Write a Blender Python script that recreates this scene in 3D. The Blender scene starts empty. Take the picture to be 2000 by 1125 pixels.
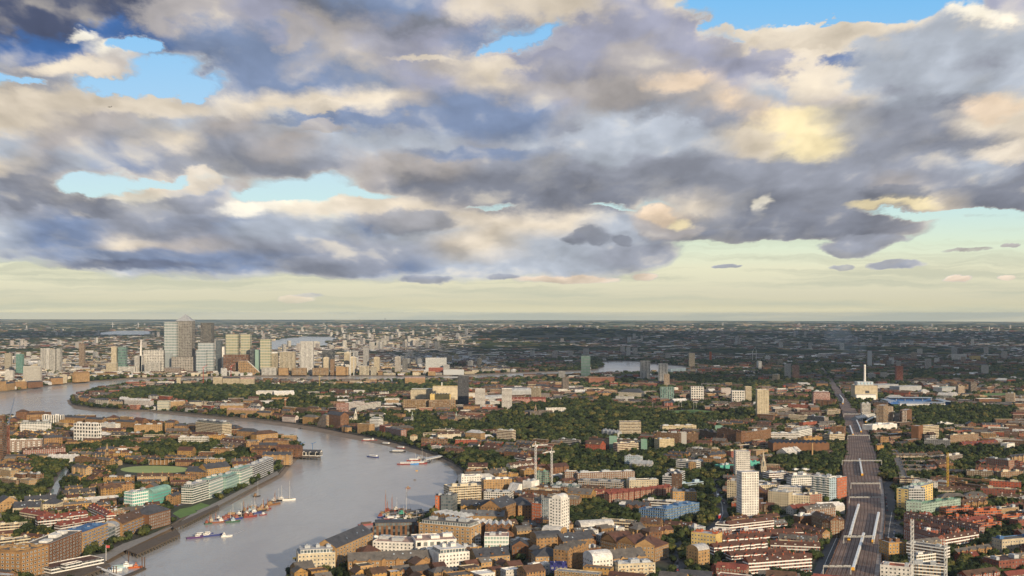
import bpy, bmesh, math, random
import numpy as np
from mathutils import Vector, Matrix
from mathutils.geometry import delaunay_2d_cdt
C = bpy.context
SC = C.scene
COL = SC.collection
R = math.radians
random.seed(7)
rng = np.random.default_rng(7)

# ------------------------------------------------------------------ camera
EYE = 244.0          # metres above the streets
F = 2250.0           # focal length in photograph pixels (2000 wide)
HZ = 612.0           # photograph row at eye level
cam = bpy.data.cameras.new('camera')
camo = bpy.data.objects.new('camera', cam)
COL.objects.link(camo)
camo.location = (0, 0, EYE)
camo.rotation_euler = (R(90), 0, 0)
cam.sensor_width = 36.0
cam.lens = 36.0 * F / 2000.0
cam.shift_y = (HZ - 562.5) / 2000.0
cam.clip_start = 5.0
cam.clip_end = 200000.0
SC.camera = camo
SC.view_settings.view_transform = 'Standard'
SC.view_settings.look = 'None'
SC.view_settings.gamma = 1.0
SC.view_settings.use_curve_mapping = False
SC.view_settings.exposure = 0.0
SC.cycles.max_bounces = 5
SC.cycles.diffuse_bounces = 2
SC.cycles.glossy_bounces = 2
SC.cycles.transmission_bounces = 2
SC.cycles.volume_bounces = 0
SC.cycles.transparent_max_bounces = 6
SC.cycles.caustics_reflective = False
SC.cycles.caustics_refractive = False
SC.cycles.use_denoising = True
SC.cycles.sample_clamp_indirect = 4.0

HAZE = 1.7e-5
# shade on the town: px, py of its middle, half sizes in m, cloud height, turn
CLOUDS = [(1600,693,2300,2000,4500,0.0),(1850,660,4400,3000,7000,0.1),(1640,738,1300,380,3000,.05),(80,655,1300,2300,6000,0)]
SUN_EL = 15.0
SUN_AZ = 150.0       # compass-like: 0 = along the view (+Y), 90 = to the right (+X)

def lin(c):
    return tuple(((x/255.0)/12.92 if x/255.0 <= 0.04045 else (((x/255.0)+0.055)/1.055)**2.4) for x in c)

# ------------------------------------------------------------------ sky
SKYPAL = {
 'D': (78,86,110), 'B': (70,108,164), 'b': (128,144,174), 'L': (162,164,182), 'g': (152,156,168),
 'd': (130,134,146), 'w': (180,174,172), 'c': (226,213,194), 'y': (254,236,190), 'W': (255,247,228),
 's': (180,187,198), 'p': (240,216,188), 'e': (200,208,200), 'k': (112,120,140)}
# rows every 40 px down to the horizon, columns every 80 px; '.' is open sky
SKYROWS = [
 "DDDDgwLLdbbLccccLc......LL",
 "DDDBBwLLwLddLccLLLc.cccscs",
 "BBBWBbbbwLLLb.LLwLccccssss",
 "gwcw.bbbwwLwcLLLcLLLcsssgs",
 ".g....bbbbLLcLLwcpLLcsgsss",
 "cccccsccccwbbbLwdwpsLcsdgc",
 "ccwwswwsbbgbbbgssggpyygdcc",
 "swwgcggwssssgsgssscyyggddc",
 "cgsbgggggwwwggggggggggggsg",
 "gw..csw..wdddddgggggggwgdd",
 "ggdgWb.W.ccwdddd.cgdgggcddd",
 "sbbgbbbbsbsscccssdddddw...",
 "sbbcwwgbbssccsssd....g....",
 "...sbbbbbbbsssss..........",
 "..........................",
 "..........................",
]
SKYROWS = [r[:26] for r in SKYROWS]
# single clouds and gaps: px, py, rx, ry, colour letter ('.' = hole)
SKYBLOBS = [
 (130,8,230,46,'D'), (60,80,130,34,'B'), (240,45,75,18,'B'), (340,18,60,30,'w'),
 (1575,262,92,36,'y'), (1480,285,48,22,'c'), (1935,205,60,26,'p'), (1900,34,55,22,'W'),
 (1640,12,230,30,'.'), (1420,52,36,26,'.'), (1040,97,70,13,'.'), (300,170,110,13,'.'), (290,75,45,18,'.'),
 (40,163,40,9,'.'), (620,380,150,13,'.'), (330,350,90,9,'.'), (150,357,36,18,'.'),
 (1195,408,45,5,'.'), (1850,415,160,8,'.'), (960,405,60,5,'.'),
 (270,392,45,20,'W'), (480,408,70,20,'W'), (720,405,170,18,'c'), (860,430,150,20,'c'), (1500,402,16,18,'W'), (1300,425,50,20,'p'),
 (395,350,42,20,'c',1), (200,402,56,20,'d',1), (330,425,120,40,'g',1), (380,395,55,22,'g',1), (120,385,50,18,'d',1), (50,370,60,34,'d',1),
 (560,450,120,30,'s'), (650,490,220,30,'g'), (300,505,300,18,'b'), (250,520,160,9,'k'), (660,520,110,22,'g',1), (800,430,90,24,'g',1),
 (1180,182,240,28,'w'), (1225,70,100,85,'L',1), (1130,120,110,45,'L',1), (1330,110,110,60,'L'), (1320,165,60,24,'p'), (1260,120,70,45,'w'),
 (1170,285,66,42,'s',1), (1300,262,60,30,'s',1), (1600,150,62,66,'c',1), (1510,115,48,46,'L',1), (1640,115,45,14,'B'), (1750,120,110,40,'s',1),
 (185,55,38,14,'W'), (150,128,100,22,'c'), (1100,380,260,30,'d'), (1540,440,260,30,'d',1), (1450,458,190,14,'d',1), (1300,440,60,24,'w',1), (1290,415,36,16,'p',1), (1330,430,20,10,'y'),
 (1160,466,42,15,'d',1), (1120,472,25,10,'d',1), (1215,472,18,8,'d',1), (1240,500,90,26,'g'), (1700,470,70,16,'g',1), (1660,485,60,14,'g',1), (1750,517,56,9,'g',1), (1645,521,26,6,'g',1), (835,547,52,9,'g',1),
 (1110,547,100,10,'p',1), (1260,538,26,9,'p',1), (575,586,36,9,'p',1), (600,578,30,5,'g'), (1870,542,30,7,'p',1), (1965,540,20,6,'p',1), (1980,483,20,7,'w',1), (1890,490,60,5,'w'), (1420,521,26,5,'g',1), (985,541,30,6,'g',1),
 (1700,402,50,9,'y'), (1780,395,60,10,'y'), (1750,375,70,18,'d',1), (940,300,120,14,'b'), (700,240,180,12,'b'), (1720,240,110,40,'g'),
 (850,110,70,8,'c'), (985,130,60,14,'c'), (560,60,45,22,'w'), (240,205,230,22,'c'), (640,215,60,14,'c',1), (630,255,70,14,'w',1), (1560,60,170,22,'c',1), (1950,300,60,16,'c'), (1060,20,160,34,'c'),
]

def node(nt, t, **kw):
    n = nt.nodes.new(t)
    for k, v in kw.items():
        setattr(n, k, v)
    return n

def mth(nt, op, a, b=None, c=None, clamp=False):
    n = nt.nodes.new('ShaderNodeMath'); n.operation = op; n.use_clamp = clamp
    for i, v in enumerate((a, b, c)):
        if v is None: continue
        if isinstance(v, (int, float)): n.inputs[i].default_value = v
        else: nt.links.new(v, n.inputs[i])
    return n.outputs[0]

def vmt(nt, op, a, b=None):
    n = nt.nodes.new('ShaderNodeVectorMath'); n.operation = op
    for i, v in enumerate((a, b)):
        if v is None: continue
        if isinstance(v, (tuple, list)): n.inputs[i].default_value = v
        elif isinstance(v, (int, float)) and op == 'SCALE': n.inputs['Scale'].default_value = v
        elif op == 'SCALE' and i == 1: nt.links.new(v, n.inputs['Scale'])
        else: nt.links.new(v, n.inputs[i])
    return n.outputs['Value'] if op in ('LENGTH', 'DOT_PRODUCT', 'DISTANCE') else n.outputs[0]

def mixc(nt, f, a, b, blend='MIX'):
    n = nt.nodes.new('ShaderNodeMix'); n.data_type = 'RGBA'; n.blend_type = blend; n.clamp_factor = True
    for i, v in ((0, f), (6, a), (7, b)):
        if isinstance(v, (int, float)): n.inputs[i].default_value = v
        elif isinstance(v, (tuple, list)): n.inputs[i].default_value = (*v[:3], 1)
        else: nt.links.new(v, n.inputs[i])
    return n.outputs[2]

def mixf(nt, f, a, b):
    n = nt.nodes.new('ShaderNodeMix'); n.data_type = 'FLOAT'; n.clamp_factor = True
    for i, v in ((0, f), (2, a), (3, b)):
        if isinstance(v, (int, float)): n.inputs[i].default_value = v
        else: nt.links.new(v, n.inputs[i])
    return n.outputs[0]

def noise(nt, vec, scale, detail=2.0, rough=0.5, dist=0.0, dim='3D', col=False):
    n = nt.nodes.new('ShaderNodeTexNoise'); n.noise_dimensions = dim
    if vec is not None: nt.links.new(vec, n.inputs['Vector'])
    n.inputs['Scale'].default_value = scale; n.inputs['Detail'].default_value = detail
    n.inputs['Roughness'].default_value = rough; n.inputs['Distortion'].default_value = dist
    return n.outputs[1] if col else n.outputs[0]

def mrange(nt, v, a, b, c=0.0, d=1.0, smooth=False):
    n = nt.nodes.new('ShaderNodeMapRange')
    if smooth: n.interpolation_type = 'SMOOTHSTEP'
    nt.links.new(v, n.inputs[0])
    for i, x in enumerate((a, b, c, d)): n.inputs[i+1].default_value = x
    return n.outputs[0]

def ramp(nt, fac, stops, interp='LINEAR'):
    n = nt.nodes.new('ShaderNodeValToRGB'); cr = n.color_ramp; cr.interpolation = interp
    while len(cr.elements) < len(stops): cr.elements.new(0.5)
    for e, (p, c) in zip(cr.elements, stops):
        e.position = p; e.color = c if len(c) == 4 else (*c, 1)
    nt.links.new(fac, n.inputs[0])
    return n

def build_world():
    w = bpy.data.worlds.new('World'); SC.world = w; w.use_nodes = True
    nt = w.node_tree; nt.nodes.clear()
    out = node(nt, 'ShaderNodeOutputWorld'); bg = node(nt, 'ShaderNodeBackground')
    nt.links.new(bg.outputs[0], out.inputs[0])
    tc = node(nt, 'ShaderNodeTexCoord'); d = tc.outputs['Generated']
    sx = node(nt, 'ShaderNodeSeparateXYZ'); nt.links.new(d, sx.inputs[0])
    X, Y, Z = sx.outputs
    # bearing and height above the horizon, both as tangents
    az = mth(nt, 'ARCTAN2', X, Y)
    azw = mth(nt, 'SUBTRACT', mth(nt, 'PINGPONG', mth(nt, 'ADD', az, 0.46), 0.92), 0.46)
    U = mth(nt, 'TANGENT', azw)
    hyp = mth(nt, 'SQRT', mth(nt, 'ADD', mth(nt, 'MULTIPLY', X, X), mth(nt, 'MULTIPLY', Y, Y)))
    V = mth(nt, 'DIVIDE', Z, mth(nt, 'MAXIMUM', mth(nt, 'MULTIPLY', hyp, mth(nt, 'COSINE', azw)), 0.001))
    Vc = mth(nt, 'MAXIMUM', V, -0.01)
    Vt = mth(nt, 'MINIMUM', Vc, 0.9)
    # cloud-layer coordinates: features shrink and flatten towards the horizon
    k = mth(nt, 'DIVIDE', 1.0, mth(nt, 'ADD', Vt, 0.24))
    qx = mth(nt, 'MULTIPLY', U, k)
    qy = mth(nt, 'MULTIPLY', mth(nt, 'LOGARITHM', mth(nt, 'ADD', Vt, 0.12), math.e), 1.2)
    cq = node(nt, 'ShaderNodeCombineXYZ'); nt.links.new(qx, cq.inputs[0]); nt.links.new(qy, cq.inputs[1]); nt.links.new(az, cq.inputs[2])
    q = cq.outputs[0]
    wn = noise(nt, q, 5.2, 8, 0.60, 0.0, col=True)
    wv = vmt(nt, 'SUBTRACT', wn, (0.5, 0.5, 0.5))
    ws = node(nt, 'ShaderNodeSeparateXYZ'); nt.links.new(wv, ws.inputs[0])
    amp = mth(nt, 'MULTIPLY', mth(nt, 'ADD', Vt, 0.02), 0.9)
    U2 = mth(nt, 'ADD', U, mth(nt, 'MULTIPLY', ws.outputs[0], mth(nt, 'MULTIPLY', amp, 0.55)))
    V2 = mth(nt, 'ADD', Vc, mth(nt, 'MULTIPLY', ws.outputs[1], mth(nt, 'MULTIPLY', amp, 0.34)))
    fac = mth(nt, 'ADD', mth(nt, 'MULTIPLY', U2, F/2000.0), 0.5)
    col = cov = None
    n = len(SKYROWS)
    for i in range(n-1, -1, -1):
        v = (HZ - i*40.0)/F
        row = SKYROWS[i]; stops = []
        for j, ch in enumerate(row):
            if ch == '.':
                near = next((row[m] for r in range(1, 26) for m in (j-r, j+r) if 0 <= m < len(row) and row[m] != '.'), 's')
                stops.append((j/25.0, (*lin(SKYPAL[near]), 0.0)))
            else:
                stops.append((j/25.0, (*lin(SKYPAL[ch]), 1.0)))
        rn = ramp(nt, fac, stops)
        if col is None: col, cov, pv = rn.outputs[0], rn.outputs[1], v
        else:
            f = mrange(nt, V2, pv, v, smooth=True); pv = v
            col = mixc(nt, f, col, rn.outputs[0]); cov = mixf(nt, f, cov, rn.outputs[1])
    fine = noise(nt, vmt(nt, 'ADD', q, vmt(nt, 'SCALE', wv, 0.10)), 18.0, 4, 0.6)
    fl = mth(nt, 'MULTIPLY', mth(nt, 'SUBTRACT', fine, 0.5), 0.55)
    # single clouds
    cp = node(nt, 'ShaderNodeCombineXYZ')
    nt.links.new(U2, cp.inputs[0]); nt.links.new(V2, cp.inputs[1]); P = cp.outputs[0]
    vs = None
    for (px, py, rx, ry, ch, *sh) in SKYBLOBS:
        s = vmt(nt, 'MULTIPLY', vmt(nt, 'SUBTRACT', P, ((px-1000)/F, (HZ-py)/F, 0)), (F/rx, F/ry, 0))
        l = vmt(nt, 'LENGTH', s)
        if sh: l = mth(nt, 'ADD', l, fl)
        if ch == '.':
            f = mrange(nt, l, 1.5, 0.6, 0, 1, smooth=True); cov = mixf(nt, f, cov, 0.0)
        else:
            f = mrange(nt, l, 1.25, 0.78, 0.0, 0.8, smooth=True) if sh else mrange(nt, l, 1.4, 0.5, 0.0, 0.85, smooth=True); col = mixc(nt, f, col, lin(SKYPAL[ch]))
            if sh: vs = mixf(nt, f, 1.0 if vs is None else vs, mth(nt, 'ADD', 1.0, vmt(nt, 'DOT_PRODUCT', s, (0.03, 0.15, 0))))
            cov = mixf(nt, f, cov, 1.0)
    # billows: light on the upper flanks, grey under them
    q2 = vmt(nt, 'ADD', q, vmt(nt, 'SCALE', wv, 0.10))
    def puff(p):
        vo = node(nt, 'ShaderNodeTexVoronoi'); nt.links.new(p, vo.inputs['Vector'])
        vo.inputs['Scale'].default_value = 6.5; vo.inputs['Detail'].default_value = 2.0; vo.inputs['Roughness'].default_value = .55
        return mth(nt, 'MULTIPLY', vo.outputs['Distance'], -0.20)
    n0 = noise(nt, q2, 3.6, 5, 0.48)
    n1 = mth(nt, 'ADD', n0, puff(q2))
    qs = vmt(nt, 'ADD', q2, (0.03, 0.075, 0))
    n2 = mth(nt, 'ADD', noise(nt, qs, 3.6, 5, 0.48), puff(qs))
    rel = mth(nt, 'SUBTRACT', n1, n2)
    m1 = mth(nt, 'ADD', 1.0, mth(nt, 'MULTIPLY', rel, 1.35))
    m1 = mth(nt, 'MULTIPLY', m1, mrange(nt, n0, 0.25, 0.75, 1.10, 0.94))
    shade = mth(nt, 'MINIMUM', mth(nt, 'MAXIMUM', m1, 0.74), 1.5)
    ccol = vmt(nt, 'SCALE', col, mth(nt, 'MULTIPLY', shade, vs))
    warm = mixc(nt, mrange(nt, rel, 0.08, 0.32, 0, 0.5, smooth=True), ccol, lin((255, 240, 210)))
    # streaks low over the horizon
    st = node(nt, 'ShaderNodeCombineXYZ'); nt.links.new(mth(nt, 'MULTIPLY', U, 4.0), st.inputs[0]); nt.links.new(mth(nt, 'MULTIPLY', V2, 90.0), st.inputs[1])
    sn = noise(nt, st.outputs[0], 1.0, 6, 0.55)
    # open sky
    clear = ramp(nt, mrange(nt, Vc, 0.0, 0.28), [
        (0.0, lin((240,232,196))), (0.025, lin((216,212,184))), (0.06, lin((220,216,192))), (0.14, lin((236,233,204))), (0.22, lin((226,240,216))),
        (0.33, lin((206,236,236))), (0.45, lin((198,228,242))), (0.65, lin((168,212,246))), (1.0, lin((122,196,250)))]).outputs[0]
    sky = node(nt, 'ShaderNodeTexSky'); sky.sky_type = 'NISHITA'; sky.sun_disc = False
    sky.sun_elevation = R(SUN_EL); sky.sun_rotation = R(SUN_AZ); sky.altitude = 200
    nis = vmt(nt, 'SCALE', sky.outputs[0], 0.12)
    clear = mixc(nt, 0.15, clear, nis)
    sf = mth(nt, 'MULTIPLY', mrange(nt, sn, 0.46, 0.60), mrange(nt, Vc, 0.085, 0.035, 0, 0.75))
    clear = mixc(nt, sf, clear, lin((197, 199, 178)))
    a0 = mth(nt, 'ADD', cov, mth(nt, 'MULTIPLY', mth(nt, 'SUBTRACT', n0, 0.5), 1.0))
    a0 = mth(nt, 'ADD', a0, mth(nt, 'MULTIPLY', mth(nt, 'SUBTRACT', fine, 0.5), 0.40))
    a = mrange(nt, a0, 0.20, 0.80, smooth=True)
    rim = mth(nt, 'MULTIPLY', mrange(nt, a0, 0.45, 0.60), mrange(nt, a0, 0.95, 0.62))
    warm = mixc(nt, mth(nt, 'MULTIPLY', rim, 0.22), warm, lin((250, 240, 220)))
    veil = mth(nt, 'MULTIPLY', a, mrange(nt, Vc, 0.0, 0.03, 0.2, 1.0))
    fin = mixc(nt, veil, clear, warm)
    nt.links.new(fin, bg.inputs[0]); bg.inputs[1].default_value = 1.0
    w.cycles.sampling_method = 'MANUAL'; w.cycles.sample_map_resolution = 256
build_world()

# ------------------------------------------------------------------ sun
sl = bpy.data.lights.new('sun', 'SUN'); sun = bpy.data.objects.new('sun', sl); COL.objects.link(sun)
sl.energy = 5.0; sl.angle = R(1.0); sl.color = (1.0, 0.81, 0.56)
_s = Vector((math.sin(R(SUN_AZ))*math.cos(R(SUN_EL)), math.cos(R(SUN_AZ))*math.cos(R(SUN_EL)), math.sin(R(SUN_EL))))
SUNDIR = _s
sun.rotation_euler = _s.to_track_quat('Z', 'Y').to_euler()
sun.location = (0, -2000, 1500)

# ------------------------------------------------------------------ helpers
def G(px, py, z=0.0):
    """ground point under a photograph pixel"""
    Y = (EYE - z)*F/(py - HZ)
    return ((px-1000.0)/F*Y, Y)

def tag(o, label=None, cat=None, group=None, kind=None):
    if label: o['label'] = label
    if cat: o['category'] = cat
    if group: o['group'] = group
    if kind: o['kind'] = kind
    return o

def empty(name, loc, rz=0.0):
    o = bpy.data.objects.new(name, None); COL.objects.link(o)
    o.location = loc; o.rotation_euler = (0, 0, rz); o.empty_display_size = 2
    return o

def copy_tree(o, parent=None):
    c = o.copy(); COL.objects.link(c); c.parent = parent
    for ch in [x for x in KIDS.get(o.name, [])]:
        KIDS.setdefault(c.name, []).append(copy_tree(ch, c))
    return c
KIDS = {}

class MB:
    """collects faces, then becomes ONE mesh object"""
    def __init__(s):
        s.v = []; s.f = []; s.m = []; s.uv = []; s.c1 = []; s.c2 = []
    def face(s, pts, m=0, c1=(.5,.5,.5), c2=(.5,.5,.5), uv=None):
        b = len(s.v); s.v.extend(pts); n = len(pts); s.f.append(tuple(range(b, b+n)))
        s.m.append(m); s.c1.append(c1); s.c2.append(c2)
        s.uv.extend(uv if uv else [(p[0], p[1]) for p in pts])
    def prism(s, poly, z0, z1, m=0, c1=(.5,.5,.5), c2=(.5,.5,.5), top=True, bottom=False, mt=None, ct=None):
        n = len(poly); u = 0.0
        ar = sum(poly[i][0]*poly[(i+1) % n][1]-poly[(i+1) % n][0]*poly[i][1] for i in range(n))
        if ar < 0: poly = poly[::-1]
        for i in range(n):
            a, b = poly[i], poly[(i+1) % n]; L = math.hypot(b[0]-a[0], b[1]-a[1])
            s.face([(a[0],a[1],z0),(b[0],b[1],z0),(b[0],b[1],z1),(a[0],a[1],z1)], m, c1, c2, [(u,0),(u+L,0),(u+L,z1-z0),(u,z1-z0)])
            u += math.ceil(L/3.0)*3.0
        if top: s.face([(p[0],p[1],z1) for p in poly], m if mt is None else mt, ct or c1, c2)
        if bottom: s.face([(p[0],p[1],z0) for p in poly[::-1]], m, c1, c2)
    def box(s, x0, y0, z0, x1, y1, z1, m=0, c1=(.5,.5,.5), c2=(.5,.5,.5), bottom=False):
        s.prism([(x0,y0),(x1,y0),(x1,y1),(x0,y1)], z0, z1, m, c1, c2, True, bottom)
    def beam(s, p, q, r, m=0, c1=(.5,.5,.5), n=4, r2=None):
        p = Vector(p); q = Vector(q); d = (q-p)
        if d.length < 1e-6: return
        d.normalize(); a = d.orthogonal().normalized(); b = d.cross(a); r2 = r if r2 is None else r2
        P = [p+(a*math.cos(t)+b*math.sin(t))*r for t in [2*math.pi*(i+.5)/n for i in range(n)]]
        Q = [q+(a*math.cos(t)+b*math.sin(t))*r2 for t in [2*math.pi*(i+.5)/n for i in range(n)]]
        for i in range(n):
            j = (i+1) % n; s.face([tuple(P[i]),tuple(P[j]),tuple(Q[j]),tuple(Q[i])], m, c1)
        s.face([tuple(x) for x in P[::-1]], m, c1); s.face([tuple(x) for x in Q], m, c1)
    def build(s, name, mats, parent=None, loc=None, rz=0.0):
        me = bpy.data.meshes.new(name)
        me.from_pydata(s.v, [], s.f)
        for m in (mats if isinstance(mats, (list, tuple)) else [mats]): me.materials.append(m)
        me.polygons.foreach_set('material_index', s.m)
        uvl = me.uv_layers.new(name='UVMap'); uvl.data.foreach_set('uv', np.array(s.uv, dtype=np.float32).ravel())
        for nm, dat in (('col', s.c1), ('col2', s.c2)):
            a = me.attributes.new(nm, 'FLOAT_COLOR', 'FACE')
            arr = np.ones((len(dat), 4), dtype=np.float32); arr[:, :3] = np.array(dat, dtype=np.float32)[:, :3]
            a.data.foreach_set('color', arr.ravel())
        o = bpy.data.objects.new(name, me); COL.objects.link(o)
        if parent is not None:
            o.parent = parent; KIDS.setdefault(parent.name, []).append(o)
        if loc is not None: o.location = loc
        o.rotation_euler = (0, 0, rz)
        return o

# ------------------------------------------------------------------ colours (real-world base colours)
K = dict(
 tan=(.325,.19,.083), tan2=(.41,.26,.12), ochre=(.44,.26,.085), brown=(.19,.092,.045), dbrown=(.11,.062,.038), red=(.34,.085,.045),
 red2=(.25,.085,.06), orange=(.46,.125,.045), cream=(.62,.54,.39), cream2=(.52,.45,.32), white=(.80,.78,.74), offw=(.66,.64,.60),
 grey=(.36,.36,.36), lgrey=(.50,.50,.50), dgrey=(.16,.165,.175), black=(.05,.05,.055), slate=(.070,.073,.085), slate2=(.095,.088,.085),
 rbrown=(.115,.052,.034), rred=(.21,.055,.036), teal=(.10,.40,.34), green=(.14,.26,.20), pgreen=(.34,.46,.40), glass=(.16,.21,.22),
 gglass=(.17,.30,.27), dglass=(.06,.085,.10), blue=(.065,.155,.33), navy=(.03,.035,.20), yellow=(.70,.52,.20), lblue=(.40,.52,.60),
 felt=(.15,.135,.12), conc=(.42,.39,.35), zinc=(.40,.42,.44), pink=(.5,.33,.26), copper=(.25,.45,.38), wood=(.17,.115,.075), stone=(.285,.27,.25), olive=(.22,.25,.17), tealg=(.17,.225,.215))

# ------------------------------------------------------------------ materials
MATS = {}
def newmat(name):
    m = bpy.data.materials.new(name); m.use_nodes = True; nt = m.node_tree; nt.nodes.clear()
    out = node(nt, 'ShaderNodeOutputMaterial'); bs = node(nt, 'ShaderNodeBsdfPrincipled')
    nt.links.new(bs.outputs[0], out.inputs[0]); MATS[name] = m
    return m, nt, bs

def attr(nt, nm):
    a = node(nt, 'ShaderNodeAttribute'); a.attribute_name = nm; return a.outputs['Color']

def facade(name, pu, pv, fu, fv, kind='punch', rough=.85, wd=(.02,.025,.03), wl=(.22,.23,.22), oy=0.0):
    m, nt, bs = newmat(name)
    uv = node(nt, 'ShaderNodeUVMap'); sp = node(nt, 'ShaderNodeSeparateXYZ'); nt.links.new(uv.outputs[0], sp.inputs[0])
    u = mth(nt, 'DIVIDE', sp.outputs[0], pu); v = mth(nt, 'DIVIDE', mth(nt, 'ADD', sp.outputs[1], oy), pv)
    fx = mth(nt, 'ABSOLUTE', mth(nt, 'SUBTRACT', mth(nt, 'FRACT', u), .5)); fy = mth(nt, 'ABSOLUTE', mth(nt, 'SUBTRACT', mth(nt, 'FRACT', v), .5))
    mx = mth(nt, 'LESS_THAN', fx, fu/2); my = mth(nt, 'LESS_THAN', fy, fv/2)
    geo = node(nt, 'ShaderNodeTexCoord').outputs['Object']
    oi = node(nt, 'ShaderNodeObjectInfo')
    c1, c2 = attr(nt, 'col'), attr(nt, 'col2')
    cell = node(nt, 'ShaderNodeCombineXYZ'); nt.links.new(mth(nt, 'FLOOR', u), cell.inputs[0]); nt.links.new(mth(nt, 'FLOOR', v), cell.inputs[1]); nt.links.new(oi.outputs['Random'], cell.inputs[2])
    wn = node(nt, 'ShaderNodeTexWhiteNoise'); nt.links.new(cell.outputs[0], wn.inputs[0])
    dirt = noise(nt, geo, .11, 4, .6)
    wall = mixc(nt, 1.0, c1, ramp(nt, dirt, [(.3, (.62,.60,.58)), (.7, (1.12,1.10,1.08))]).outputs[0], 'MULTIPLY')
    fine = noise(nt, geo, 1.3, 3, .6)
    wall = mixc(nt, .55, wall, mixc(nt, 1.0, wall, ramp(nt, fine, [(.35, (.55,.55,.55)), (.65, (1.4,1.4,1.4))]).outputs[0], 'MULTIPLY'))
    win = mixc(nt, mth(nt, 'POWER', wn.outputs[0], 2.0), wd, wl)
    if kind == 'band':      # balcony fronts between ribbons of window
        rib = mth(nt, 'LESS_THAN', mth(nt, 'FRACT', v), .38)
        base = mixc(nt, rib, wall, c2)
        mask = mth(nt, 'MULTIPLY', mx, mth(nt, 'SUBTRACT', 1.0, rib))
    elif kind == 'glass':   # glazed all over, thin mullions and floor edges in the trim colour
        base = mixc(nt, my, c2, mixc(nt, mx, c2, mixc(nt, mth(nt, 'MULTIPLY', wn.outputs[0], .5), c1, (.30,.34,.34))))
        mask = mth(nt, 'MULTIPLY', mx, my); win = base
    elif kind == 'stripe':  # vertical piers
        base = wall; mask = mx
    elif kind == 'shed':
        w = mth(nt, 'GREATER_THAN', mth(nt, 'FRACT', mth(nt, 'MULTIPLY', u, 3.0)), .85)
        base = mixc(nt, mth(nt, 'MULTIPLY', w, .4), wall, (.1,.1,.1)); mask = None
    elif kind == 'frame':   # trim round each window
        mo = mth(nt, 'MULTIPLY', mth(nt, 'LESS_THAN', fx, fu/2+.07), mth(nt, 'LESS_THAN', fy, fv/2+.09))
        base = mixc(nt, mo, wall, c2); mask = mth(nt, 'MULTIPLY', mx, my)
    elif kind == 'plain':
        base = wall; mask = None
    else:
        base = wall; mask = mth(nt, 'MULTIPLY', mx, my)
    colr = base if mask is None else mixc(nt, mask, base, win)
    nt.links.new(colr, bs.inputs['Base Color'])
    if mask is None: bs.inputs['Roughness'].default_value = rough
    else: nt.links.new(mixf(nt, mask, rough, .18), bs.inputs['Roughness'])
    return m
FM = [facade('facade_punched', 3.0, 3.0, .46, .52), facade('facade_banded', 3.0, 3.0, .72, .5, 'band'), facade('facade_glazed', 3.0, 4.0, .84, .66, 'glass', .3),
      facade('facade_piers', 5.0, 3.0, .5, .6, 'stripe'), facade('facade_shed', 3.0, 3.0, .5, .5, 'shed'), facade('facade_framed', 3.2, 3.1, .40, .46, 'frame'),
      facade('facade_plain', 3.0, 3.0, .5, .5, 'plain'), facade('facade_gridded', 6.5, 6.5, .58, .60), facade('facade_small', 3.8, 3.2, .36, .44), facade('facade_bays', 9.0, 9.0, .80, .76), facade('facade_curtain', 6.0, 11.0, .82, .74, 'glass', .25)]
PAT = dict(punch=0, band=1, glass=2, pier=3, shed=4, frame=5, plain=6, grid=7, small=8, bays=9, curtain=10)

def attrmat(name, rough=.8, sc=.5, lo=.7, hi=1.25, metal=0.0):
    m, nt, bs = newmat(name)
    geo = node(nt, 'ShaderNodeTexCoord').outputs['Object']
    n = noise(nt, geo, sc, 5, .65)
    c = mixc(nt, 1.0, attr(nt, 'col'), ramp(nt, n, [(.3, (lo,lo,lo)), (.7, (hi,hi,hi))]).outputs[0], 'MULTIPLY')
    nt.links.new(c, bs.inputs['Base Color']); bs.inputs['Roughness'].default_value = rough; bs.inputs['Metallic'].default_value = metal
    return m
def roofmat():
    m, nt, bs = newmat('roofing')
    geo = node(nt, 'ShaderNodeTexCoord').outputs['Object']
    n = noise(nt, geo, .16, 5, .7); n2 = noise(nt, geo, 1.6, 3, .7)
    c = mixc(nt, 1.0, attr(nt, 'col'), ramp(nt, n, [(.3, (.48,.48,.50)), (.7, (1.22,1.19,1.15))]).outputs[0], 'MULTIPLY')
    c = mixc(nt, 1.0, c, ramp(nt, n2, [(.35, (.7,.7,.7)), (.65, (1.25,1.25,1.25))]).outputs[0], 'MULTIPLY')
    nt.links.new(c, bs.inputs['Base Color']); bs.inputs['Roughness'].default_value = .75
    return m
RM = roofmat(); PM = attrmat('painted_surface'); 
PAINT = attrmat('gloss_paint', .45, 2.0, .85, 1.1)

def watermat():
    m, nt, bs = newmat('river_water')
    geo = node(nt, 'ShaderNodeTexCoord').outputs['Object']
    mp = node(nt, 'ShaderNodeMapping'); mp.inputs['Scale'].default_value = (1.0, .42, 1.0); nt.links.new(geo, mp.inputs[0])
    n0 = noise(nt, mp.outputs[0], .004, 4, .6, .6); n1 = noise(nt, mp.outputs[0], .045, 5, .62, .5); n2 = noise(nt, mp.outputs[0], .22, 4, .6)
    c = ramp(nt, n0, [(.3, (.32,.305,.29)), (.7, (.47,.455,.435))]).outputs[0]
    nt.links.new(c, bs.inputs['Base Color'])
    nt.links.new(mrange(nt, n0, .3, .7, .12, .24), bs.inputs['Roughness'])
    bs.inputs['IOR'].default_value = 1.33
    bp = node(nt, 'ShaderNodeBump'); bp.inputs['Strength'].default_value = .7; bp.inputs['Distance'].default_value = 1.0
    h = mth(nt, 'ADD', mth(nt, 'MULTIPLY', n1, 1.1), mth(nt, 'MULTIPLY', n2, .35))
    nt.links.new(h, bp.inputs['Height']); nt.links.new(bp.outputs[0], bs.inputs['Normal'])
    return m
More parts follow.
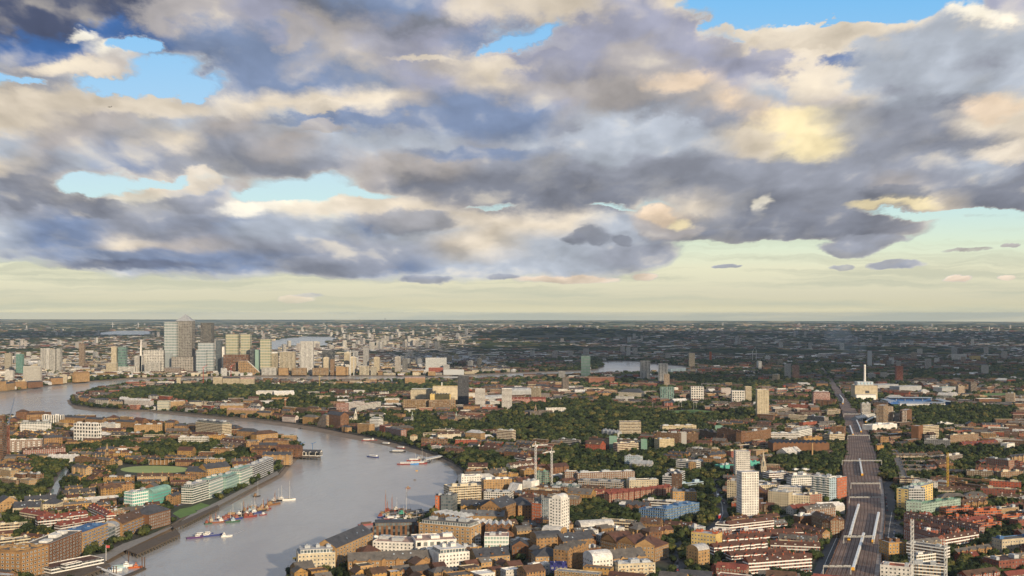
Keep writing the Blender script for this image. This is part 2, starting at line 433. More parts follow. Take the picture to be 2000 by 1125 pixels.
def groundmat():
    m, nt, bs = newmat('town_ground')
    geo = node(nt, 'ShaderNodeTexCoord').outputs['Object']
    n = noise(nt, geo, .012, 6, .65); n2 = noise(nt, geo, .10, 4, .6)
    town = ramp(nt, n2, [(.30, (.022,.021,.021)), (.5, (.044,.038,.034)), (.62, (.070,.060,.052)), (.75, (.15,.132,.116))]).outputs[0]
    green = ramp(nt, n2, [(.3, (.018,.030,.011)), (.7, (.045,.060,.022))]).outputs[0]
    c = mixc(nt, mrange(nt, n, .43, .52, 0, .85), town, green)
    # fields and woods in the open country far out
    vo = node(nt, 'ShaderNodeTexVoronoi'); vo.inputs['Scale'].default_value = .0016; nt.links.new(geo, vo.inputs[0])
    fld = ramp(nt, mth(nt, 'FRACT', mth(nt, 'MULTIPLY', vo.outputs['Color'], 3.0)), [(0, (.05,.075,.03)), (.35, (.10,.125,.05)), (.6, (.20,.19,.08)), (.8, (.42,.34,.16)), (1, (.55,.44,.22))]).outputs[0]
    wood = noise(nt, geo, .0006, 5, .6)
    fld = mixc(nt, mrange(nt, wood, .50, .58), fld, (.028,.042,.020))
    sp = node(nt, 'ShaderNodeSeparateXYZ'); nt.links.new(geo, sp.inputs[0])
    rr = mth(nt, 'ADD', sp.outputs[1], mth(nt, 'MULTIPLY', wood, 6000.0))
    c = mixc(nt, mrange(nt, rr, 14500, 19000), c, fld)
    nt.links.new(c, bs.inputs['Base Color']); bs.inputs['Roughness'].default_value = .95
    return m
def simple(name, c, rough=.85, sc=.2, lo=.75, hi=1.25):
    m, nt, bs = newmat(name)
    geo = node(nt, 'ShaderNodeTexCoord').outputs['Object']
    n = noise(nt, geo, sc, 5, .65)
    nt.links.new(mixc(nt, 1.0, c, ramp(nt, n, [(.3, (lo,)*3), (.7, (hi,)*3)]).outputs[0], 'MULTIPLY'), bs.inputs['Base Color'])
    bs.inputs['Roughness'].default_value = rough
    return m
M_WATER = watermat(); M_GROUND = groundmat()
M_QUAY = simple('quay_stone', (.12,.10,.085), .9, .3); M_MUD = simple('foreshore_mud', (.20,.15,.11), .8, .05)
M_GRASS = simple('lawn', (.11,.19,.045), .95, .05); M_FIELD = simple('sports_turf', (.30,.36,.13), .95, .03, .85, 1.15)
M_ROAD = simple('asphalt', (.065,.065,.07), .9, .15); M_PAVE = simple('paving', (.24,.22,.20), .9, .3)
M_BALLAST = simple('railway_ballast', (.120,.070,.050), .95, .12, .6, 1.5)
M_RAIL = simple('rail_steel', (.24,.17,.14), .5, .3)
M_LINE = simple('road_paint', (.6,.6,.58), .8)
M_CANAL = simple('canal_water', (.22,.27,.28), .12, .05)
M_WOOD = simple('old_timber', (.10,.075,.055), .9, .5)

def folmat():
    m, nt, bs = newmat('foliage')
    geo = node(nt, 'ShaderNodeTexCoord').outputs['Object']; oi = node(nt, 'ShaderNodeObjectInfo')
    t = node(nt, 'ShaderNodeAttribute'); t.attribute_name = 'tint'
    r = mth(nt, 'FRACT', mth(nt, 'ADD', t.outputs['Fac'], oi.outputs['Random']))
    base = ramp(nt, r, [(0, (.013,.022,.009)), (.3, (.026,.041,.013)), (.55, (.042,.060,.019)), (.8, (.062,.080,.026)), (1, (.125,.110,.036))]).outputs[0]
    n = noise(nt, geo, .45, 4, .7)
    c = mixc(nt, 1.0, base, ramp(nt, n, [(.32, (.36,.38,.36)), (.66, (1.5,1.45,1.25))]).outputs[0], 'MULTIPLY')
    nt.links.new(c, bs.inputs['Base Color']); bs.inputs['Roughness'].default_value = .8
    bs.inputs['Specular IOR Level'].default_value = .25
    return m
M_FOL = folmat(); M_BARK = simple('bark', (.10,.075,.055), .95, 1.0)

# ------------------------------------------------------------------ land form
def hill(X, Y):
    def g(px, Yc, sx, sy, h): 
        Xc = (px-1000)/F*Yc
        return h*np.exp(-((X-Xc)/sx)**2-((Y-Yc)/sy)**2)
    z = g(1120, 11500, 800, 1300, 58) + g(1010, 11800, 800, 1000, 30) + g(1300, 12500, 1500, 1200, 34) + g(850, 13000, 1200, 1200, 20)
    far = np.clip((Y-14000)/14000.0, 0, 1)**1.3
    z = z + far*(30 + 16*np.sin(X*.00035+1.0) + 9*np.sin(X*.0011+2.0+Y*.0002) - X*.0020)
    return z

RIVER_PX = [(120,1190),(150,1140),(205,1097),(240,1077),(290,1053),(333,1032),(352,1020),(388,1006),(428,988),(440,981),(500,950),(545,927),(562,906),(575,893),(590,880),
 (586,868),(570,860),(545,856),(500,850),(440,842),(380,838),(330,832),(200,824),(100,818),(30,818),(-60,825),(-400,840),
 (-400,778),(-60,772),(0,767),(30,765),(60,760),(110,752),(150,748),(200,745),(230,742),(290,739),(340,738),(420,737),(520,735),(640,734),(760,735),(850,735),(940,732),(1000,729),(1060,727),(1130,725),(1165,722),(1180,716),(1174,707),(1200,705),(1245,706),(1290,712),(1345,716),
 (1345,722),(1290,730),(1220,731),(1160,733),(1100,738),(1000,741),(900,744),(800,746),(700,747),(600,748),(500,748),(420,749),(340,748),(300,749),(240,753),(185,763),(150,773),(136,781),(140,789),(152,794),(185,799),(230,803),(290,804),(340,807),(400,813),(450,818),(500,821),(560,827),(620,836),(680,848),(740,859),(800,874),(850,890),(885,906),(903,920),(906,935),(895,948),(886,962),(872,985),(852,1003),(836,1022),(800,1046),(727,1064),(640,1077),(582,1110),(560,1150),(545,1190)]
WATERS = [RIVER_PX,
 [(520,668),(545,662),(600,657),(655,658),(668,664),(640,668),(655,676),(600,681),(560,677),(540,684),(522,690),(512,684)],
 [(190,650),(230,646),(290,646),(302,651),(285,655),(200,656)],
 [(868,716),(915,714),(918,720),(880,724)]]
WATERW = [[G(px, py, -4.0) for px, py in w] for w in WATERS]

def inpoly(xs, ys, poly):
    c = np.zeros(xs.shape, bool); n = len(poly); j = n-1
    for i in range(n):
        xi, yi = poly[i]; xj, yj = poly[j]
        if yi != yj:
            c ^= ((yi > ys) != (yj > ys)) & (xs < (xj-xi)*(ys-yi)/(yj-yi)+xi)
        j = i
    return c

def build_land():
    verts, edges = [], []
    for w in WATERW:
        b = len(verts); n = len(w); verts += [Vector(p) for p in w]; edges += [(b+i, b+(i+1) % n) for i in range(n)]
    nb = len(verts)
    # points on rings for the hills, fanned round the viewpoint
    for Y in list(range(2000, 9000, 1000)) + list(range(9000, 16000, 400)) + list(range(16000, 33000, 1000)):
        n = 60 if Y < 9000 else 130
        for i in range(n):
            X = (-.75 + 1.5*i/(n-1))*Y
            verts.append(Vector((X+Y*.0007, Y)))
    for x, y in ((-60000,-9000),(60000,-9000),(60000,33500),(-60000,33500),(-60000,12000),(60000,12000),(0,33500),(-30000,33500),(30000,33500),(0,-9000),(-3000,400),(3000,400),(0,400),(-18000,-100),(18000,-100)):
        verts.append(Vector((x, y)))
    res = delaunay_2d_cdt(verts, edges, [], 0, 1e-3)
    V = np.array([(v.x, v.y) for v in res[0]]); T = np.array([f for f in res[2] if len(f) == 3])
    cen = V[T].mean(axis=1); wet = np.zeros(len(T), bool)
    for w in WATERW: wet |= inpoly(cen[:, 0], cen[:, 1], w)
    T = T[~wet]
    Z = hill(V[:, 0], V[:, 1]); Z[V[:, 1] < 6500] = 0
    mb = MB(); me = bpy.data.meshes.new('ground')
    me.from_pydata([(V[i,0], V[i,1], Z[i]) for i in range(len(V))], [], [tuple(map(int, t)) for t in T])
    me.materials.append(M_GROUND)
    o = bpy.data.objects.new('ground', me); COL.objects.link(o); tag(o, kind='structure')
    # river surface, and the embankment walls down to it
    for i, w in enumerate(WATERW):
        xs = [p[0] for p in w]; ys = [p[1] for p in w]
        m = MB(); m.face([(min(xs)-20,min(ys)-20,-4),(max(xs)+20,min(ys)-20,-4),(max(xs)+20,max(ys)+20,-4),(min(xs)-20,max(ys)+20,-4)])
        tag(m.build(('river','reach','dock','basin')[i] + '_water', M_WATER), kind='structure')
        m = MB()
        for k in range(len(w)):
            a, b = w[k], w[(k+1) % len(w)]
            m.face([(a[0],a[1],-6),(b[0],b[1],-6),(b[0],b[1],0.0),(a[0],a[1],0.0)])
        tag(m.build('river_embankment' if i == 0 else 'dock_embankment', M_QUAY), kind='structure')
build_land()

# ------------------------------------------------------------------ occupancy of the near ground (5 m cells)
OX, OY, OC = -3600.0, 930.0, 5.0
ON, OM = 1440, 1180
OCC = np.zeros((OM, ON), np.uint8)     # 1 water, 2 built, 3 park, 4 way
def stamp(poly, code, grow=0.0):
    xs = [p[0] for p in poly]; ys = [p[1] for p in poly]
    if grow:
        cx, cy = sum(xs)/len(xs), sum(ys)/len(ys)
        poly = [(cx+(x-cx)*(1+grow/max(1, math.hypot(x-cx, y-cy))), cy+(y-cy)*(1+grow/max(1, math.hypot(x-cx, y-cy)))) for x, y in poly]
        xs = [p[0] for p in poly]; ys = [p[1] for p in poly]
    i0 = max(0, int((min(xs)-OX)/OC)-1); i1 = min(ON, int((max(xs)-OX)/OC)+2)
    j0 = max(0, int((min(ys)-OY)/OC)-1); j1 = min(OM, int((max(ys)-OY)/OC)+2)
    if i1 <= i0 or j1 <= j0: return
    gx, gy = np.meshgrid(OX+(np.arange(i0, i1)+.5)*OC, OY+(np.arange(j0, j1)+.5)*OC)
    m = inpoly(gx, gy, poly); OCC[j0:j1, i0:i1][m] = code
def occ_at(x, y):
    i = int((x-OX)/OC); j = int((y-OY)/OC)
    return OCC[j, i] if 0 <= i < ON and 0 <= j < OM else 0
def free_rect(poly):
    (ax,ay),(bx,by),(cx,cy),(dx,dy) = poly
    for s in (0, .25, .5, .75, 1):
        for t in (0, .5, 1):
            x = (ax*(1-s)+bx*s)*(1-t)+(dx*(1-s)+cx*s)*t; y = (ay*(1-s)+by*s)*(1-t)+(dy*(1-s)+cy*s)*t
            if occ_at(x, y): return False
    return True
for w in WATERW: stamp(w, 1)

def sheet(name, px, mat, z=.05, code=4, world=False, kind='structure'):
    P = px if world else [G(a, b, z) for a, b in px]
    ar = sum(P[i][0]*P[(i+1) % len(P)][1]-P[(i+1) % len(P)][0]*P[i][1] for i in range(len(P)))
    if ar < 0: P = P[::-1]
    m = MB(); m.face([(x, y, z) for x, y in P]); o = m.build(name, mat); tag(o, kind=kind)
    if code: stamp(P, code)
    return o

def strip(name, pts, width, mat, z=.05, code=4, px=True, widths=None):
    """a band of constant width along a centre line"""
    P = [Vector(G(a, b, z)) if px else Vector((a, b)) for a, b in pts]
    L, Rr = [], []
    for i, p in enumerate(P):
        d = (P[min(i+1, len(P)-1)]-P[max(i-1, 0)]).normalized(); n = Vector((-d.y, d.x)); w = (widths[i] if widths else width)/2
        L.append(p+n*w); Rr.append(p-n*w)
    m = MB()
    for i in range(len(P)-1):
        q = [L[i], Rr[i], Rr[i+1], L[i+1]]
        m.face([(a.x, a.y, z) for a in q])
        if code: stamp([(a.x, a.y) for a in q], code)
    o = m.build(name, mat); tag(o, kind='structure'); return o

# ------------------------------------------------------------------ buildings
class XMB(MB):
    """MB whose faces go through a placement (for many buildings in one mesh)"""
    xf = None
    def face(s, pts, m=0, c1=(.5,.5,.5), c2=(.5,.5,.5), uv=None):
        if uv is None: uv = [(p[0], p[1]) for p in pts]
        if s.xf:
            cx, cy, cz, c, n = s.xf
            pts = [(cx+p[0]*c-p[1]*n, cy+p[0]*n+p[1]*c, cz+p[2]) for p in pts]
        super().face(pts, m, c1, c2, uv)

def roof_gable(mw, mr, x0, y0, x1, y1, h, rise, c1, c2, rc, hip=0.0, ov=.35, axis=None, pat=6):
    """pitched roof on a rectangle; gable ends go into the wall mesh"""
    alongx = (x1-x0) >= (y1-y0) if axis is None else axis == 'x'
    P = (lambda a, b, z: (a, b, z)) if alongx else (lambda a, b, z: (b, a, z))
    a0, a1, b0, b1 = (x0, x1, y0, y1) if alongx else (y0, y1, x0, x1)
    bm = (b0+b1)/2; hp = hip*(b1-b0)/2
    e = [P(a0-ov, b0-ov, h-.15), P(a1+ov, b0-ov, h-.15), P(a1+ov, b1+ov, h-.15), P(a0-ov, b1+ov, h-.15)]
    r0, r1 = P(a0-ov+hp*1.1, bm, h+rise), P(a1+ov-hp*1.1, bm, h+rise)
    fs = [[e[0], e[1], r1, r0], [e[2], e[3], r0, r1]]
    if hip: fs += [[e[1], e[2], r1], [e[3], e[0], r0]]
    else:
        for q in ([P(a0, b0, h-.1), P(a0, b1, h-.1), P(a0, bm, h+rise-.1)], [P(a1, b1, h-.1), P(a1, b0, h-.1), P(a1, bm, h+rise-.1)]):
            mw.face(q if alongx else q[::-1], PAT['plain'], c1, c2)
    for f in fs: mr.face(f if alongx else f[::-1], 0, rc)
    mr.face(e if not alongx else e[::-1], 0, rc)

def gen_building(mw, mr, L, d, h, pat, c1, c2, roof, rc, rnd, top=None):
    """walls into mw, roof into mr; front edge on y = 0, centred on x = 0. Returns rectangles of free flat roof."""
    x0, x1, y0, y1 = -L/2, L/2, 0.0, d
    q = [(x0,y0),(x1,y0),(x1,y1),(x0,y1)]
    pi = PAT[pat]
    flat = []
    if roof in ('flat', 'step', 'dome'):
        mw.prism(q, 0, h, pi, c1, c2, top=False)
        t = .45; a, b, c_, e = x0+t, y0+t, x1-t, y1-t; z = h-.8
        out = [(x0,y0),(x1,y0),(x1,y1),(x0,y1)]; inn = [(a,b),(c_,b),(c_,e),(a,e)]
        for i in range(4):
            j = (i+1) % 4
            mr.face([(*out[i],h),(*out[j],h),(*inn[j],h),(*inn[i],h)], 0, c2)
            mr.face([(*inn[i],h),(*inn[j],h),(*inn[j],z),(*inn[i],z)], 0, c2)
        mr.face([(*p, z) for p in inn], 0, rc)
        flat.append((a, b, c_, e, z))
        if roof == 'step' and L > 8 and d > 8:
            s = 2.6; mw.prism([(x0+s,y0+s),(x1-s,y0+s),(x1-s,y1-s),(x0+s,y1-s)], h-.8, h+2.9, PAT['glass'], K['dglass'], c2, top=False)
            mr.box(x0+s-.5, y0+s-.5, h+2.9, x1-s+.5, y1-s+.5, h+3.3, 0, rc)
            flat = [(x0+s, y0+s, x1-s, y1-s, h+3.3)]
    elif roof in ('gable', 'hip', 'steep'):
        mw.prism(q, 0, h, pi, c1, c2, top=False)
        w = min(L, d); rise = w/2*(.95 if roof == 'steep' else .62)
        roof_gable(mw, mr, x0, y0, x1, y1, h, rise, c1, c2, rc, 1.0 if roof == 'hip' else 0.0)
        if L > 13 and L > d*1.25 and h < 16:        # gabled bays standing out in front, dormers between
            k = int(L/rnd.uniform(8, 13)); style = rnd.random()
            for i in range(k):
                xc = x0+L*(i+.5)/k; wb = min(2.4, L/k*.3)
                if style < .45:
                    mw.prism([(xc-wb, -1.5), (xc+wb, -1.5), (xc+wb, .05), (xc-wb, .05)], 0, h-.05, pi, c1, c2, top=False)
                    roof_gable(mw, mr, xc-wb, -1.5, xc+wb, d*.4, h-.05, min(rise*.8, wb*.75), c1, c2, rc, axis='y', ov=.1)
                elif style < .8:
                    z = h+.25; mw.prism([(xc-1.1, d*.08), (xc+1.1, d*.08), (xc+1.1, d*.42), (xc-1.1, d*.42)], z-.4, z+rise*.42, PAT['plain'], c2, c2, top=False)
                    mr.face([(xc-1.3, d*.05, z+rise*.42), (xc+1.3, d*.05, z+rise*.42), (xc+1.3, d*.45, z+rise*.46), (xc-1.3, d*.45, z+rise*.46)], 0, rc)
    elif roof == 'mans':
        mw.prism(q, 0, h, pi, c1, c2, top=False)
        s = 1.4; o_ = [(x0-.2,y0-.2),(x1+.2,y0-.2),(x1+.2,y1+.2),(x0-.2,y1+.2)]; n_ = [(x0+s,y0+s),(x1-s,y0+s),(x1-s,y1-s),(x0+s,y1-s)]
        for i in range(4):
            j = (i+1) % 4; mr.face([(*o_[i],h),(*o_[j],h),(*n_[j],h+2.8),(*n_[i],h+2.8)], 0, rc)
        mr.face([(*p, h+2.8) for p in n_], 0, tuple(min(1, v*1.6) for v in rc)); flat.append((x0+s, y0+s, x1-s, y1-s, h+2.8))
    elif roof == 'saw':
        mw.prism(q, 0, h, pi, c1, c2, top=False)
        n = max(2, int(L/7)); w = L/n
        for i in range(n):
            a = x0+i*w; roof_gable(mw, mr, a+.02, y0, a+w-.02, y1, h, w*.34, c1, c2, rc, axis='y', ov=.0)
    elif roof == 'sawx':
        mw.prism(q, 0, h, pi, c1, c2, top=False)
        n = max(2, int(d/9)); w = d/n
        for i in range(n):
            a = y0+i*w; roof_gable(mw, mr, x0, a+.02, x1, a+w-.02, h, w*.3, c1, c2, rc, axis='x', ov=.0)
    elif roof in ('barrel', 'barrely'):
        mw.prism(q, 0, h, pi, c1, c2, top=False)
        ax = roof == 'barrel'; n = 8; w = d if ax else L; r = w*.28
        pr = [(w*(.5-.5*math.cos(math.pi*i/n)), r*math.sin(math.pi*i/n)) for i in range(n+1)]
        for i in range(n):
            (s0, z0), (s1, z1) = pr[i], pr[i+1]
            f = [(x0,s0,h+z0),(x1,s0,h+z0),(x1,s1,h+z1),(x0,s1,h+z1)] if ax else [(x0+s1,y0,h+z1),(x0+s0,y0,h+z0),(x0+s0,y1,h+z0),(x0+s1,y1,h+z1)][::-1]
            mr.face(f, 0, rc)
        for e in ((x0, x1) if ax else (y0, y1)):
            mw.face([(e, s, h+z) for s, z in pr] if ax else [(x0+s, e, h+z) for s, z in pr], PAT['plain'], c1, c2)
    elif roof == 'pyr':
        mw.prism(q, 0, h, pi, c1, c2, top=False)
        hh = h+(top if top else min(L, d)*.5); t = .3
        o_ = [(x0-t,y0-t),(x1+t,y0-t),(x1+t,y1+t),(x0-t,y1+t)]; mr.face([(*p, h) for p in o_][::-1], 0, rc)
        for i in range(4):
            j = (i+1) % 4; mr.face([(*o_[i],h),(*o_[j],h),((x0+x1)/2,(y0+y1)/2,hh)], 0, rc)
    elif roof in ('slopel', 'sloper'):
        # one long slope down to the left / right end
        hl, hr = (h, h*.18) if roof == 'sloper' else (h*.18, h)
        k0 = x0+L*.42 if roof == 'sloper' else x1-L*.42
        P = [(x0,0),(x1,0),(x1,hr),(k0,h),(x0,hl)] if roof == 'sloper' else [(x0,0),(x1,0),(x1,hr),(k0,h),(x0,hl)]
        for yy, fl in ((y0, 1), (y1, -1)):
            f = [(x, yy, z) for x, z in P][::fl]; mw.face(f, pi, c1, c2, [(p[0]+500, p[2]) for p in f])
        for i in range(len(P)):
            (a, za), (b, zb) = P[i], P[(i+1) % len(P)]
            if za == 0 and zb == 0: continue
            tgt = mr if min(za, zb) > 0 else mw
            tgt.face([(a,y0,za),(a,y1,za),(b,y1,zb),(b,y0,zb)], 0 if tgt is mr else pi, rc if tgt is mr else c1, c2, [(0,za),(d,za),(d,zb),(0,zb)])
    return flat

def unit_window():
    m = MB()
    W = (.62,.60,.56); g = (.035,.045,.055)
    m.box(-.5, -.06, -.5, -.40, .0, .5, 0, W); m.box(.40, -.06, -.5, .5, .0, .5, 0, W)
    m.box(-.40, -.06, .40, .40, .0, .5, 0, W); m.box(-.40, -.06, -.5, .40, .0, -.40, 0, W)
    m.face([(-.40,-.03,-.40),(.40,-.03,-.40),(.40,-.03,.40),(-.40,-.03,.40)], 1, g)
    o = m.build('window', [PM, GLAZE]); me = o.data; bpy.data.objects.remove(o); return me
def glaze():
    m, nt, bs = newmat('window_glass')
    oi = node(nt, 'ShaderNodeObjectInfo')
    c = mixc(nt, mth(nt, 'POWER', oi.outputs['Random'], 2.5), (.02,.028,.035), (.20,.22,.22))
    nt.links.new(c, bs.inputs['Base Color']); bs.inputs['Roughness'].default_value = .12
    return m
GLAZE = glaze(); SKYL = simple('skylight_glass', (.45,.52,.58), .1); WINME = unit_window()

THINGS = []     # (object, kind, colour word, px, py, size, (X, Y))
def child_obj(name, me, parent, loc, rz=0.0, scale=(1,1,1)):
    o = bpy.data.objects.new(name, me); COL.objects.link(o); o.parent = parent
    o.location = loc; o.rotation_euler = (0,0,rz); o.scale = scale
    KIDS.setdefault(parent.name, []).append(o); return o

def roof_clutter(root, flat, c, rnd, n=None):
    for (a, b, c_, e, z) in flat:
        A = (c_-a)*(e-b)
        k = n if n is not None else (1 if A < 200 else 2 if A < 600 else 3)
        for i in range(k):
            w = rnd.uniform(.10, .26)*(c_-a); dd = rnd.uniform(.25, .5)*(e-b); w = max(2.0, min(w, 12)); dd = max(2.0, min(dd, 8))
            if w > c_-a-1 or dd > e-b-1: continue
            seg = (c_-a)/k; x = a+seg*i+rnd.uniform(.1, .9)*max(.1, seg-w); x = min(max(x, a+.3), c_-w-.3); y = b+rnd.uniform(.2, .8)*(e-b-dd)
            m = MB(); hh = rnd.uniform(1.8, 3.4); m.box(x, y, z, x+w, y+dd, z+hh, 0, c)
            m.box(x+.3*w, y+.3*dd, z+hh, x+.55*w, y+.6*dd, z+hh+.7, 0, K['zinc'])
            m.build('plant_room', PM, root)

def building(kind, A, B, h, depth, pat, c1, c2, roof, rc, label=None, cat=None, group=None, opts='', base=0.0, rnd=random, top=None, st=True):
    d = (Vector(B)-Vector(A)); L = d.length; ang = math.atan2(d.y, d.x)
    mid = (Vector(A)+Vector(B))/2
    root = empty(kind, (mid.x, mid.y, base), ang)
    n = Vector((-math.sin(ang), math.cos(ang)))
    if st: stamp([tuple(A), tuple(B), tuple(Vector(B)+n*depth), tuple(Vector(A)+n*depth)], 2, 3.0)
    mw, mr = MB(), MB()
    usewin = 'W' in opts
    flat = gen_building(mw, mr, L, depth, h, 'plain' if usewin else pat, c1, c2, roof, rc, rnd, top)
    mw.build('wall', FM, root)
    if mr.f: mr.build('roof', RM, root)
    if 'n' not in opts: roof_clutter(root, flat, tuple(v*.9 for v in c2) if rnd.random() < .6 else K['zinc'], rnd)
    if roof in ('gable', 'hip') and 'c' in opts or roof in ('gable',) and h < 13 and L > 12 and 'n' not in opts and L > depth:
        k = max(1, min(8, int(L/11)))
        for i in range(k):
            x = -L/2+L*(i+.5)/k; z = h+depth/2*.62-.9
            m = MB(); m.box(x-.55, depth/2-.9, z, x+.55, depth/2+.9, z+2.1, 0, c1)
            m.box(x-.3, depth/2-.5, z+2.1, x+.3, depth/2+.5, z+2.6, 0, K['tan']); m.build('chimney', PM, root)
    if roof == 'gable' and mid.y < 1450 and L > depth and depth > 8:
        sr = random.Random(int(mid.x*3+mid.y)); rise = depth/2*.62
        for i in range(sr.choice([0, 2, 3, 4])):
            x = -L/2+L*sr.uniform(.08, .92); t = sr.uniform(.3, .7); y = depth/2*t; z = h+rise*t+.06; a = .7; sl = rise/(depth/2)
            m = MB(); m.face([(x-a, y-.6, z-.6*sl), (x+a, y-.6, z-.6*sl), (x+a, y+.6, z+.6*sl), (x-a, y+.6, z+.6*sl)]); m.build('skylight', SKYL, root)
    if usewin:
        faces = [(L, 0.0, (-L/2, -.02), 0.0)]
        if mid.x > 0: faces.append((depth, -math.pi/2, (-L/2-.02, depth), 0))
        else: faces.append((depth, math.pi/2, (L/2+.02, 0.0), 0))
        fh = 3.1; nf = max(1, int((h-1.2)/fh)); tot = sum(int(f[0]/3.3) for f in faces)*nf
        pit = 3.3*max(1.0, tot/96.0)
        big = 1.0 if pit < 3.6 else min(1.9, pit/3.3)
        for (ln, rz, (ox, oy), _) in faces:
            k = int(ln/pit)
            for i in range(k):
                t = (i+.5)*ln/k
                for f in range(nf):
                    z = 1.9+f*(h-1.2)/nf
                    child_obj('window', WINME, root, (ox+math.cos(rz)*t, oy+math.sin(rz)*t, z), rz, (1.7*big, 1.0, 1.75))
    if 'B' in opts:      # balconies
        k = max(1, int(L/8)); nf = int(h/3.1)
        for i in range(k):
            for f in range(1, nf):
                if k*nf > 60 and (i+f) % 2: continue
                x = -L/2+(i+.5)*L/k; m = MB(); z = f*3.1
                m.box(x-1.7, -1.3, z, x+1.7, -.01, z+.18, 0, K['lgrey']); m.box(x-1.7, -1.34, z+.18, x+1.7, -1.24, z+1.15, 0, c2)
                m.build('balcony', PM, root)
    tag(root, label, cat or kind.replace('_', ' '), group)
    return root

def cat_building(line):
    p = [s.strip() for s in line.split('|')]
    kind, geo, pat, c1, c2, roof, rc, opts, label = p[:9]
    x0, y0, x1, y1, yt, dep = [float(v) for v in geo.split(',')]
    A, B = G(x0, y0), G(x1, y1); Yn = max(y0, y1)
    near = G(x0, y0)[1] if y0 >= y1 else G(x1, y1)[1]
    h = EYE-(yt-HZ)/F*near; h = max(4.0, h); top = None
    if roof.startswith('pyr='): top = float(roof[4:]); roof = 'pyr'
    if roof in ('gable', 'hip'):   # the given top row is the ridge
        L = (Vector(A)-Vector(B)).length; h = max(3.5, h-min(L, dep)/2*.5)
    r = random.Random(int(x0*7+y0*13))
    CATPX.append(((x0+x1)/2, (yt+Yn)/2))
    o = building(kind, A, B, h, dep, pat, K[c1], K[c2], roof, K[rc], label, None, None, opts, 0.0, r, top)
    if label in CATLAB: print('DUP LABEL', label)
    CATLAB.add(label)
    CATN[kind] = CATN.get(kind, 0)+1
    return o
CATPX = []; CATLAB = set(); CATN = {}

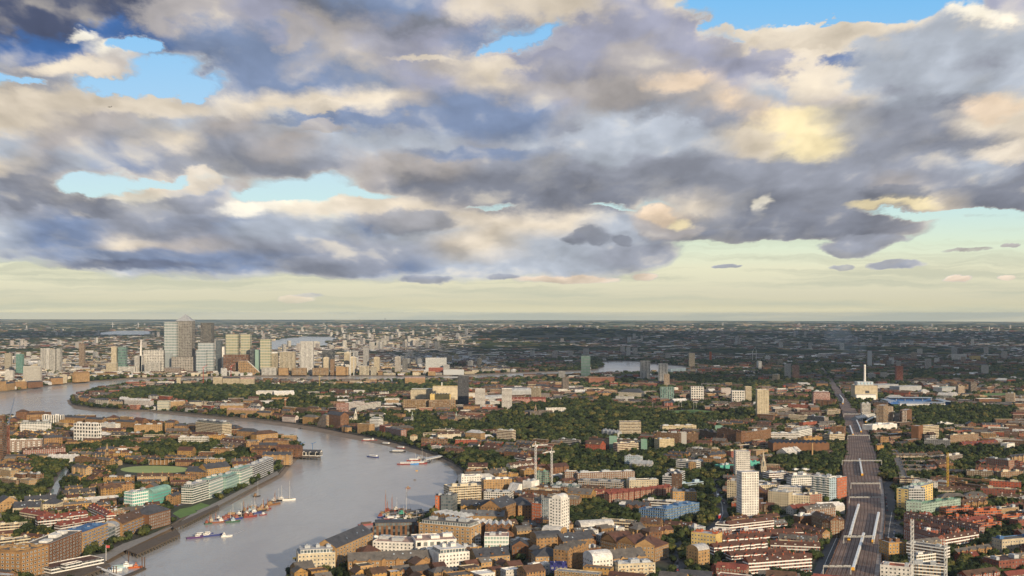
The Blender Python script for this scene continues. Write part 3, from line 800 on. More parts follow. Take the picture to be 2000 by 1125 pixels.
# ------------------------------------------------------------------ the buildings one can tell apart
# kind | left x,y, right x,y of the front's foot, top row, depth m | facade | wall | trim | roof | roof colour | options | label
CATALOG = """
apartment_block|-30,1128,40,1132,1079,32|small|tan|tan2|flat|felt|W|tan brick block with flat roof and canted bays at the bottom left corner
apartment_block|42,1132,95,1118,1077,30|small|tan|tan2|flat|felt|W|tan brick block with round rooflight beside the river terminal
apartment_block|96,1112,160,1083,1062,24|frame|brown|white|flat|felt|W|brick block with white stone bands behind the white river terminal
warehouse|161,1083,211,1063,1040,22|small|tan2|blue|flat|blue|WB|tan brick warehouse with blue balconies and blue glass penthouse
apartment_block|212,1063,226,1056,1034,20|glass|dglass|grey|flat|zinc||narrow dark glass fronted block between tan warehouses
apartment_block|227,1056,238,1050,1030,18|band|conc|lgrey|barrel|zinc||slim block with curved white balcony ends among the river warehouses
warehouse|239,1052,290,1031,1014,20|small|tan|blue|gable|dbrown|WB|long brown brick warehouse with blue hoists above the piled jetty
warehouse|291,1036,333,1024,995,24|small|brown|blue|hip|slate|W|tall brown wharf building with corner tower at the end of the jetty
apartment_block|259,997,298,990,962,16|glass|teal|white|flat|zinc||turquoise glass crescent apartment block, left half
apartment_block|299,992,334,982,962,16|glass|gglass|teal|barrel|copper||turquoise glass crescent apartment block with curved roof, right half
apartment_block|376,984,408,974,952,16|band|green|offw|step|lgrey||green glass riverside block with white balconies, lowest of the stepped row
apartment_block|410,974,436,964,942,18|glass|gglass|offw|step|copper||green glass riverside block with drum top, second of the stepped row
apartment_block|442,963,467,953,936,18|glass|gglass|pgreen|step|copper||green glass riverside block with curved crown, third of the stepped row
apartment_block|471,953,493,944,921,20|glass|green|offw|step|copper||tallest green glass riverside block with spire at the far end of the stepped row
apartment_block|495,940,534,922,909,14|band|slate|lgrey|flat|lgrey|B|white and dark balconied row beside the promenade trees
warehouse|362,936,405,938,915,22|small|tan|brown|gable|slate|c|tan brick school building with dark slate roof by the cricket ground
warehouse|404,938,450,932,909,22|frame|ochre|cream|gable|slate|c|tan building with tall arched gable window behind the green glass row
terrace|338,988,360,980,966,10|small|tan|brown|gable|slate|c|tan terrace running down to the garden beside the turquoise crescent
apartment_block|0,1006,36,1002,974,22|small|tan2|cream|gable|slate||tan apartment building with grey gable at the left edge
apartment_block|25,1010,78,1008,984,20|small|cream2|white|gable|slate||low cream building with dark pitched roof and white rendered centre
apartment_block|48,990,110,986,972,16|small|offw|white|gable|slate||long dark roofed building with white end bay
apartment_block|108,1002,124,996,977,18|small|cream|white|hip|slate||white gabled end block facing the red brick estate
apartment_block|38,1022,84,1030,1002,12|band|red2|cream|gable|rred|c|red brick estate block with red roof, left arm
apartment_block|74,1042,130,1036,1010,12|band|red2|offw|gable|rred|c|red brick estate block with rows of white balconies
apartment_block|128,1032,172,1026,1004,12|band|red|offw|gable|rred|c|red brick estate block with red tiled roof behind the blue topped warehouse
apartment_block|118,1050,205,1034,1022,11|band|red2|offw|gable|rred|c|lowest red brick estate block, nearest the river warehouses
apartment_block|172,1012,208,1030,1002,11|band|red|offw|gable|rred|c|red tiled estate wing running towards the river
apartment_block|-10,1048,55,1043,1026,10|band|brown|cream|flat|felt||low flats with cream top storey at the left edge
apartment_block|0,1078,30,1074,1054,10|band|dbrown|cream|flat|lgrey||left pair of low blocks with cream upper floor
apartment_block|32,1074,60,1070,1052,10|band|dbrown|cream|flat|lgrey||second low block with cream upper floor beside the brick warehouse
apartment_block|10,890,82,888,860,14|frame|brown|white|flat|felt|B|white and brown modern block near the construction tower
apartment_block|45,898,128,893,876,12|frame|red2|offw|gable|dbrown|c|long red brick block with white window rows and brown roof
apartment_block|86,876,122,874,852,14|small|tan|cream|gable|slate|c|tan block with hipped dormers left of the white slab
warehouse|192,893,231,890,875,14|small|tan|cream|hip|slate|c|tan institutional building with small cupola
tower_block|144,866,189,868,828,14|grid|white|white|flat|lgrey||white slab block with gridded windows on the left
apartment_block|190,850,246,848,838,12|small|tan2|tan|gable|rbrown|c|long low tan range right of the white slab
apartment_block|39,848,100,846,828,24|band|offw|white|step|felt||white and dark stepped apartment block on the left
apartment_block|82,832,122,832,811,12|pier|white|white|flat|lgrey||white apartment block with vertical piers by the river
warehouse|31,826,52,826,801,16|small|brown|tan|hip|dbrown||dark brown riverside warehouse with tall gable on the left
warehouse|52,826,100,824,807,14|small|tan|brown|gable|dbrown||long brown riverside warehouse left of the white piered block
apartment_block|122,830,165,832,814,12|small|tan|offw|gable|slate||tan riverside block right of the white piered block
apartment_block|166,834,200,836,817,12|small|tan|cream|gable|slate||tan gabled riverside block with white dormers
apartment_block|195,842,225,844,828,14|frame|white|offw|flat|lgrey||white rendered block with balconies near the river bank
apartment_block|226,840,262,842,822,12|small|tan|brown|gable|slate||brown roofed tan block among the left river bank row
apartment_block|262,848,320,846,830,12|small|tan2|brown|flat|slate||long tan block with dark roof behind the park trees
warehouse|322,848,338,848,822,14|small|tan|brown|hip|slate||tall tan wharf tower on the far river side
warehouse|340,850,362,850,828,14|small|tan|brown|hip|slate||tan wharf with hipped roof beside the tall wharf tower
apartment_block|382,852,434,858,829,22|band|tan|cream|step|slate||large tan block with rows of balconies above the river
apartment_block|436,850,462,852,832,18|small|brown|tan|hip|slate||brown block with pointed slate roof above the river
warehouse|462,862,498,864,839,18|small|tan|brown|hip|slate||brown brick warehouse with slate roof at the river bend
warehouse|501,868,543,864,844,20|small|ochre|brown|hip|dbrown|W|orange brown warehouse standing alone at the bend
apartment_block|348,872,405,872,854,14|band|cream2|offw|flat|lgrey||cream balconied block behind the park trees
apartment_block|430,872,475,878,862,14|frame|brown|white|gable|rbrown|c|long tan building with white gables and red brown roof
apartment_block|481,882,512,880,865,12|small|tan|tan2|flat|felt||tan flat roofed block near the orange brown warehouse
warehouse|512,908,568,908,884,16|small|tan2|cream|gable|slate|Wc|tan wharf with white dormers near the police pier
warehouse|540,892,585,893,871,16|small|brown|tan|gable|rbrown|c|brown wharf with brown roof beside the pier building
apartment_block|505,886,540,886,866,14|small|brown|tan|gable|slate|c|brown gabled wharf behind the pier
warehouse|582,1122,655,1118,1082,26|frame|cream|white|step|lgrey|W|big white and cream wharf end with roof terrace at the river
warehouse|657,1114,728,1080,1058,24|frame|tan2|white|gable|slate|W|long cream wharf wing with slate vault roof reaching back from the river
warehouse|680,1127,846,1120,1086,20|frame|tan|brown|gable|felt|W|long brown brick warehouse with grey roof at the bottom edge
office|728,1090,811,1094,1060,30|plain|white|white|flat|pink|W|white modernist museum box with tan roof deck
office|812,1096,892,1092,1056,34|grid|white|white|flat|pink||white flat roofed office with square windows and roof light
office|836,1108,880,1106,1076,20|glass|gglass|white|flat|white||white penthouse block with glazed front at the bottom centre
office|857,1128,917,1122,1082,26|frame|white|offw|step|white|W|white stepped block with terraces at the bottom centre
warehouse|728,1062,817,1060,1028,24|pier|brown|brown|step|slate|n|brick building with dark green glass top and orange strip by the water
apartment_block|818,1068,919,1078,1030,24|frame|tan2|white|step|felt|W|tan brick apartment block with white roof terraces
office|901,1076,939,1074,1051,22|band|conc|lgrey|barrely|zinc||grey curved roof block behind the white offices
office|946,1086,994,1086,1047,22|glass|pgreen|white|flat|pink||white framed block with pale green glazing
warehouse|930,1112,996,1106,1078,22|small|tan2|brown|gable|slate|W|tan warehouse with dark blue roof at the bottom centre
apartment_block|850,1008,882,1008,968,14|band|orange|dgrey|flat|felt|W|orange apartment block on the waterfront
apartment_block|883,1010,893,1004,968,14|glass|dglass|dgrey|flat|slate||dark clad annex of the waterfront beside the orange block
apartment_block|878,994,940,990,951,24|band|tan2|cream|flat|lgrey|B|tall tan waterfront block behind the orange one
apartment_block|901,956,941,954,930,16|frame|white|white|flat|lgrey|W|white waterfront block with narrow windows
warehouse|900,1006,970,1006,980,20|frame|ochre|tan|gable|slate|W|ochre brick warehouse with dark arched openings
warehouse|898,1024,984,1026,1001,18|frame|tan2|brown|gable|dgrey|W|long tan warehouse with skylit grey roof
warehouse|978,1024,1008,1012,981,26|small|tan|brown|gable|slate|c|dark roofed warehouse running away from the water
apartment_block|945,966,1000,964,937,18|small|tan2|white|flat|lgrey||tan block with set back white upper floor near the water
office|945,984,996,986,962,20|band|white|offw|flat|slate||white stepped block beside the dark roofed warehouses
apartment_block|914,930,952,930,906,16|band|ochre|cream|gable|rbrown||ochre block with galleried floors by the foreshore
apartment_block|962,936,990,934,917,14|band|ochre|cream|gable|felt||small ochre block with white bands near the foreshore
warehouse|842,1036,900,1046,1012,22|small|tan|tan|saw|zinc||low warehouse with pale gabled roofs behind the waterfront
warehouse|900,1048,950,1052,1024,20|small|brown|tan|saw|offw||pale roofed warehouse range in the centre foreground
warehouse|948,1054,1000,1054,1026,22|small|brown|red|saw|offw||warehouse with white saw tooth roof
tower_block|1078,1060,1096,1062,973,16|frame|white|white|barrely|white|W|white tower with curved roof crest in the foreground
tower_block|1097,1062,1112,1056,976,15|frame|white|white|flat|white|W|right half of the white foreground tower with a column of windows
tower_block|1437,937,1465,937,881,16|punch|offw|conc|flat|lgrey|n|pale concrete tower block, the farther of the pair by the church
tower_block|1449,1018,1482,1017,922,18|punch|white|offw|flat|lgrey|n|tall white concrete tower block, the nearer of the pair
apartment_block|1420,984,1449,986,940,22|punch|cream2|cream|flat|pink||cream modern block with square windows left of the tall white tower
apartment_block|1043,1018,1058,1022,974,14|band|lblue|dgrey|flat|felt||block with blue grey balconies beside its red brick half
apartment_block|1058,1022,1073,1018,984,14|frame|orange|white|flat|felt|W|red orange brick block near the white foreground tower
apartment_block|1103,944,1128,944,921,12|frame|brown|white|flat|lgrey||brown brick block at the left end of a long flat roofed range
apartment_block|1128,946,1240,942,924,12|frame|brown|white|flat|lgrey||long brown brick range with white window rows among trees
apartment_block|1229,962,1286,960,938,14|frame|cream2|white|flat|felt|W|cream brick flats with white stair head
office|1129,958,1214,962,942,26|band|tan2|grey|flat|dgrey||low school building with grey flat roofs
terrace|1158,978,1242,975,958,10|frame|red2|cream|gable|rred|c|red brick mansion range with red roof, far side of the courtyard
terrace|1190,988,1312,972,962,10|frame|red2|cream|gable|rred|c|red brick mansion range with red roof, near side of the courtyard
apartment_block|1314,992,1361,992,960,22|punch|ochre|dgrey|flat|lgrey|W|ochre modern block with dark artwork stripe and many windows
apartment_block|1302,952,1312,962,925,14|small|dbrown|offw|flat|slate||dark narrow end of a long receding block
apartment_block|1313,962,1338,950,930,14|band|slate|lgrey|flat|zinc||long dark balconied block receding between trees
apartment_block|1332,958,1374,954,944,14|band|slate|lblue|flat|blue||low block with blue roof edge behind the ochre modern block
apartment_block|1248,1020,1300,1026,998,18|band|lblue|blue|flat|blue||blue sheeted block wrapped in scaffolding, left part
apartment_block|1300,1026,1366,1012,994,18|band|lblue|blue|flat|lblue||blue sheeted block wrapped in scaffolding, right part
office|1135,1048,1200,1044,1030,20|pier|conc|offw|barrel|offw||stone hall with white vaulted roof in the centre foreground
warehouse|1173,1082,1205,1090,1048,26|small|tan|brown|gable|rbrown|W|brown brick warehouse with steep gables, left of the tan cluster
warehouse|1206,1090,1240,1096,1052,24|small|tan|brown|gable|rbrown|Wc|brown brick warehouse with arched hoist bays, middle of the tan cluster
warehouse|1241,1096,1278,1098,1056,24|small|tan2|brown|gable|rbrown|Wc|brown brick warehouse with dark balconies, right of the middle in the tan cluster
warehouse|1279,1098,1306,1088,1058,24|small|tan|brown|hip|rbrown|W|brown brick warehouse with chamfered corner, right end of the tan cluster
warehouse|1200,1118,1262,1112,1080,22|small|tan2|tan|gable|felt|W|tan warehouse in front of the brown brick cluster
warehouse|1158,1134,1197,1130,1092,20|plain|white|offw|barrel|white|W|white rounded building at the bottom edge
apartment_block|1207,1134,1280,1130,1102,20|frame|cream|tan|flat|white|WB|cream and tan apartment block with white roof at the bottom edge
warehouse|1075,1134,1108,1134,1104,18|punch|navy|navy|flat|navy|W|deep blue painted building at the bottom edge
warehouse|1048,1094,1098,1090,1052,18|small|tan|tan|barrel|slate||tan warehouse with two vaulted gables
warehouse|1046,1116,1098,1114,1076,22|small|tan2|brown|hip|slate|W|tan wharf block with dark slate hipped roof and arched loading doors
warehouse|1000,1092,1032,1092,1058,18|small|brown|red|gable|slate||brick warehouse with twin slate gables at the centre left
warehouse|1100,1094,1160,1086,1048,20|small|tan|brown|gable|slate|c|curved row of tan warehouses with slate roofs behind the foreground tower
warehouse|1110,1122,1150,1106,1076,16|small|tan|brown|saw|felt||ribbed roof warehouse lane at the bottom centre
warehouse|1010,1060,1038,1058,1038,16|small|tan2|cream|barrel|felt||small tan warehouse with rounded pediment
warehouse|1058,1062,1094,1066,1040,16|small|tan2|cream|barrel|offw||tan warehouse with rounded pediment at the foot of the white tower
apartment_block|1350,1076,1398,1082,1044,16|frame|yellow|orange|flat|lgrey|W|yellow clad stepped apartment block beside the trees
apartment_block|1356,1052,1378,1050,1030,12|glass|glass|lgrey|flat|lgrey||glazed upper block of the yellow apartments
apartment_block|1364,1112,1386,1108,1076,16|small|tan2|cream|barrel|lgrey||pale tan gabled house block below the yellow apartments
apartment_block|1397,1052,1425,1054,1024,12|band|dbrown|white|flat|rbrown||dark end block of the red and white flats
apartment_block|1425,1054,1512,1044,1020,11|band|red|white|gable|rbrown||long red and white banded block facing the towers
apartment_block|1412,1074,1520,1066,1048,11|band|red|white|gable|rbrown|c|red and white banded block, second from the top of the estate rows
apartment_block|1395,1096,1500,1086,1064,11|band|red|white|gable|rbrown|c|red and white banded block, third of the estate rows
apartment_block|1428,1106,1540,1098,1080,11|band|red|white|gable|rbrown|c|red and white banded block, fourth of the estate rows
apartment_block|1462,1128,1586,1118,1092,11|band|red|white|gable|rbrown|c|red and white banded block at the bottom of the estate rows
apartment_block|1400,1126,1455,1122,1104,12|frame|red|orange|gable|rbrown|c|red brick houses at the bottom beside the banded flats
apartment_block|1500,1054,1570,1052,1036,11|band|red|white|gable|rbrown|c|banded red brick block left of the railway, farthest row
apartment_block|1520,1062,1606,1066,1046,11|band|red|white|gable|rbrown|c|banded red brick block with curved end left of the railway
apartment_block|1505,1084,1602,1088,1062,11|band|red|offw|gable|rbrown|c|banded red brick block near the siding road
apartment_block|1500,1104,1586,1108,1084,11|band|red|offw|gable|rbrown|c|banded red brick block second from the bottom left of the railway
apartment_block|1546,1045,1606,1060,1036,11|frame|tan|cream|gable|rbrown|c|short cream and brown block at an angle left of the railway
apartment_block|1585,1036,1622,1050,1012,11|frame|brown|cream|gable|dbrown|c|brown brick walk up block with white windows beside the railway
apartment_block|1623,1050,1649,1044,1016,11|frame|brown|cream|gable|dbrown|c|brown brick end block right against the railway
apartment_block|1585,980,1620,984,932,16|band|gglass|white|flat|lgrey|B|pale turquoise apartment block beside the railway
apartment_block|1620,984,1634,983,934,14|punch|lblue|white|flat|lgrey||light blue patchwork front of the turquoise apartments
apartment_block|1635,982,1654,978,934,14|frame|orange|offw|flat|lgrey|W|orange brick end of the turquoise apartments at the railway
apartment_block|1500,994,1540,998,962,16|punch|cream|white|flat|lgrey||cream modern block with small windows, left of the cream group
apartment_block|1540,996,1582,998,968,16|punch|cream|white|flat|lgrey||cream modern block with terraces, right of the cream group
apartment_block|1520,974,1566,976,952,14|punch|offw|white|flat|lgrey||white modern block behind the cream group
apartment_block|1484,970,1518,968,948,16|punch|cream|white|flat|lgrey||cream apartment block right of the tall white tower
apartment_block|1582,998,1606,996,966,14|frame|red2|cream|flat|lgrey||red brick and cream block beside the turquoise apartments
apartment_block|1546,958,1590,956,934,14|band|white|white|step|lgrey||white block with oversailing flat roof
office|1502,944,1540,942,924,18|band|red2|white|flat|white||low red building with white flat roof
office|1550,926,1586,926,918,14|band|red2|white|flat|white||small red building with thin white roof behind the white block
warehouse|1605,1006,1650,1004,989,18|shed|offw|white|sawx|white||white saw tooth roof shed beside the railway
warehouse|1550,1006,1586,1002,989,14|small|offw|red|gable|rred||white works building with red gable roof
apartment_block|1763,998,1775,1004,954,20|band|grey|lgrey|flat|zinc||grey glass end of the yellow and green apartments
apartment_block|1776,1004,1822,990,956,16|punch|yellow|pgreen|flat|lgrey|W|yellow walled apartment block with green lower storeys
apartment_block|1770,1010,1800,1012,980,12|punch|pgreen|green|flat|pgreen|W|pale green apartment block at the street corner
apartment_block|1800,1012,1876,1000,984,12|punch|pgreen|green|flat|green||long pale green apartment wing
apartment_block|1838,982,1892,982,966,16|punch|yellow|tan|hip|felt||yellow brown block with grey hipped roof near the yellow crane
apartment_block|1884,978,1930,980,964,16|punch|ochre|tan|hip|felt||yellow brown block with grey hipped roof, right of its twin
apartment_block|1736,1096,1769,1094,1060,18|frame|ochre|brown|flat|zinc|W|orange brick block with grey top floors beside the railway
apartment_block|1770,1098,1846,1110,1070,11|band|brown|white|flat|slate||long white banded block reaching right from the orange brick one
apartment_block|1775,1134,1850,1140,1106,11|band|tan|white|flat|slate||white banded tan block at the bottom right
apartment_block|1790,1112,1852,1104,1084,11|band|cream2|white|flat|slate||cream fronted block inside the white masts
office|1719,1136,1778,1142,1108,16|punch|white|white|flat|orange|W|white building with round windows and orange roof hatches
apartment_block|1765,1036,1865,1054,1032,10|frame|red2|white|gable|rbrown|c|long red roofed block, left row behind the white mast
apartment_block|1765,1024,1912,1052,1026,10|frame|red2|white|gable|rbrown|c|longest red roofed block running diagonally on the right
apartment_block|1832,1082,1912,1068,1050,11|band|red|white|gable|rbrown|c|red and white banded block with archway on the right
apartment_block|1765,1062,1830,1082,1046,10|frame|red2|white|gable|rbrown|c|red roofed block inside the right hand courtyard
apartment_block|1848,1012,1902,1008,993,12|band|red|orange|flat|rbrown||red brick stepped flats, left group
apartment_block|1862,1030,1900,1028,1010,12|band|red|orange|flat|rbrown||red brick stepped flats, lower left group
apartment_block|1903,1020,1956,1018,998,12|band|red|orange|flat|rbrown||red brick stepped flats, middle group
apartment_block|1890,1046,1956,1040,1024,12|band|red|orange|flat|rbrown||red brick stepped flats, lower middle group
apartment_block|1957,1026,2010,1024,1008,12|band|red|orange|flat|rbrown||red brick stepped flats at the right edge
apartment_block|1957,1086,2020,1080,1054,14|frame|cream2|blue|flat|felt|W|cream clad block with blue window panels at the right edge
terrace|1870,1092,1950,1080,1074,9|small|tan|cream|gable|felt|c|low tan terrace with grey roof near the bottom right
terrace|1925,1112,2010,1100,1092,9|small|tan|cream|gable|felt|c|low tan terrace with brown roof at the bottom right corner
terrace|1741,885,1759,948,938,11|small|felt|tan|flat|felt|n|curved grey deck housing block, left end
terrace|1745,900,1812,900,886,10|band|brown|cream|gable|felt||terrace block with cream balconies, first of the ranks right of the railway
terrace|1760,909,1808,909,900,10|band|brown|cream|gable|felt||terrace block, second of the ranks right of the railway
terrace|1762,917,1816,917,908,10|band|brown|cream|gable|felt||terrace block, third of the ranks right of the railway
terrace|1765,926,1820,926,916,10|band|brown|cream|gable|felt||terrace block, fourth of the ranks right of the railway
terrace|1745,942,1860,954,944,10|small|brown|felt|flat|felt||long low brown deck block right of the railway
terrace|1860,952,2005,974,962,10|small|brown|tan|flat|felt||long low brown deck block reaching the right edge
terrace|1830,940,2005,958,947,10|small|brown|tan|flat|felt||second long brown deck block behind the yellow crane
apartment_block|1925,920,1970,926,899,14|frame|red2|cream|flat|slate|c|red brick mansion block with cream window bays
apartment_block|1970,918,1992,920,902,12|band|red|red2|flat|felt||bright red gallery block near the right edge
apartment_block|1888,936,1940,938,921,12|frame|dbrown|cream|flat|felt||dark brown block with white window rows
apartment_block|1955,940,1998,938,922,12|frame|brown|cream|flat|felt||brown block with cream windows near the right edge
apartment_block|1720,872,1736,872,853,12|small|tan|brown|flat|felt||tan block tight against the right side of the tracks
apartment_block|1713,884,1726,884,870,10|plain|ochre|tan|flat|felt||small ochre block beside the tracks
tower_block|1726,832,1735,829,792,16|band|conc|tan|flat|lgrey|n|left half of the nearer brown and white twin tower
tower_block|1735,829,1745,829,794,14|band|white|tan|flat|lgrey|n|white balconied half of the left twin tower
tower_block|1762,832,1771,832,802,16|band|white|brown|flat|lgrey|n|white balconied half of the right twin tower
tower_block|1771,832,1781,829,801,14|small|brown|brown|flat|lgrey|n|brown brick half of the right twin tower
apartment_block|1746,828,1762,829,808,12|band|brown|white|flat|felt||lower brown block between the twin towers
tower_block|1794,864,1803,862,832,14|plain|brown|brown|flat|lgrey|n|brown blank end of the broad slab right of the tracks
tower_block|1803,862,1834,860,832,16|band|tan|cream|flat|lgrey|n|broad tan slab with cream balconies right of the tracks
apartment_block|1805,874,1856,876,860,12|frame|slate|lgrey|flat|felt||dark block with white windows below the broad tan slab
apartment_block|1856,872,1911,868,850,12|frame|brown|cream|flat|felt||brown block with cream windows right of the broad slab
terrace|1880,876,1950,872,864,10|small|red2|blue|gable|rred||school with red roof and blue panels on the right
warehouse|1704,846,1752,842,831,26|shed|white|white|flat|white||white retail shed beside the tracks
warehouse|1676,826,1700,822,814,16|shed|zinc|lgrey|gable|offw||pale grey shed in the fork of the tracks
apartment_block|1835,836,1862,836,826,14|frame|white|white|flat|lgrey||small white block right of the retail shed
office|1589,792,1621,792,767,18|band|white|red|step|white||white and red apartment group left of the tracks
apartment_block|1539,802,1590,804,791,14|frame|red2|red|flat|felt||long red brick range left of the tracks
apartment_block|1540,824,1578,826,812,12|band|tan|cream|flat|felt||tan flats with cream bands left of the tracks
apartment_block|1578,826,1610,830,815,12|frame|dbrown|white|flat|felt||dark brown estate block with white windows near the tracks
apartment_block|1506,862,1560,862,846,16|band|brown|white|flat|white||brown and white banded estate block left of the tracks
apartment_block|1560,862,1586,856,842,16|band|white|white|step|lgrey||white stepped end of the banded estate block
warehouse|1510,888,1620,888,866,40|plain|brown|brown|saw|slate||big factory with ribbed grey roof beside the tracks
apartment_block|1648,858,1652,856,834,24|small|brown|tan|flat|felt||narrow works building against the left side of the tracks
apartment_block|1570,876,1606,872,856,14|small|ochre|tan|flat|felt||ochre works block behind the factory
apartment_block|1620,866,1650,864,848,16|band|tan|cream|flat|felt||tan and white offices beside the tracks
tower_block|1479,820,1502,820,761,18|small|cream2|offw|flat|lgrey|n|slender cream tower block beyond the park
tower_block|1210,852,1252,852,823,18|band|brown|cream|flat|lgrey|n|broad red brown and cream slab block in front of the park trees
apartment_block|1294,844,1360,842,832,14|band|yellow|cream|flat|pink||long yellow block in front of the park trees
apartment_block|1175,850,1206,854,842,12|shed|zinc|lgrey|gable|zinc||pale roofed low hall left of the broad slab
apartment_block|1150,878,1190,882,858,11|frame|slate|brown|flat|slate||dark estate block left of a green sheeted stair tower
tower_block|1190,882,1205,882,852,9|glass|green|green|flat|green|n|green sheeted stair tower, the tallest left of the park
apartment_block|1205,880,1252,882,860,11|frame|slate|brown|flat|slate||dark brown estate block between two green stair towers
tower_block|1252,884,1264,884,858,8|glass|green|green|flat|green|n|green sheeted stair tower at the end of the dark blocks
apartment_block|1282,872,1328,874,846,11|frame|dbrown|tan|flat|slate||dark estate block with rows of small windows near the park
tower_block|1328,872,1341,872,844,9|glass|conc|grey|flat|lgrey|n|grey sheeted stair tower between dark estate blocks
apartment_block|1341,868,1364,868,846,11|frame|dbrown|tan|flat|slate||brown estate block right of the grey stair tower
apartment_block|1366,858,1414,868,848,11|small|dbrown|slate|flat|slate||dark roofed diagonal estate block right of the park edge
tower_block|1397,846,1411,846,831,8|glass|green|green|flat|green|n|small green sheeted tower top among the estate
apartment_block|1400,866,1448,872,842,11|frame|brown|dbrown|flat|slate||dark brown block with white doors near the church
apartment_block|1448,872,1506,862,846,11|frame|brown|tan|flat|slate||brown galleried block stretching towards the tracks
apartment_block|1288,880,1317,878,858,16|frame|cream2|yellow|flat|lgrey||cream and yellow block with gridded windows
apartment_block|1206,886,1264,882,866,14|band|red2|cream|flat|white||red brick and cream flats with white stair heads
apartment_block|1320,924,1360,928,902,14|band|slate|offw|flat|lgrey||white and dark banded block between trees in the centre
apartment_block|1360,928,1374,922,906,12|punch|tan2|cream|barrel|zinc||rounded tan end of the banded block
apartment_block|1220,912,1250,914,892,12|frame|lblue|offw|flat|lgrey||pale blue and white balconied block in the centre trees
apartment_block|1230,916,1272,918,902,16|punch|lgrey|cream|gable|zinc||low grey roofed building in the centre trees
warehouse|1406,924,1435,922,909,14|plain|teal|teal|flat|teal||bright teal clad building by the concrete tower
warehouse|1466,918,1484,916,903,12|plain|teal|teal|flat|teal||second teal clad building behind the concrete tower
warehouse|1006,972,1020,970,947,18|plain|white|slate|slopel|white||white angular building with sloping roof
office|1021,968,1038,970,940,18|plain|white|zinc|flat|zinc||white framed cubic building beside the cranes
office|1074,962,1122,966,950,22|glass|dglass|lgrey|flat|green||low glazed building with planted roof beside the cranes
office|1048,950,1073,950,922,16|band|conc|green|flat|conc||unfinished concrete frame between the two white cranes
apartment_block|1014,992,1042,996,968,12|frame|red2|cream|hip|rbrown|c|dark red mansion block near the foreground tower
apartment_block|1004,906,1028,910,891,12|band|rbrown|white|gable|rbrown||white banded brown block left of the cranes
warehouse|1000,1002,1012,1014,980,18|small|tan|brown|hip|slate||tan block on the road curving past the white tower
office_tower|320.6,729.8,344.6,729.8,629,50|curtain|tealg|lgrey|flat|white|n|pale green glass office tower with white crown left of the pyramid tower
office_tower|342.9,729.1,374.4,729.1,627,56|grid|stone|felt|pyr=28|zinc|n|tallest office tower, grey with a pyramid roof
office_tower|391.9,729.8,413,729.8,631,46|pier|felt|dgrey|flat|pgreen|n|dark grey striped office tower right of the pyramid tower
office_tower|386.6,730.9,416.4,730.9,670,24|curtain|glass|lgrey|flat|offw|n|white framed glass block in front of the dark striped tower
office_tower|383,731.9,402,731.9,684,18|curtain|glass|lgrey|flat|offw|n|lower step of the white framed glass block
office_tower|421,730.1,431,730.1,665,30|glass|dglass|slate|flat|offw|n|dark blue glass block behind the white framed one
office_tower|433.5,730.1,441,730.1,677,24|plain|white|white|flat|white|n|plain white slab between the office towers
office_tower|440.9,730.5,464,730.5,653,34|curtain|olive|cream2|flat|cream|n|left of the two green tinted office towers
office_tower|469.8,730.1,488,730.1,653,34|curtain|olive|cream2|flat|cream|n|right of the two green tinted office towers
office_tower|488,731.2,499,731.2,680,24|pier|slate|tan|flat|felt|n|dark brown block tucked behind the red brick office
office|436,731.9,484,731.9,693,40|grid|brown|felt|flat|brown|n|red brown office block at the foot of the green towers
apartment_block|465,732.6,507,732.6,705,18|grid|tan2|white|sloper|white|n|tan apartment block with a long sloping white stair roof
office_tower|498,731.5,508,731.5,683,20|glass|pgreen|green|flat|offw|n|short green glazed tower behind the sloping roof block
office_tower|508,731.9,528,731.9,663,26|curtain|olive|cream2|flat|cream|n|pale green glittering apartment tower
office|511,733,540,733,718,20|pier|offw|cream|flat|lgrey|n|low white ribbed riverside building by the glittering tower
office|527,731.2,542,731.2,690,20|pier|cream2|tan|barrel|white|n|cream block with arched white gable
office|546,731.5,575.6,731.5,687,26|pier|cream|white|flat|white|n|cream slab with slatted front and white cornice
office_tower|586,731.9,611,731.9,667,26|pier|white|cream|flat|lgrey|n|tall white tower with vertical ribs right of the office cluster
apartment_block|544,733,562,733,719,18|small|tan2|brown|flat|felt|n|tan riverside block, first of the long far bank row
apartment_block|570,733,598,733,719,18|pier|tan2|brown|flat|felt|n|tan ribbed riverside block, second of the far bank row
apartment_block|610,733,640,733,719,18|pier|tan2|brown|flat|felt|n|tan ribbed riverside block, third of the far bank row
tower_block|631.6,732.2,642,732.2,700,16|punch|cream|white|barrely|cream|n|pale rounded tower left of the slim brown tower
tower_block|645,732.6,653,732.6,702,14|band|brown|tan|flat|felt|n|slim brown banded tower on the far bank
apartment_block|656,733,680,733,717,18|small|tan2|tan|flat|felt|n|square tan riverside block right of the slim brown tower
tower_block|683.7,731.5,695,731.5,699,16|punch|cream|white|barrely|white|n|cream round topped tower on the far bank
apartment_block|702,732.6,721,732.6,715,16|pier|cream|white|flat|lgrey|n|cream ribbed block beside the round topped tower
apartment_block|724,732.6,735,732.6,716,14|band|slate|cream|flat|lgrey|n|dark and cream block between round topped towers
tower_block|730,731.5,741,731.5,700,16|punch|cream2|white|barrely|cream|n|second round topped tower of the far bank
tower_block|771,730.9,782.5,730.9,699,16|punch|conc|lgrey|barrely|lgrey|n|grey round topped tower standing apart
tower_block|786,730.1,795.5,730.1,701,14|band|conc|slate|flat|lgrey|n|grey tower beside the standing apart round topped one
office|831,728.8,872,728.8,699,24|glass|dglass|white|flat|white|n|dark glass office with white roof frame
office|837,731.5,865,731.5,718,20|frame|red|red2|flat|rred|n|red office building on the far bank
apartment_block|836,733.6,850,733.6,726,16|punch|tan2|cream|flat|cream|n|tan drum shaped riverside block
office|866,732.2,906,732.2,722,20|glass|zinc|lgrey|flat|zinc|n|grey glass range right of the red office
apartment_block|777,733.6,788,733.6,732,12|band|white|red2|gable|white|n|small white riverside block with red base
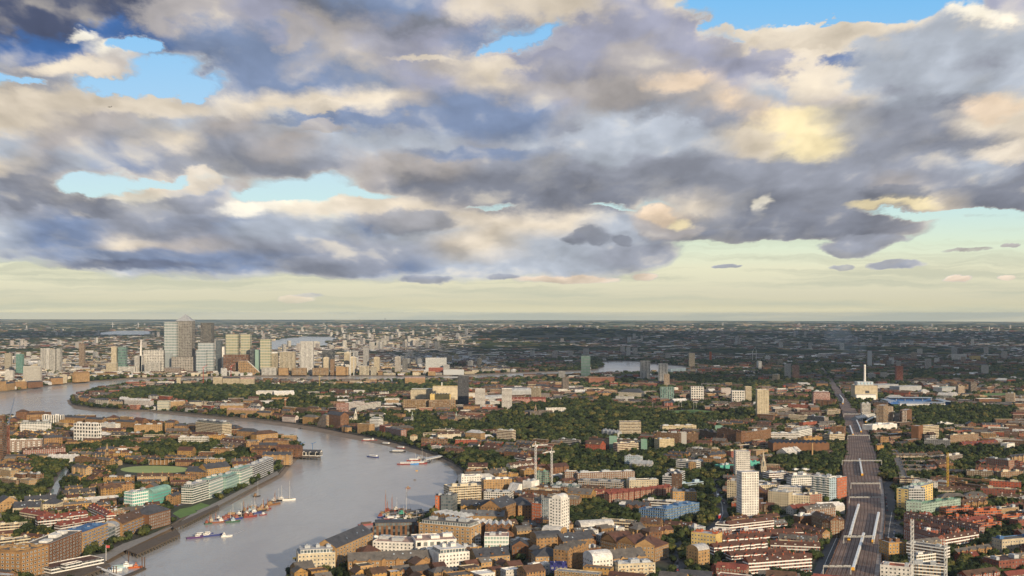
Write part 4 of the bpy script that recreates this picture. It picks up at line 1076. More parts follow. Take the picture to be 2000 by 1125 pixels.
apartment_block|791,753,830,753,737,12|punch|tan2|cream|gable|pink|n|tan riverside row with pink roofs
office|672,729.5,685,729.5,690,18|punch|cream2|brown|pyr|cream|n|cream block with a small pointed top
office|709,730,720,730,679,18|punch|grey|slate|flat|lgrey|n|grey tower behind the round topped towers
office|629,727.4,652,727.4,684,24|pier|slate|dgrey|flat|slate|n|dark striped office behind the far bank row
office_tower|230,728.4,245.5,728.4,677,22|curtain|dglass|green|flat|slate|n|dark green glass tower left of the grey office group
office_tower|217,728.4,227,728.4,677,18|punch|cream|white|flat|cream|n|sunlit cream tower left of the dark green one
apartment_block|262,730.1,280,730.1,695,22|pier|offw|lgrey|flat|lgrey|n|pale ribbed tower right of the green roofed hall
office|231,730.5,264,730.5,716,22|pier|white|copper|flat|copper|n|white columned hall with green roof edge
apartment_block|207,732.2,227,732.2,709,20|punch|cream2|offw|flat|lgrey|n|cream riverside tower left of the green roofed hall
apartment_block|197,732.2,207,732.2,722,16|punch|cream2|offw|flat|lgrey|n|low cream wing of the riverside tower
office|280,729.8,322,729.8,684,36|grid|offw|lgrey|flat|lgrey|n|large pale grey gridded office block
office|282,731.2,312,731.2,708,20|pier|offw|lgrey|flat|offw|n|lower front range of the pale grey office block
office|322,730.1,336,730.1,690,30|glass|glass|grey|flat|zinc|n|glass sided office below the pale green tower
office|335,730.9,383,730.9,697,34|grid|conc|felt|flat|felt|n|brown gridded office block below the pyramid tower
office|382,731.2,403,731.2,692,26|band|white|lgrey|barrely|white|n|white curved office beside the brown gridded one
apartment_block|321,732.2,352,732.2,719,16|band|offw|brown|step|offw|n|stepped white riverside terraces below the brown office
apartment_block|350,733.3,362,733.3,728,10|band|offw|brown|flat|offw|n|low stepped end of the riverside terraces
apartment_block|272,730.1,276,730.1,664,8|plain|white|white|slopel|white|n|thin white prow shaped building
tower_block|345,752,352,752,738,8|punch|cream|white|flat|cream|n|tiny cream block at the dock entrance
tower_block|154,722,164,722,671,18|band|cream|brown|flat|offw|n|cream and brown banded tower on the north bank
tower_block|79,728,87,728,680,14|pier|offw|zinc|flat|lgrey|n|leftmost of three pale towers on the north bank
tower_block|88,728,96,728,681,14|pier|white|offw|flat|lgrey|n|middle one of three pale towers on the north bank
tower_block|97,728,108,728,682,14|pier|offw|green|flat|lgrey|n|green tinted right one of three pale towers on the north bank
tower_block|110,728,119,728,681,14|pier|offw|white|flat|lgrey|n|slim pale tower right of the three pale towers
tower_block|9,728,21,728,690,16|band|conc|cream2|flat|felt|n|grey brown tower at the far left
tower_block|31,733,44,733,692,16|band|red2|teal|flat|slate|n|red clad tower at the far left
apartment_block|9,748,25,748,724,14|punch|offw|white|flat|lgrey|n|plain pale block above the river at the far left
apartment_block|45,750,79,750,715,14|band|cream|offw|flat|lgrey|n|long cream banded block at the far left
warehouse|0,764,12,763,746,16|small|tan2|tan|flat|felt|n|tan wharf at the left edge across the river
warehouse|13,763,29,761,747,16|small|tan2|tan|hip|slate|n|tan wharf with pointed roof across the river on the left
warehouse|30,760,52,759,746,14|small|tan|brown|flat|slate|n|brown wharf across the river, third from the left edge
warehouse|54,758,84,756,745,12|small|brown|tan|hip|slate|n|dark brown gabled wharf across the river
warehouse|99,751,123,750,737,12|small|tan|tan2|gable|slate|n|tan gabled wharf across the river
apartment_block|123,749,131,748,733,10|plain|cream|white|pyr|cream|n|pointed cream tower house across the river
warehouse|148,747,175,745,727,16|small|tan2|cream|gable|tan|n|yellow brick wharf across the river
apartment_block|416,753,434,753,737,14|punch|cream2|offw|flat|slate|n|cream riverside row at the dock mouth, left third
apartment_block|435,753,468,753,737,14|punch|cream2|offw|gable|slate|n|cream riverside row at the dock mouth, middle
apartment_block|469,753,496,753,738,14|punch|cream2|red2|gable|pink|n|cream riverside row at the dock mouth, right third
apartment_block|147,782,153,785,772,12|frame|tan2|white|gable|slate|n|tan house at the very tip of the peninsula
apartment_block|154,786,172,789,776,12|frame|tan2|red|gable|slate|n|tan and red riverside block near the tip of the peninsula
apartment_block|173,790,185,792,779,12|frame|brown|white|gable|slate|n|brown block with white bays near the peninsula tip
apartment_block|186,792,211,794,780,12|band|tan2|offw|gable|slate|n|long tan and cream riverside block on the peninsula
apartment_block|214,794,239,795,782,12|frame|tan2|white|gable|slate|n|tan riverside block with white gables on the peninsula
apartment_block|243,796,268,797,779,14|band|red2|white|gable|offw|n|red and white riverside block, left of the pair on the peninsula
apartment_block|269,797,293,798,780,14|band|red2|white|gable|offw|n|red and white riverside block, right of the pair on the peninsula
apartment_block|307,801,330,801,783,16|glass|glass|cream|flat|lgrey|n|glazed riverside block with curved front on the peninsula
apartment_block|331,800,362,799,784,16|punch|tan2|white|flat|lgrey|n|tan riverside block joined to the glazed one
apartment_block|370,798,394,798,783,12|frame|cream2|white|gable|slate|n|cream houses with dormers behind the red pier
warehouse|443,812,500,814,799,14|small|tan2|tan|gable|pink|n|long tan riverside school range
warehouse|430,804,474,804,789,16|plain|tan2|tan|gable|conc|n|tan hall with long pale roof above the riverside range
apartment_block|500,816,528,817,804,12|small|tan2|cream|gable|slate|n|cream riverside houses right of the school range
apartment_block|530,819,550,821,809,12|small|tan|red|gable|rbrown|n|brown riverside block with gabled bays
apartment_block|551,823,576,825,812,12|frame|offw|red|gable|rbrown|n|white and red riverside block
warehouse|591,828,616,830,812,16|frame|ochre|tan|hip|felt|n|square ochre riverside block
warehouse|619,832,637,835,811,16|band|conc|tan|slopel|zinc|n|grey riverside block with slanting glass roof
warehouse|638,834,665,838,807,20|small|brown|tan|gable|slate|n|big brown riverside warehouse with steep roof
apartment_block|667,842,678,844,832,12|small|tan2|tan|hip|slate|n|small tan riverside wharf house
apartment_block|698,846,721,848,829,16|small|tan2|cream|flat|felt|n|tan riverside block left of the white balconied tower
apartment_block|722,845,740,846,819,16|band|white|white|step|white|n|white balconied riverside tower block
apartment_block|741,848,751,850,832,14|frame|red|red2|flat|felt|n|bright red brick riverside block
apartment_block|752,850,783,857,840,12|frame|red2|offw|flat|slate|n|dark red riverside row
apartment_block|801,864,815,864,849,10|small|cream|cream|hip|tan|n|pale yellow house on the river wall
apartment_block|855,862,907,860,845,14|frame|cream|white|gable|dbrown||cream mansion block with white pilasters in the trees
apartment_block|909,862,939,864,842,16|punch|tan2|offw|hip|lgrey||tan block with white attic beside the cream mansion block
apartment_block|970,862,1000,864,841,14|band|red2|cream|flat|white||red brick block with white roof beside the park
tower_block|894,797,915,797,734,22|small|slate|dgrey|flat|lgrey|n|dark slate tower standing alone in the middle distance
tower_block|928,803,947.5,803,760,16|band|brown|white|flat|white|n|brown and white tower right of the dark tower
tower_block|980,802,1000,802,759,16|band|brown|white|flat|white|n|brown and white tower, the farther right of two alike
office|802,784,845,784,762,30|punch|cream|yellow|step|white|n|cream stepped printing works, left part
office|845,786,893,786,755,36|plain|cream|yellow|flat|cream|n|large cream printing works with tall flat hall
office|840,790,880,790,770,20|plain|yellow|cream|saw|cream|n|cream works annex with ribbed roofs
office|912,782,928,782,769,26|plain|offw|white|flat|cream|n|cream works range right of the dark tower
apartment_block|787,803,838,803,781,16|pier|tan2|tan|flat|white|n|tan colonnaded block below the cream works, left
apartment_block|838,804,890,803,782,16|pier|tan|tan2|flat|cream|n|tan colonnaded block below the cream works, right
warehouse|500,774,536,774,764,30|shed|offw|white|flat|offw|n|long white shopping centre roof, left
warehouse|536,775,575,774,765,26|shed|offw|white|gable|white|n|long white shopping centre roof, right
warehouse|946,790,985,788,779,30|shed|zinc|lgrey|barrel|zinc|n|grey vaulted sports hall between the twin towers
apartment_block|657,812,680,812,788,12|band|offw|red|flat|white|n|white balconied flats with red panels in the peninsula
apartment_block|680,806,712,802,787,12|band|red2|white|flat|white|n|long white and red flats behind the spire
apartment_block|705,808,744,800,792,12|band|cream2|white|flat|pink|n|cream terrace range behind the spire
tower_block|1135,739,1153,739,695,20|curtain|tealg|green|flat|pgreen|n|pale green glass tower by the far river reach
tower_block|1251,744,1270,744,705,18|pier|offw|white|flat|white|n|white slab tower, left of two beside the far river reach
tower_block|1287,748,1304.5,748,710,18|pier|white|offw|flat|white|n|white slab tower, right of two beside the far river reach
tower_block|1290,784,1317,784,756,18|pier|gglass|green|flat|zinc|n|squat green tower block beyond the park
tower_block|1350,786,1375,786,755,18|grid|offw|zinc|flat|white|n|white gridded tower block beyond the park
tower_block|1430,788,1455,788,763,18|grid|offw|zinc|flat|white|n|second white gridded tower block beyond the park
tower_block|1456,786,1468,786,755,16|band|tan|cream|flat|felt|n|tan narrow tower right of the second gridded one
apartment_block|1409,774,1428,774,758,14|band|red|white|flat|white|n|red and white block left of the second gridded tower
tower_block|1346,718,1357,718,690,18|band|brown|cream|flat|lgrey|n|small brown tower in the far town
tower_block|1386,706,1390,706,687,10|plain|orange|red|flat|red|n|thin red brick tower in the far town
tower_block|1091,742,1104,742,725,18|punch|grey|lgrey|flat|lgrey|n|grey rounded block by the river bend
office|1141,764,1181,764,758,20|plain|cream|cream|flat|white|n|cream civic hall among trees
office|1208,778,1252,780,762,30|frame|cream2|white|hip|slate|n|cream school with broad slate roof
office|1000,788,1036,788,776,14|frame|red|white|gable|rred|n|red works with white arched doors, left
office|1038,788,1066,788,776,14|frame|red|white|gable|rred|n|red works with white arched doors, right
warehouse|1000,777,1038,776,764,30|shed|zinc|white|barrel|zinc|n|pale blue roofed sports hall
warehouse|1310,730,1340,728,721,40|shed|lblue|zinc|saw|zinc|n|grey glasshouse like shed in the far town
office|1150,750,1200,748,738,20|frame|red2|tan|flat|lgrey|n|red brick yard building by the far reach
tower_block|1534,740,1545,740,711,16|band|cream|lgrey|flat|offw|n|pale tower, left of the pair beyond the long tree belt
tower_block|1549.5,744,1561,744,713,16|band|cream|red|flat|red|n|pale tower with red top, right of the pair
tower_block|1696,718,1703,718,687,14|glass|zinc|lgrey|barrel|zinc|n|slender glass tower behind the chimney
tower_block|1751,746,1764,746,715,18|band|orange|red|flat|cream|n|red orange tower right of the power station
tower_block|1721,740,1733,740,727,14|band|cream2|lgrey|flat|offw|n|short cream tower right of the power station
tower_block|1697,742,1710,742,730,14|band|cream2|lgrey|flat|offw|n|short cream block behind the power station
tower_block|1809,722,1819,722,701,18|band|brown|offw|flat|lgrey|n|brown and white tower in the far right town
tower_block|1861,703,1871,703,679,18|band|conc|lgrey|flat|lgrey|n|grey tower of the far right group
tower_block|1872,704,1881,704,680,18|pier|slate|grey|flat|slate|n|dark tower of the far right group
office|1862,706,1888,706,692,24|punch|offw|white|flat|white|n|pale low offices at the foot of the far right group
office|1897,706,1915,706,695,24|punch|yellow|tan|flat|cream|n|yellow office block right of the far right group
tower_block|1920,733,1931,733,714,18|band|cream|offw|flat|offw|n|pale tower near the right edge
tower_block|1793,694,1802,694,681,18|band|cream|offw|flat|offw|n|small cream tower in the far woods on the right
warehouse|1715,764,1755,762,752,50|shed|zinc|zinc|flat|lgrey|n|long grey depot right of the power station
warehouse|1757,768,1800,766,755,40|shed|zinc|zinc|flat|zinc|n|long grey depot, farther right of the power station
warehouse|1840,768,1868,766,757,30|shed|zinc|lgrey|flat|pgreen|n|pale green roofed depot on the right
warehouse|1912,790,1956,790,779,26|shed|brown|white|flat|white|n|long white roofed hall on the right
"""
for line in CATALOG.strip().splitlines(): cat_building(line)

# ------------------------------------------------------------------ lawns, ways, beaches, railway
def lathe_ellipse(px, py, rx, ry, n=28): return [(px+rx*math.cos(2*math.pi*i/n), py+ry*math.sin(2*math.pi*i/n)) for i in range(n)]
sheet('cricket_field', lathe_ellipse(303, 917, 68, 7.5), M_FIELD, .06, 3)
sheet('riverside_lawn', [(337,1003),(352,994),(372,990),(386,1000),(352,1012)], M_GRASS, .06, 3)
sheet('garden_lawn', [(368,992),(392,982),(412,987),(385,997)], M_GRASS, .07, 3)
sheet('park_lawn', [(1290,803),(1360,800),(1420,806),(1400,812),(1310,812)], M_GRASS, .06, 3)
sheet('sports_ground', [(1912,774),(1925,768),(1968,768),(1978,775),(1950,778)], M_GRASS, .06, 3)
sheet('promenade_paving', [(352,1019),(388,1005),(428,987),(500,949),(545,926),(541,920),(497,943),(420,982),(376,1002)], M_PAVE, .05)
sheet('quay_paving', [(60,1145),(100,1102),(205,1080),(240,1062),(290,1045),(335,1028),(352,1019),(333,1032),(290,1053),(240,1077),(205,1097),(150,1140)], M_PAVE, .05)
for nm, pts in (('foreshore', [(500,821),(560,827),(620,836),(680,848),(740,859),(800,874),(850,890),(885,906),(880,909),(845,896),(795,881),(735,867),(675,856),(615,843),(555,833),(500,826)]),
                ('foreshore', [(885,906),(903,920),(906,935),(895,948),(886,962),(878,962),(888,944),(893,930),(888,920),(872,908)]),
                ('foreshore', [(590,882),(575,895),(562,908),(545,929),(500,952),(428,990),(436,993),(505,956),(551,932),(569,910),(582,897)]),
                ('foreshore', [(136,781),(140,789),(152,794),(185,799),(230,803),(228,806),(180,803),(146,799),(133,789),(130,781)]),
                ('foreshore', [(333,1032),(290,1053),(240,1077),(205,1097),(214,1100),(248,1081),(300,1056),(338,1038)]),
                ('foreshore', [(300,804),(400,813),(500,822),(500,825),(400,817),(300,807)])):
    P = [G(a, b, -3.6) for a, b in pts]; m = MB(); n = len(P)//2
    ar = sum(P[i][0]*P[(i+1) % len(P)][1]-P[(i+1) % len(P)][0]*P[i][1] for i in range(len(P)))
    for i in range(n-1):          # slopes from the wall foot down into the water
        a, b, c, d = P[i], P[i+1], P[-2-i], P[-1-i]
        f = [(*a, -2.6), (*b, -2.6), (*c, -4.15), (*d, -4.15)]; m.face(f)
    tag(m.build(nm, M_MUD), kind='structure')

def poly_deck(name, px, z0, z1, mat, z=None):
    P = [G(a, b, z1 if z is None else z) for a, b in px]; m = MB(); m.prism(P, z0, z1, 0, bottom=True); return m.build(name, mat), P

stamp([G(a, b) for a, b in ((225,938),(232,910),(376,910),(378,934))], 3)
stamp([G(a, b) for a, b in ((335,1018),(337,986),(376,978),(425,972),(428,992))], 3)
RAIL = [(1140,1604,1716),(1100,1622,1721),(1060,1638,1724),(1020,1650,1728),(1000,1654,1729),(960,1653,1727),(935,1648,1723),(910,1645,1718),(885,1653,1711),
        (850,1654,1698),(820,1648,1685),(800,1643,1672),(780,1635,1655),(762,1627,1642),(745,1618,1629),(730,1610,1618),(718,1603,1608)]
RZ = 5.0
LE = [G(l, y, RZ) for y, l, r in RAIL]; RE = [G(r, y, RZ) for y, l, r in RAIL]
m = MB()
for i in range(len(RAIL)-1):
    m.face([(*LE[i], RZ), (*RE[i], RZ), (*RE[i+1], RZ), (*LE[i+1], RZ)])
    for S in (LE, RE):
        m.face([(*S[i], 0), (*S[i+1], 0), (*S[i+1], RZ+.9), (*S[i], RZ+.9)], 1, K['brown'])
    stamp([LE[i], RE[i], RE[i+1], LE[i+1]], 4, 6.0)
tag(m.build('railway_viaduct', [M_BALLAST, PM]), kind='structure')
m = MB()
def track_point(fr, t):
    i = min(int(t), len(RAIL)-2); u = t-i
    a = Vector(LE[i]).lerp(Vector(RE[i]), fr); b = Vector(LE[i+1]).lerp(Vector(RE[i+1]), fr); return a.lerp(b, u)
NTR = 11
for k in range(NTR):
    fr = (k+.7)/(NTR+.4)
    pts = [track_point(fr, t*.5) for t in range(2*(len(RAIL)-1)+1)]
    for i in range(len(pts)-1):
        d = (pts[i+1]-pts[i]).normalized(); n = Vector((-d.y, d.x))
        for off, hw, mi, z in ((0, 1.35, 1, .02), (-.74, .16, 0, .2), (.74, .16, 0, .2)):
            a, b = pts[i]+n*off, pts[i+1]+n*off
            m.face([(a.x+n.x*hw, a.y+n.y*hw, RZ+z), (a.x-n.x*hw, a.y-n.y*hw, RZ+z), (b.x-n.x*hw, b.y-n.y*hw, RZ+z), (b.x+n.x*hw, b.y+n.y*hw, RZ+z)], mi)
M_SLEEP = simple('sleepers', (.15,.095,.07), .95, .035, .35, 2.1)
tag(m.build('railway_tracks', [M_RAIL, M_SLEEP]), kind='structure')
# siding strip of bare pale gravel on the right of the tracks
m = MB()
for i in range(0, 6):
    a, b = track_point(.90, i), track_point(.99, i); c, d = track_point(.99, i+1), track_point(.90, i+1)
    m.face([(*a, RZ+.06), (*b, RZ+.06), (*c, RZ+.06), (*d, RZ+.06)])
tag(m.build('gravel_strip', simple('pale_gravel', (.30,.255,.225), .95, .10, .5, 1.5)), kind='structure')
strip('branch_line', [(1652,800),(1668,806),(1688,800),(1706,786),(1722,778)], 16, M_BALLAST, .3)
strip('branch_line', [(1700,890),(1694,866),(1690,846),(1702,828),(1724,813)], 14, M_BALLAST, .35)
strip('road', [(1400,936),(1397,952),(1401,968),(1410,985),(1412,1003),(1404,1022),(1384,1042)], 15, M_ROAD, .06)
strip('road', [(1330,1136),(1328,1090),(1318,1068),(1336,1058),(1384,1042)], 12, M_ROAD, .065)
strip('road', [(1596,1140),(1616,1090),(1634,1050)], 15, M_ROAD, .07)
strip('road', [(1722,1132),(1732,1075),(1737,1030),(1742,1000),(1738,975),(1732,940)], 16, M_ROAD, .07)
strip('road', [(1742,1000),(1752,1020),(1760,1052)], 9, M_ROAD, .075)
strip('road', [(337,990),(360,984),(372,975)], 11, M_ROAD, .06)
strip('road', [(1012,985),(1030,1003),(1044,1022),(1046,1040)], 13, M_ROAD, .06)
strip('road', [(1500,1010),(1560,1006),(1600,1010)], 9, M_ROAD, .06)
strip('road', [(1040,960),(1120,966),(1220,985),(1300,990),(1380,980)], 9, M_ROAD, .055)
strip('road_marking', [(1397,952),(1401,968),(1410,985),(1412,1003),(1404,1022)], .5, M_LINE, .12, 0)
strip('road_marking', [(1596,1140),(1616,1090),(1634,1050)], .5, M_LINE, .13, 0)
strip('road_marking', [(1722,1132),(1732,1075),(1737,1030),(1742,1000)], .5, M_LINE, .13, 0)
strip('canal_bank', [(96,986),(108,955),(121,928),(131,912)], 19, M_QUAY, .05)
strip('canal_water', [(100,976),(110,951),(121,930),(129,915)], 9, M_CANAL, .10)
sheet('pond_water', [(158,1003),(172,997),(182,1001),(176,1010),(164,1010)], M_CANAL, .08)
sheet('car_park', [(1645,845),(1650,860),(1630,862),(1632,838),(1640,828)], M_ROAD, .06)

# ------------------------------------------------------------------ trains
def carriage_mesh(end):
    m = MB(); w, h, L = 1.45, 3.7, 9.8
    pr = [(-w, .7), (w, .7), (w, 2.9), (w*.75, h), (-w*.75, h), (-w, 2.9)]
    for i in range(6):
        (a, za), (b, zb) = pr[i], pr[(i+1) % 6]
        m.face([(a, -L, za), (a, L, za), (b, L, zb), (b, -L, zb)][::-1], 0, (.78,.78,.76) if i in (2, 3, 4) else (.62,.64,.66))
    for s in (-L, L):
        m.face([(a, s, z) for a, z in (pr if s < 0 else pr[::-1])], 0, (.75,.40,.05) if (end and s < 0) else (.2,.2,.22))
    m.box(-1.1, -7.5, .1, 1.1, -5, .7, 0, K['black']); m.box(-1.1, 5, .1, 1.1, 7.5, .7, 0, K['black'])
    o = m.build('carriage', PAINT); me = o.data; bpy.data.objects.remove(o); return me
def carriage_windows():
    m = MB()
    for s in (-1, 1):
        for k in range(7):
            y = -8.4+k*2.6; m.box(min(s*1.46, s*1.49), y, 1.9, max(s*1.46, s*1.49), y+1.5, 2.7, 0, K['black'])
    o = m.build('window_strip', PAINT); me = o.data; bpy.data.objects.remove(o); return me
CAR_END, CAR_MID, CAR_WIN = carriage_mesh(True), carriage_mesh(False), carriage_windows()
def train(pts, label):
    P = [Vector(G(a, b, RZ)) for a, b in pts]; seg = [0]
    for i in range(len(P)-1): seg.append(seg[-1]+(P[i+1]-P[i]).length)
    def at(s):
        for i in range(len(P)-1):
            if s <= seg[i+1] or i == len(P)-2: return P[i].lerp(P[i+1], (s-seg[i])/(seg[i+1]-seg[i]))
    n = max(2, round(seg[-1]/20.2)); root = empty('train', (P[0].x, P[0].y, RZ+.2)); tag(root, label, 'train', 'trains on the railway')
    for k in range(n):
        a, b = at(k*seg[-1]/n), at((k+1)*seg[-1]/n); c = (a+b)/2-P[0]; d = b-a
        o = child_obj('carriage', CAR_END if k == 0 else CAR_MID, root, (c.x, c.y, 0), math.atan2(d.y, d.x)-math.pi/2)
        child_obj('window_strip', CAR_WIN, o, (0, 0, 0))
train([(1666,1116),(1677,1080),(1687,1047)], 'white train with yellow nose at the bottom, crossing under the nearest gantry')
train([(1658,1057),(1668,1020),(1677,990)], 'white train on the left tracks, second nearest')
train([(1705,1061),(1711,1030),(1716,1006)], 'grey blue train with orange nose on the right tracks')
train([(1684,930),(1679,900)], 'short white train with orange nose between two gantries')
train([(1666,851),(1660,834)], 'white train just behind the wide part of the tracks, left one')
train([(1682,845),(1678,834),(1673,823)], 'white train just behind the wide part of the tracks, right one')
train([(1646,790),(1647,782),(1640,773)], 'short white train on the far bend of the railway')
train([(1691,826),(1700,820),(1712,815),(1724,811)], 'long pale train curving round the branch line')

def gantry(y, xl, xr, label):
    A, B = Vector(G(xl, y, RZ)), Vector(G(xr, y, RZ)); d = B-A; L = d.length
    root = empty('signal_gantry', (A.x, A.y, RZ), math.atan2(d.y, d.x)); tag(root, label, 'gantry', 'gantries spanning the railway')
    c = (.50,.49,.46)
    for x in (0, L):
        m = MB(); m.beam((x, 0, 0), (x, 0, 7.6), .35, 0, c); m.beam((x-.9, 0, 0), (x, 0, 6), .2, 0, c); m.build('post', PM, root)
    m = MB()
    for yy, zz in ((-.6, 7.0), (.6, 7.0), (-.6, 8.2), (.6, 8.2)): m.beam((0, yy, zz), (L, yy, zz), .2, 0, c)
    k = max(4, int(L/2.5))
    for i in range(k):
        x0, x1 = L*i/k, L*(i+1)/k
        for yy in (-.6, .6): m.beam((x0, yy, 7.0 if i % 2 else 8.2), (x1, yy, 8.2 if i % 2 else 7.0), .12, 0, c)
    m.build('truss', PM, root)
    for f in (.2, .45, .7):
        m = MB(); m.box(L*f-.5, -.9, 8.3, L*f+.5, -.6, 9.6, 0, K['black']); m.build('signal', PM, root)
for y, a, b, s in ((1062,1648,1707,'nearest gantry over the whole train'),(983,1659,1720,'second gantry, just beyond the left train'),(955,1662,1719,'third gantry, with its truss close behind the second'),
                   (909,1645,1722,'widest gantry, over the short white train'),(858,1656,1698,'gantry where the tracks begin to narrow'),(815,1648,1681,'farthest gantry, by the bend'),(1122,1608,1662,'gantry at the bottom edge over the left tracks')):
    gantry(y, a, b, 'grey lattice railway ' + s)

# ------------------------------------------------------------------ cranes and masts
def tower_crane(px, yb, yt, jib, ang, col, label, luff=0.0, base=0.0):
    X, Y = G(px, yb); h = EYE-(yt-HZ)/F*Y; root = empty('tower_crane', (X, Y, base), ang); tag(root, label, 'crane')
    r = 1.0; m = MB()
    for sx in (-r, r):
        for sy in (-r, r): m.beam((sx, sy, 0), (sx, sy, h), .22, 0, col)
    k = int(h/4)
    for i in range(k):
        z0, z1 = h*i/k, h*(i+1)/k
        for a, b in (((-r,-r),(r,-r)), ((r,-r),(r,r)), ((r,r),(-r,r)), ((-r,r),(-r,-r))):
            m.beam((*a, z0), (*b, z1), .13, 0, col)
    m.build('mast', PM, root)
    if jib:
        m = MB(); e = Vector((math.cos(luff)*jib, 0, h+math.sin(luff)*jib)); o_ = Vector((0, 0, h))
        for yy, zz in ((-.6, 0), (.6, 0), (0, 1.3)): m.beam(o_+Vector((0, yy, zz)), e+Vector((0, yy*.4, zz*.3)), .2, 0, col)
        for i in range(12):
            a = o_.lerp(e, i/12); b = o_.lerp(e, (i+1)/12); m.beam(a+Vector((0, -.5, 0)), b+Vector((0, 0, 1.1)), .1, 0, col); m.beam(a+Vector((0, 0, 1.1)), b+Vector((0, .5, 0)), .1, 0, col)
        m.build('jib', PM, root)
        m = MB(); m.beam((0, 0, h), (-jib*.3, 0, h+.4), .5, 0, col); m.box(-jib*.3, -1, h-1.5, -jib*.3+3, 1, h+.6, 0, K['conc']); m.build('counterweight', PM, root)
        m = MB(); m.beam((0, 0, h), (0, 0, h+6), .35, 0, col); m.beam((0, 0, h+6), tuple(o_.lerp(e, .7)), .08, 0, col); m.beam((0, 0, h+6), (-jib*.28, 0, h+.6), .08, 0, col); m.build('apex_tie', PM, root)
        m = MB(); m.box(.9, -1.1, h-2, 2.8, 1.1, h+.2, 0, K['white']); m.build('cab', PM, root)
W_ = (.72,.71,.68)
tower_crane(1046, 956, 870, 18, R(20), W_, 'white tower crane, taller left one of the pair over the concrete frame')
tower_crane(1077.5, 954, 882, 14, R(200), W_, 'white tower crane, shorter right one of the pair over the concrete frame', R(-8))
tower_crane(1851, 968, 884, 0, 0, (.55,.35,.05), 'yellow tower crane mast beside the yellow brown blocks')
tower_crane(1781.5, 1160, 1014, 0, 0, W_, 'tall white lattice mast in the bottom right, left one')
tower_crane(1847, 1150, 1062, 0, 0, W_, 'shorter white lattice mast in the bottom right, right one')
tower_crane(397, 752, 719, 18, R(30), (.5,.04,.04), 'small red dockside crane below the brown office, left one', R(40))
tower_crane(451, 752, 717, 18, R(30), (.5,.04,.04), 'small red dockside crane below the brown office, right one', R(40))
tower_crane(557, 800, 780, 14, R(60), (.45,.2,.12), 'pink crane mast standing among the peninsula houses', R(20))
tower_crane(624, 758, 735, 12, R(0), (.5,.38,.1), 'yellow crane on the far river wall')
for i, (px, yb, yt) in enumerate(((1470,706,687),(1477,706,686))):
    tower_crane(px, yb, yt, 30, R(50+40*i), W_, 'pale crane far off beyond the river, ' + ('left' if i == 0 else 'right') + ' one of two close together', R(45))
# unfinished tower with a crane at the left edge
o = building('tower_block', G(-14, 900), G(5, 900), 62, 16, 'band', K['dbrown'], K['brown'], 'flat', K['felt'], 'dark red brown tower under construction at the left edge', 'tower block')
o = building('tower_block', G(5.5, 898), G(19, 894), 56, 12, 'pier', K['orange'], K['grey'], 'flat', K['felt'], 'orange and grey stair tower beside the unfinished tower', 'tower block')
X, Y = G(14, 894)
root = empty('crane_jib', (X, Y+6, 56)); tag(root, 'blue crane with raised jib on top of the stair tower at the left edge', 'crane')
m = MB()
for a in (-.7, .7): m.beam((a, 0, 4), (8+a*.3, 4, 44), .35, 0, (.12,.16,.24))
for i in range(10): m.beam((-.7+.8*i, .4*i, 4+4*i), (.7+.8*(i+1)*.9, .4*(i+1), 8+4*i), .2, 0, (.12,.16,.24))
m.build('jib', PM, root)
m = MB(); m.beam((0, 0, 0), (0, 0, 4), 1.0, 0, K['grey']); m.box(-2.5, -1.5, 2, 1.5, 1.5, 4.5, 0, (.12,.16,.24)); m.build('crane_base', PM, root)

# ------------------------------------------------------------------ churches
def church(px, yb, yt, label, c, nave=20, tw=6.0, ang=0.0, green=False):
    X, Y = G(px, yb); h = EYE-(yt-HZ)/F*Y; root = empty('church', (X, Y, 0), ang); tag(root, label, 'church')
    stamp([(X-nave-4, Y-8), (X+8, Y-8), (X+8, Y+12), (X-nave-4, Y+12)], 2)
    t = tw/2; m = MB(); m.box(-t, 0, 0, t, tw, h*.48, PAT['small'], c, c); m.box(-t*.8, tw*.1, h*.48, t*.8, tw*.9, h*.66, PAT['pier'], c, c); m.build('tower', FM, root)
    m = MB(); z = h*.66
    for r0, r1, z0, z1 in ((t*.72, t*.6, z, z+h*.08), (t*.5, t*.08, z+h*.08, h)):
        for i in range(8):
            a, b = 2*math.pi*i/8, 2*math.pi*(i+1)/8
            m.face([(r0*math.cos(a), t+r0*math.sin(a), z0), (r0*math.cos(b), t+r0*math.sin(b), z0), (r1*math.cos(b), t+r1*math.sin(b), z1), (r1*math.cos(a), t+r1*math.sin(a), z1)], 0, (.30,.36,.30) if green else c)
    m.build('spire', PM, root)
    mw, mr = XMB(), XMB(); mw.xf = mr.xf = (-nave/2-t, -2, 0, 1, 0)
    gen_building(mw, mr, nave, 13, 9, 'pier', c, c, 'gable', K['slate'], random); mw.build('nave', FM, root); mr.build('roof', RM, root)
church(1492, 938, 882, 'pale stone church with tall stepped spire right of the concrete towers', (.46,.40,.30), 26, 8)
church(694, 824, 799, 'white stone church with slender white spire on the peninsula', (.70,.66,.56), 18, 7)
church(805, 826, 803, 'small church with thin grey spire among red roofs', (.35,.36,.34), 16, 5, 0, True)
church(891, 826, 804, 'brown church with pale green spire in the park trees', (.3,.2,.13), 16, 6, 0, True)
church(1046, 812, 790, 'brown brick church with stubby tower below the red works', (.3,.2,.13), 22, 7)
church(208, 898, 866, 'tan church hall with small cupola left of the park', (.40,.27,.15), 20, 5)

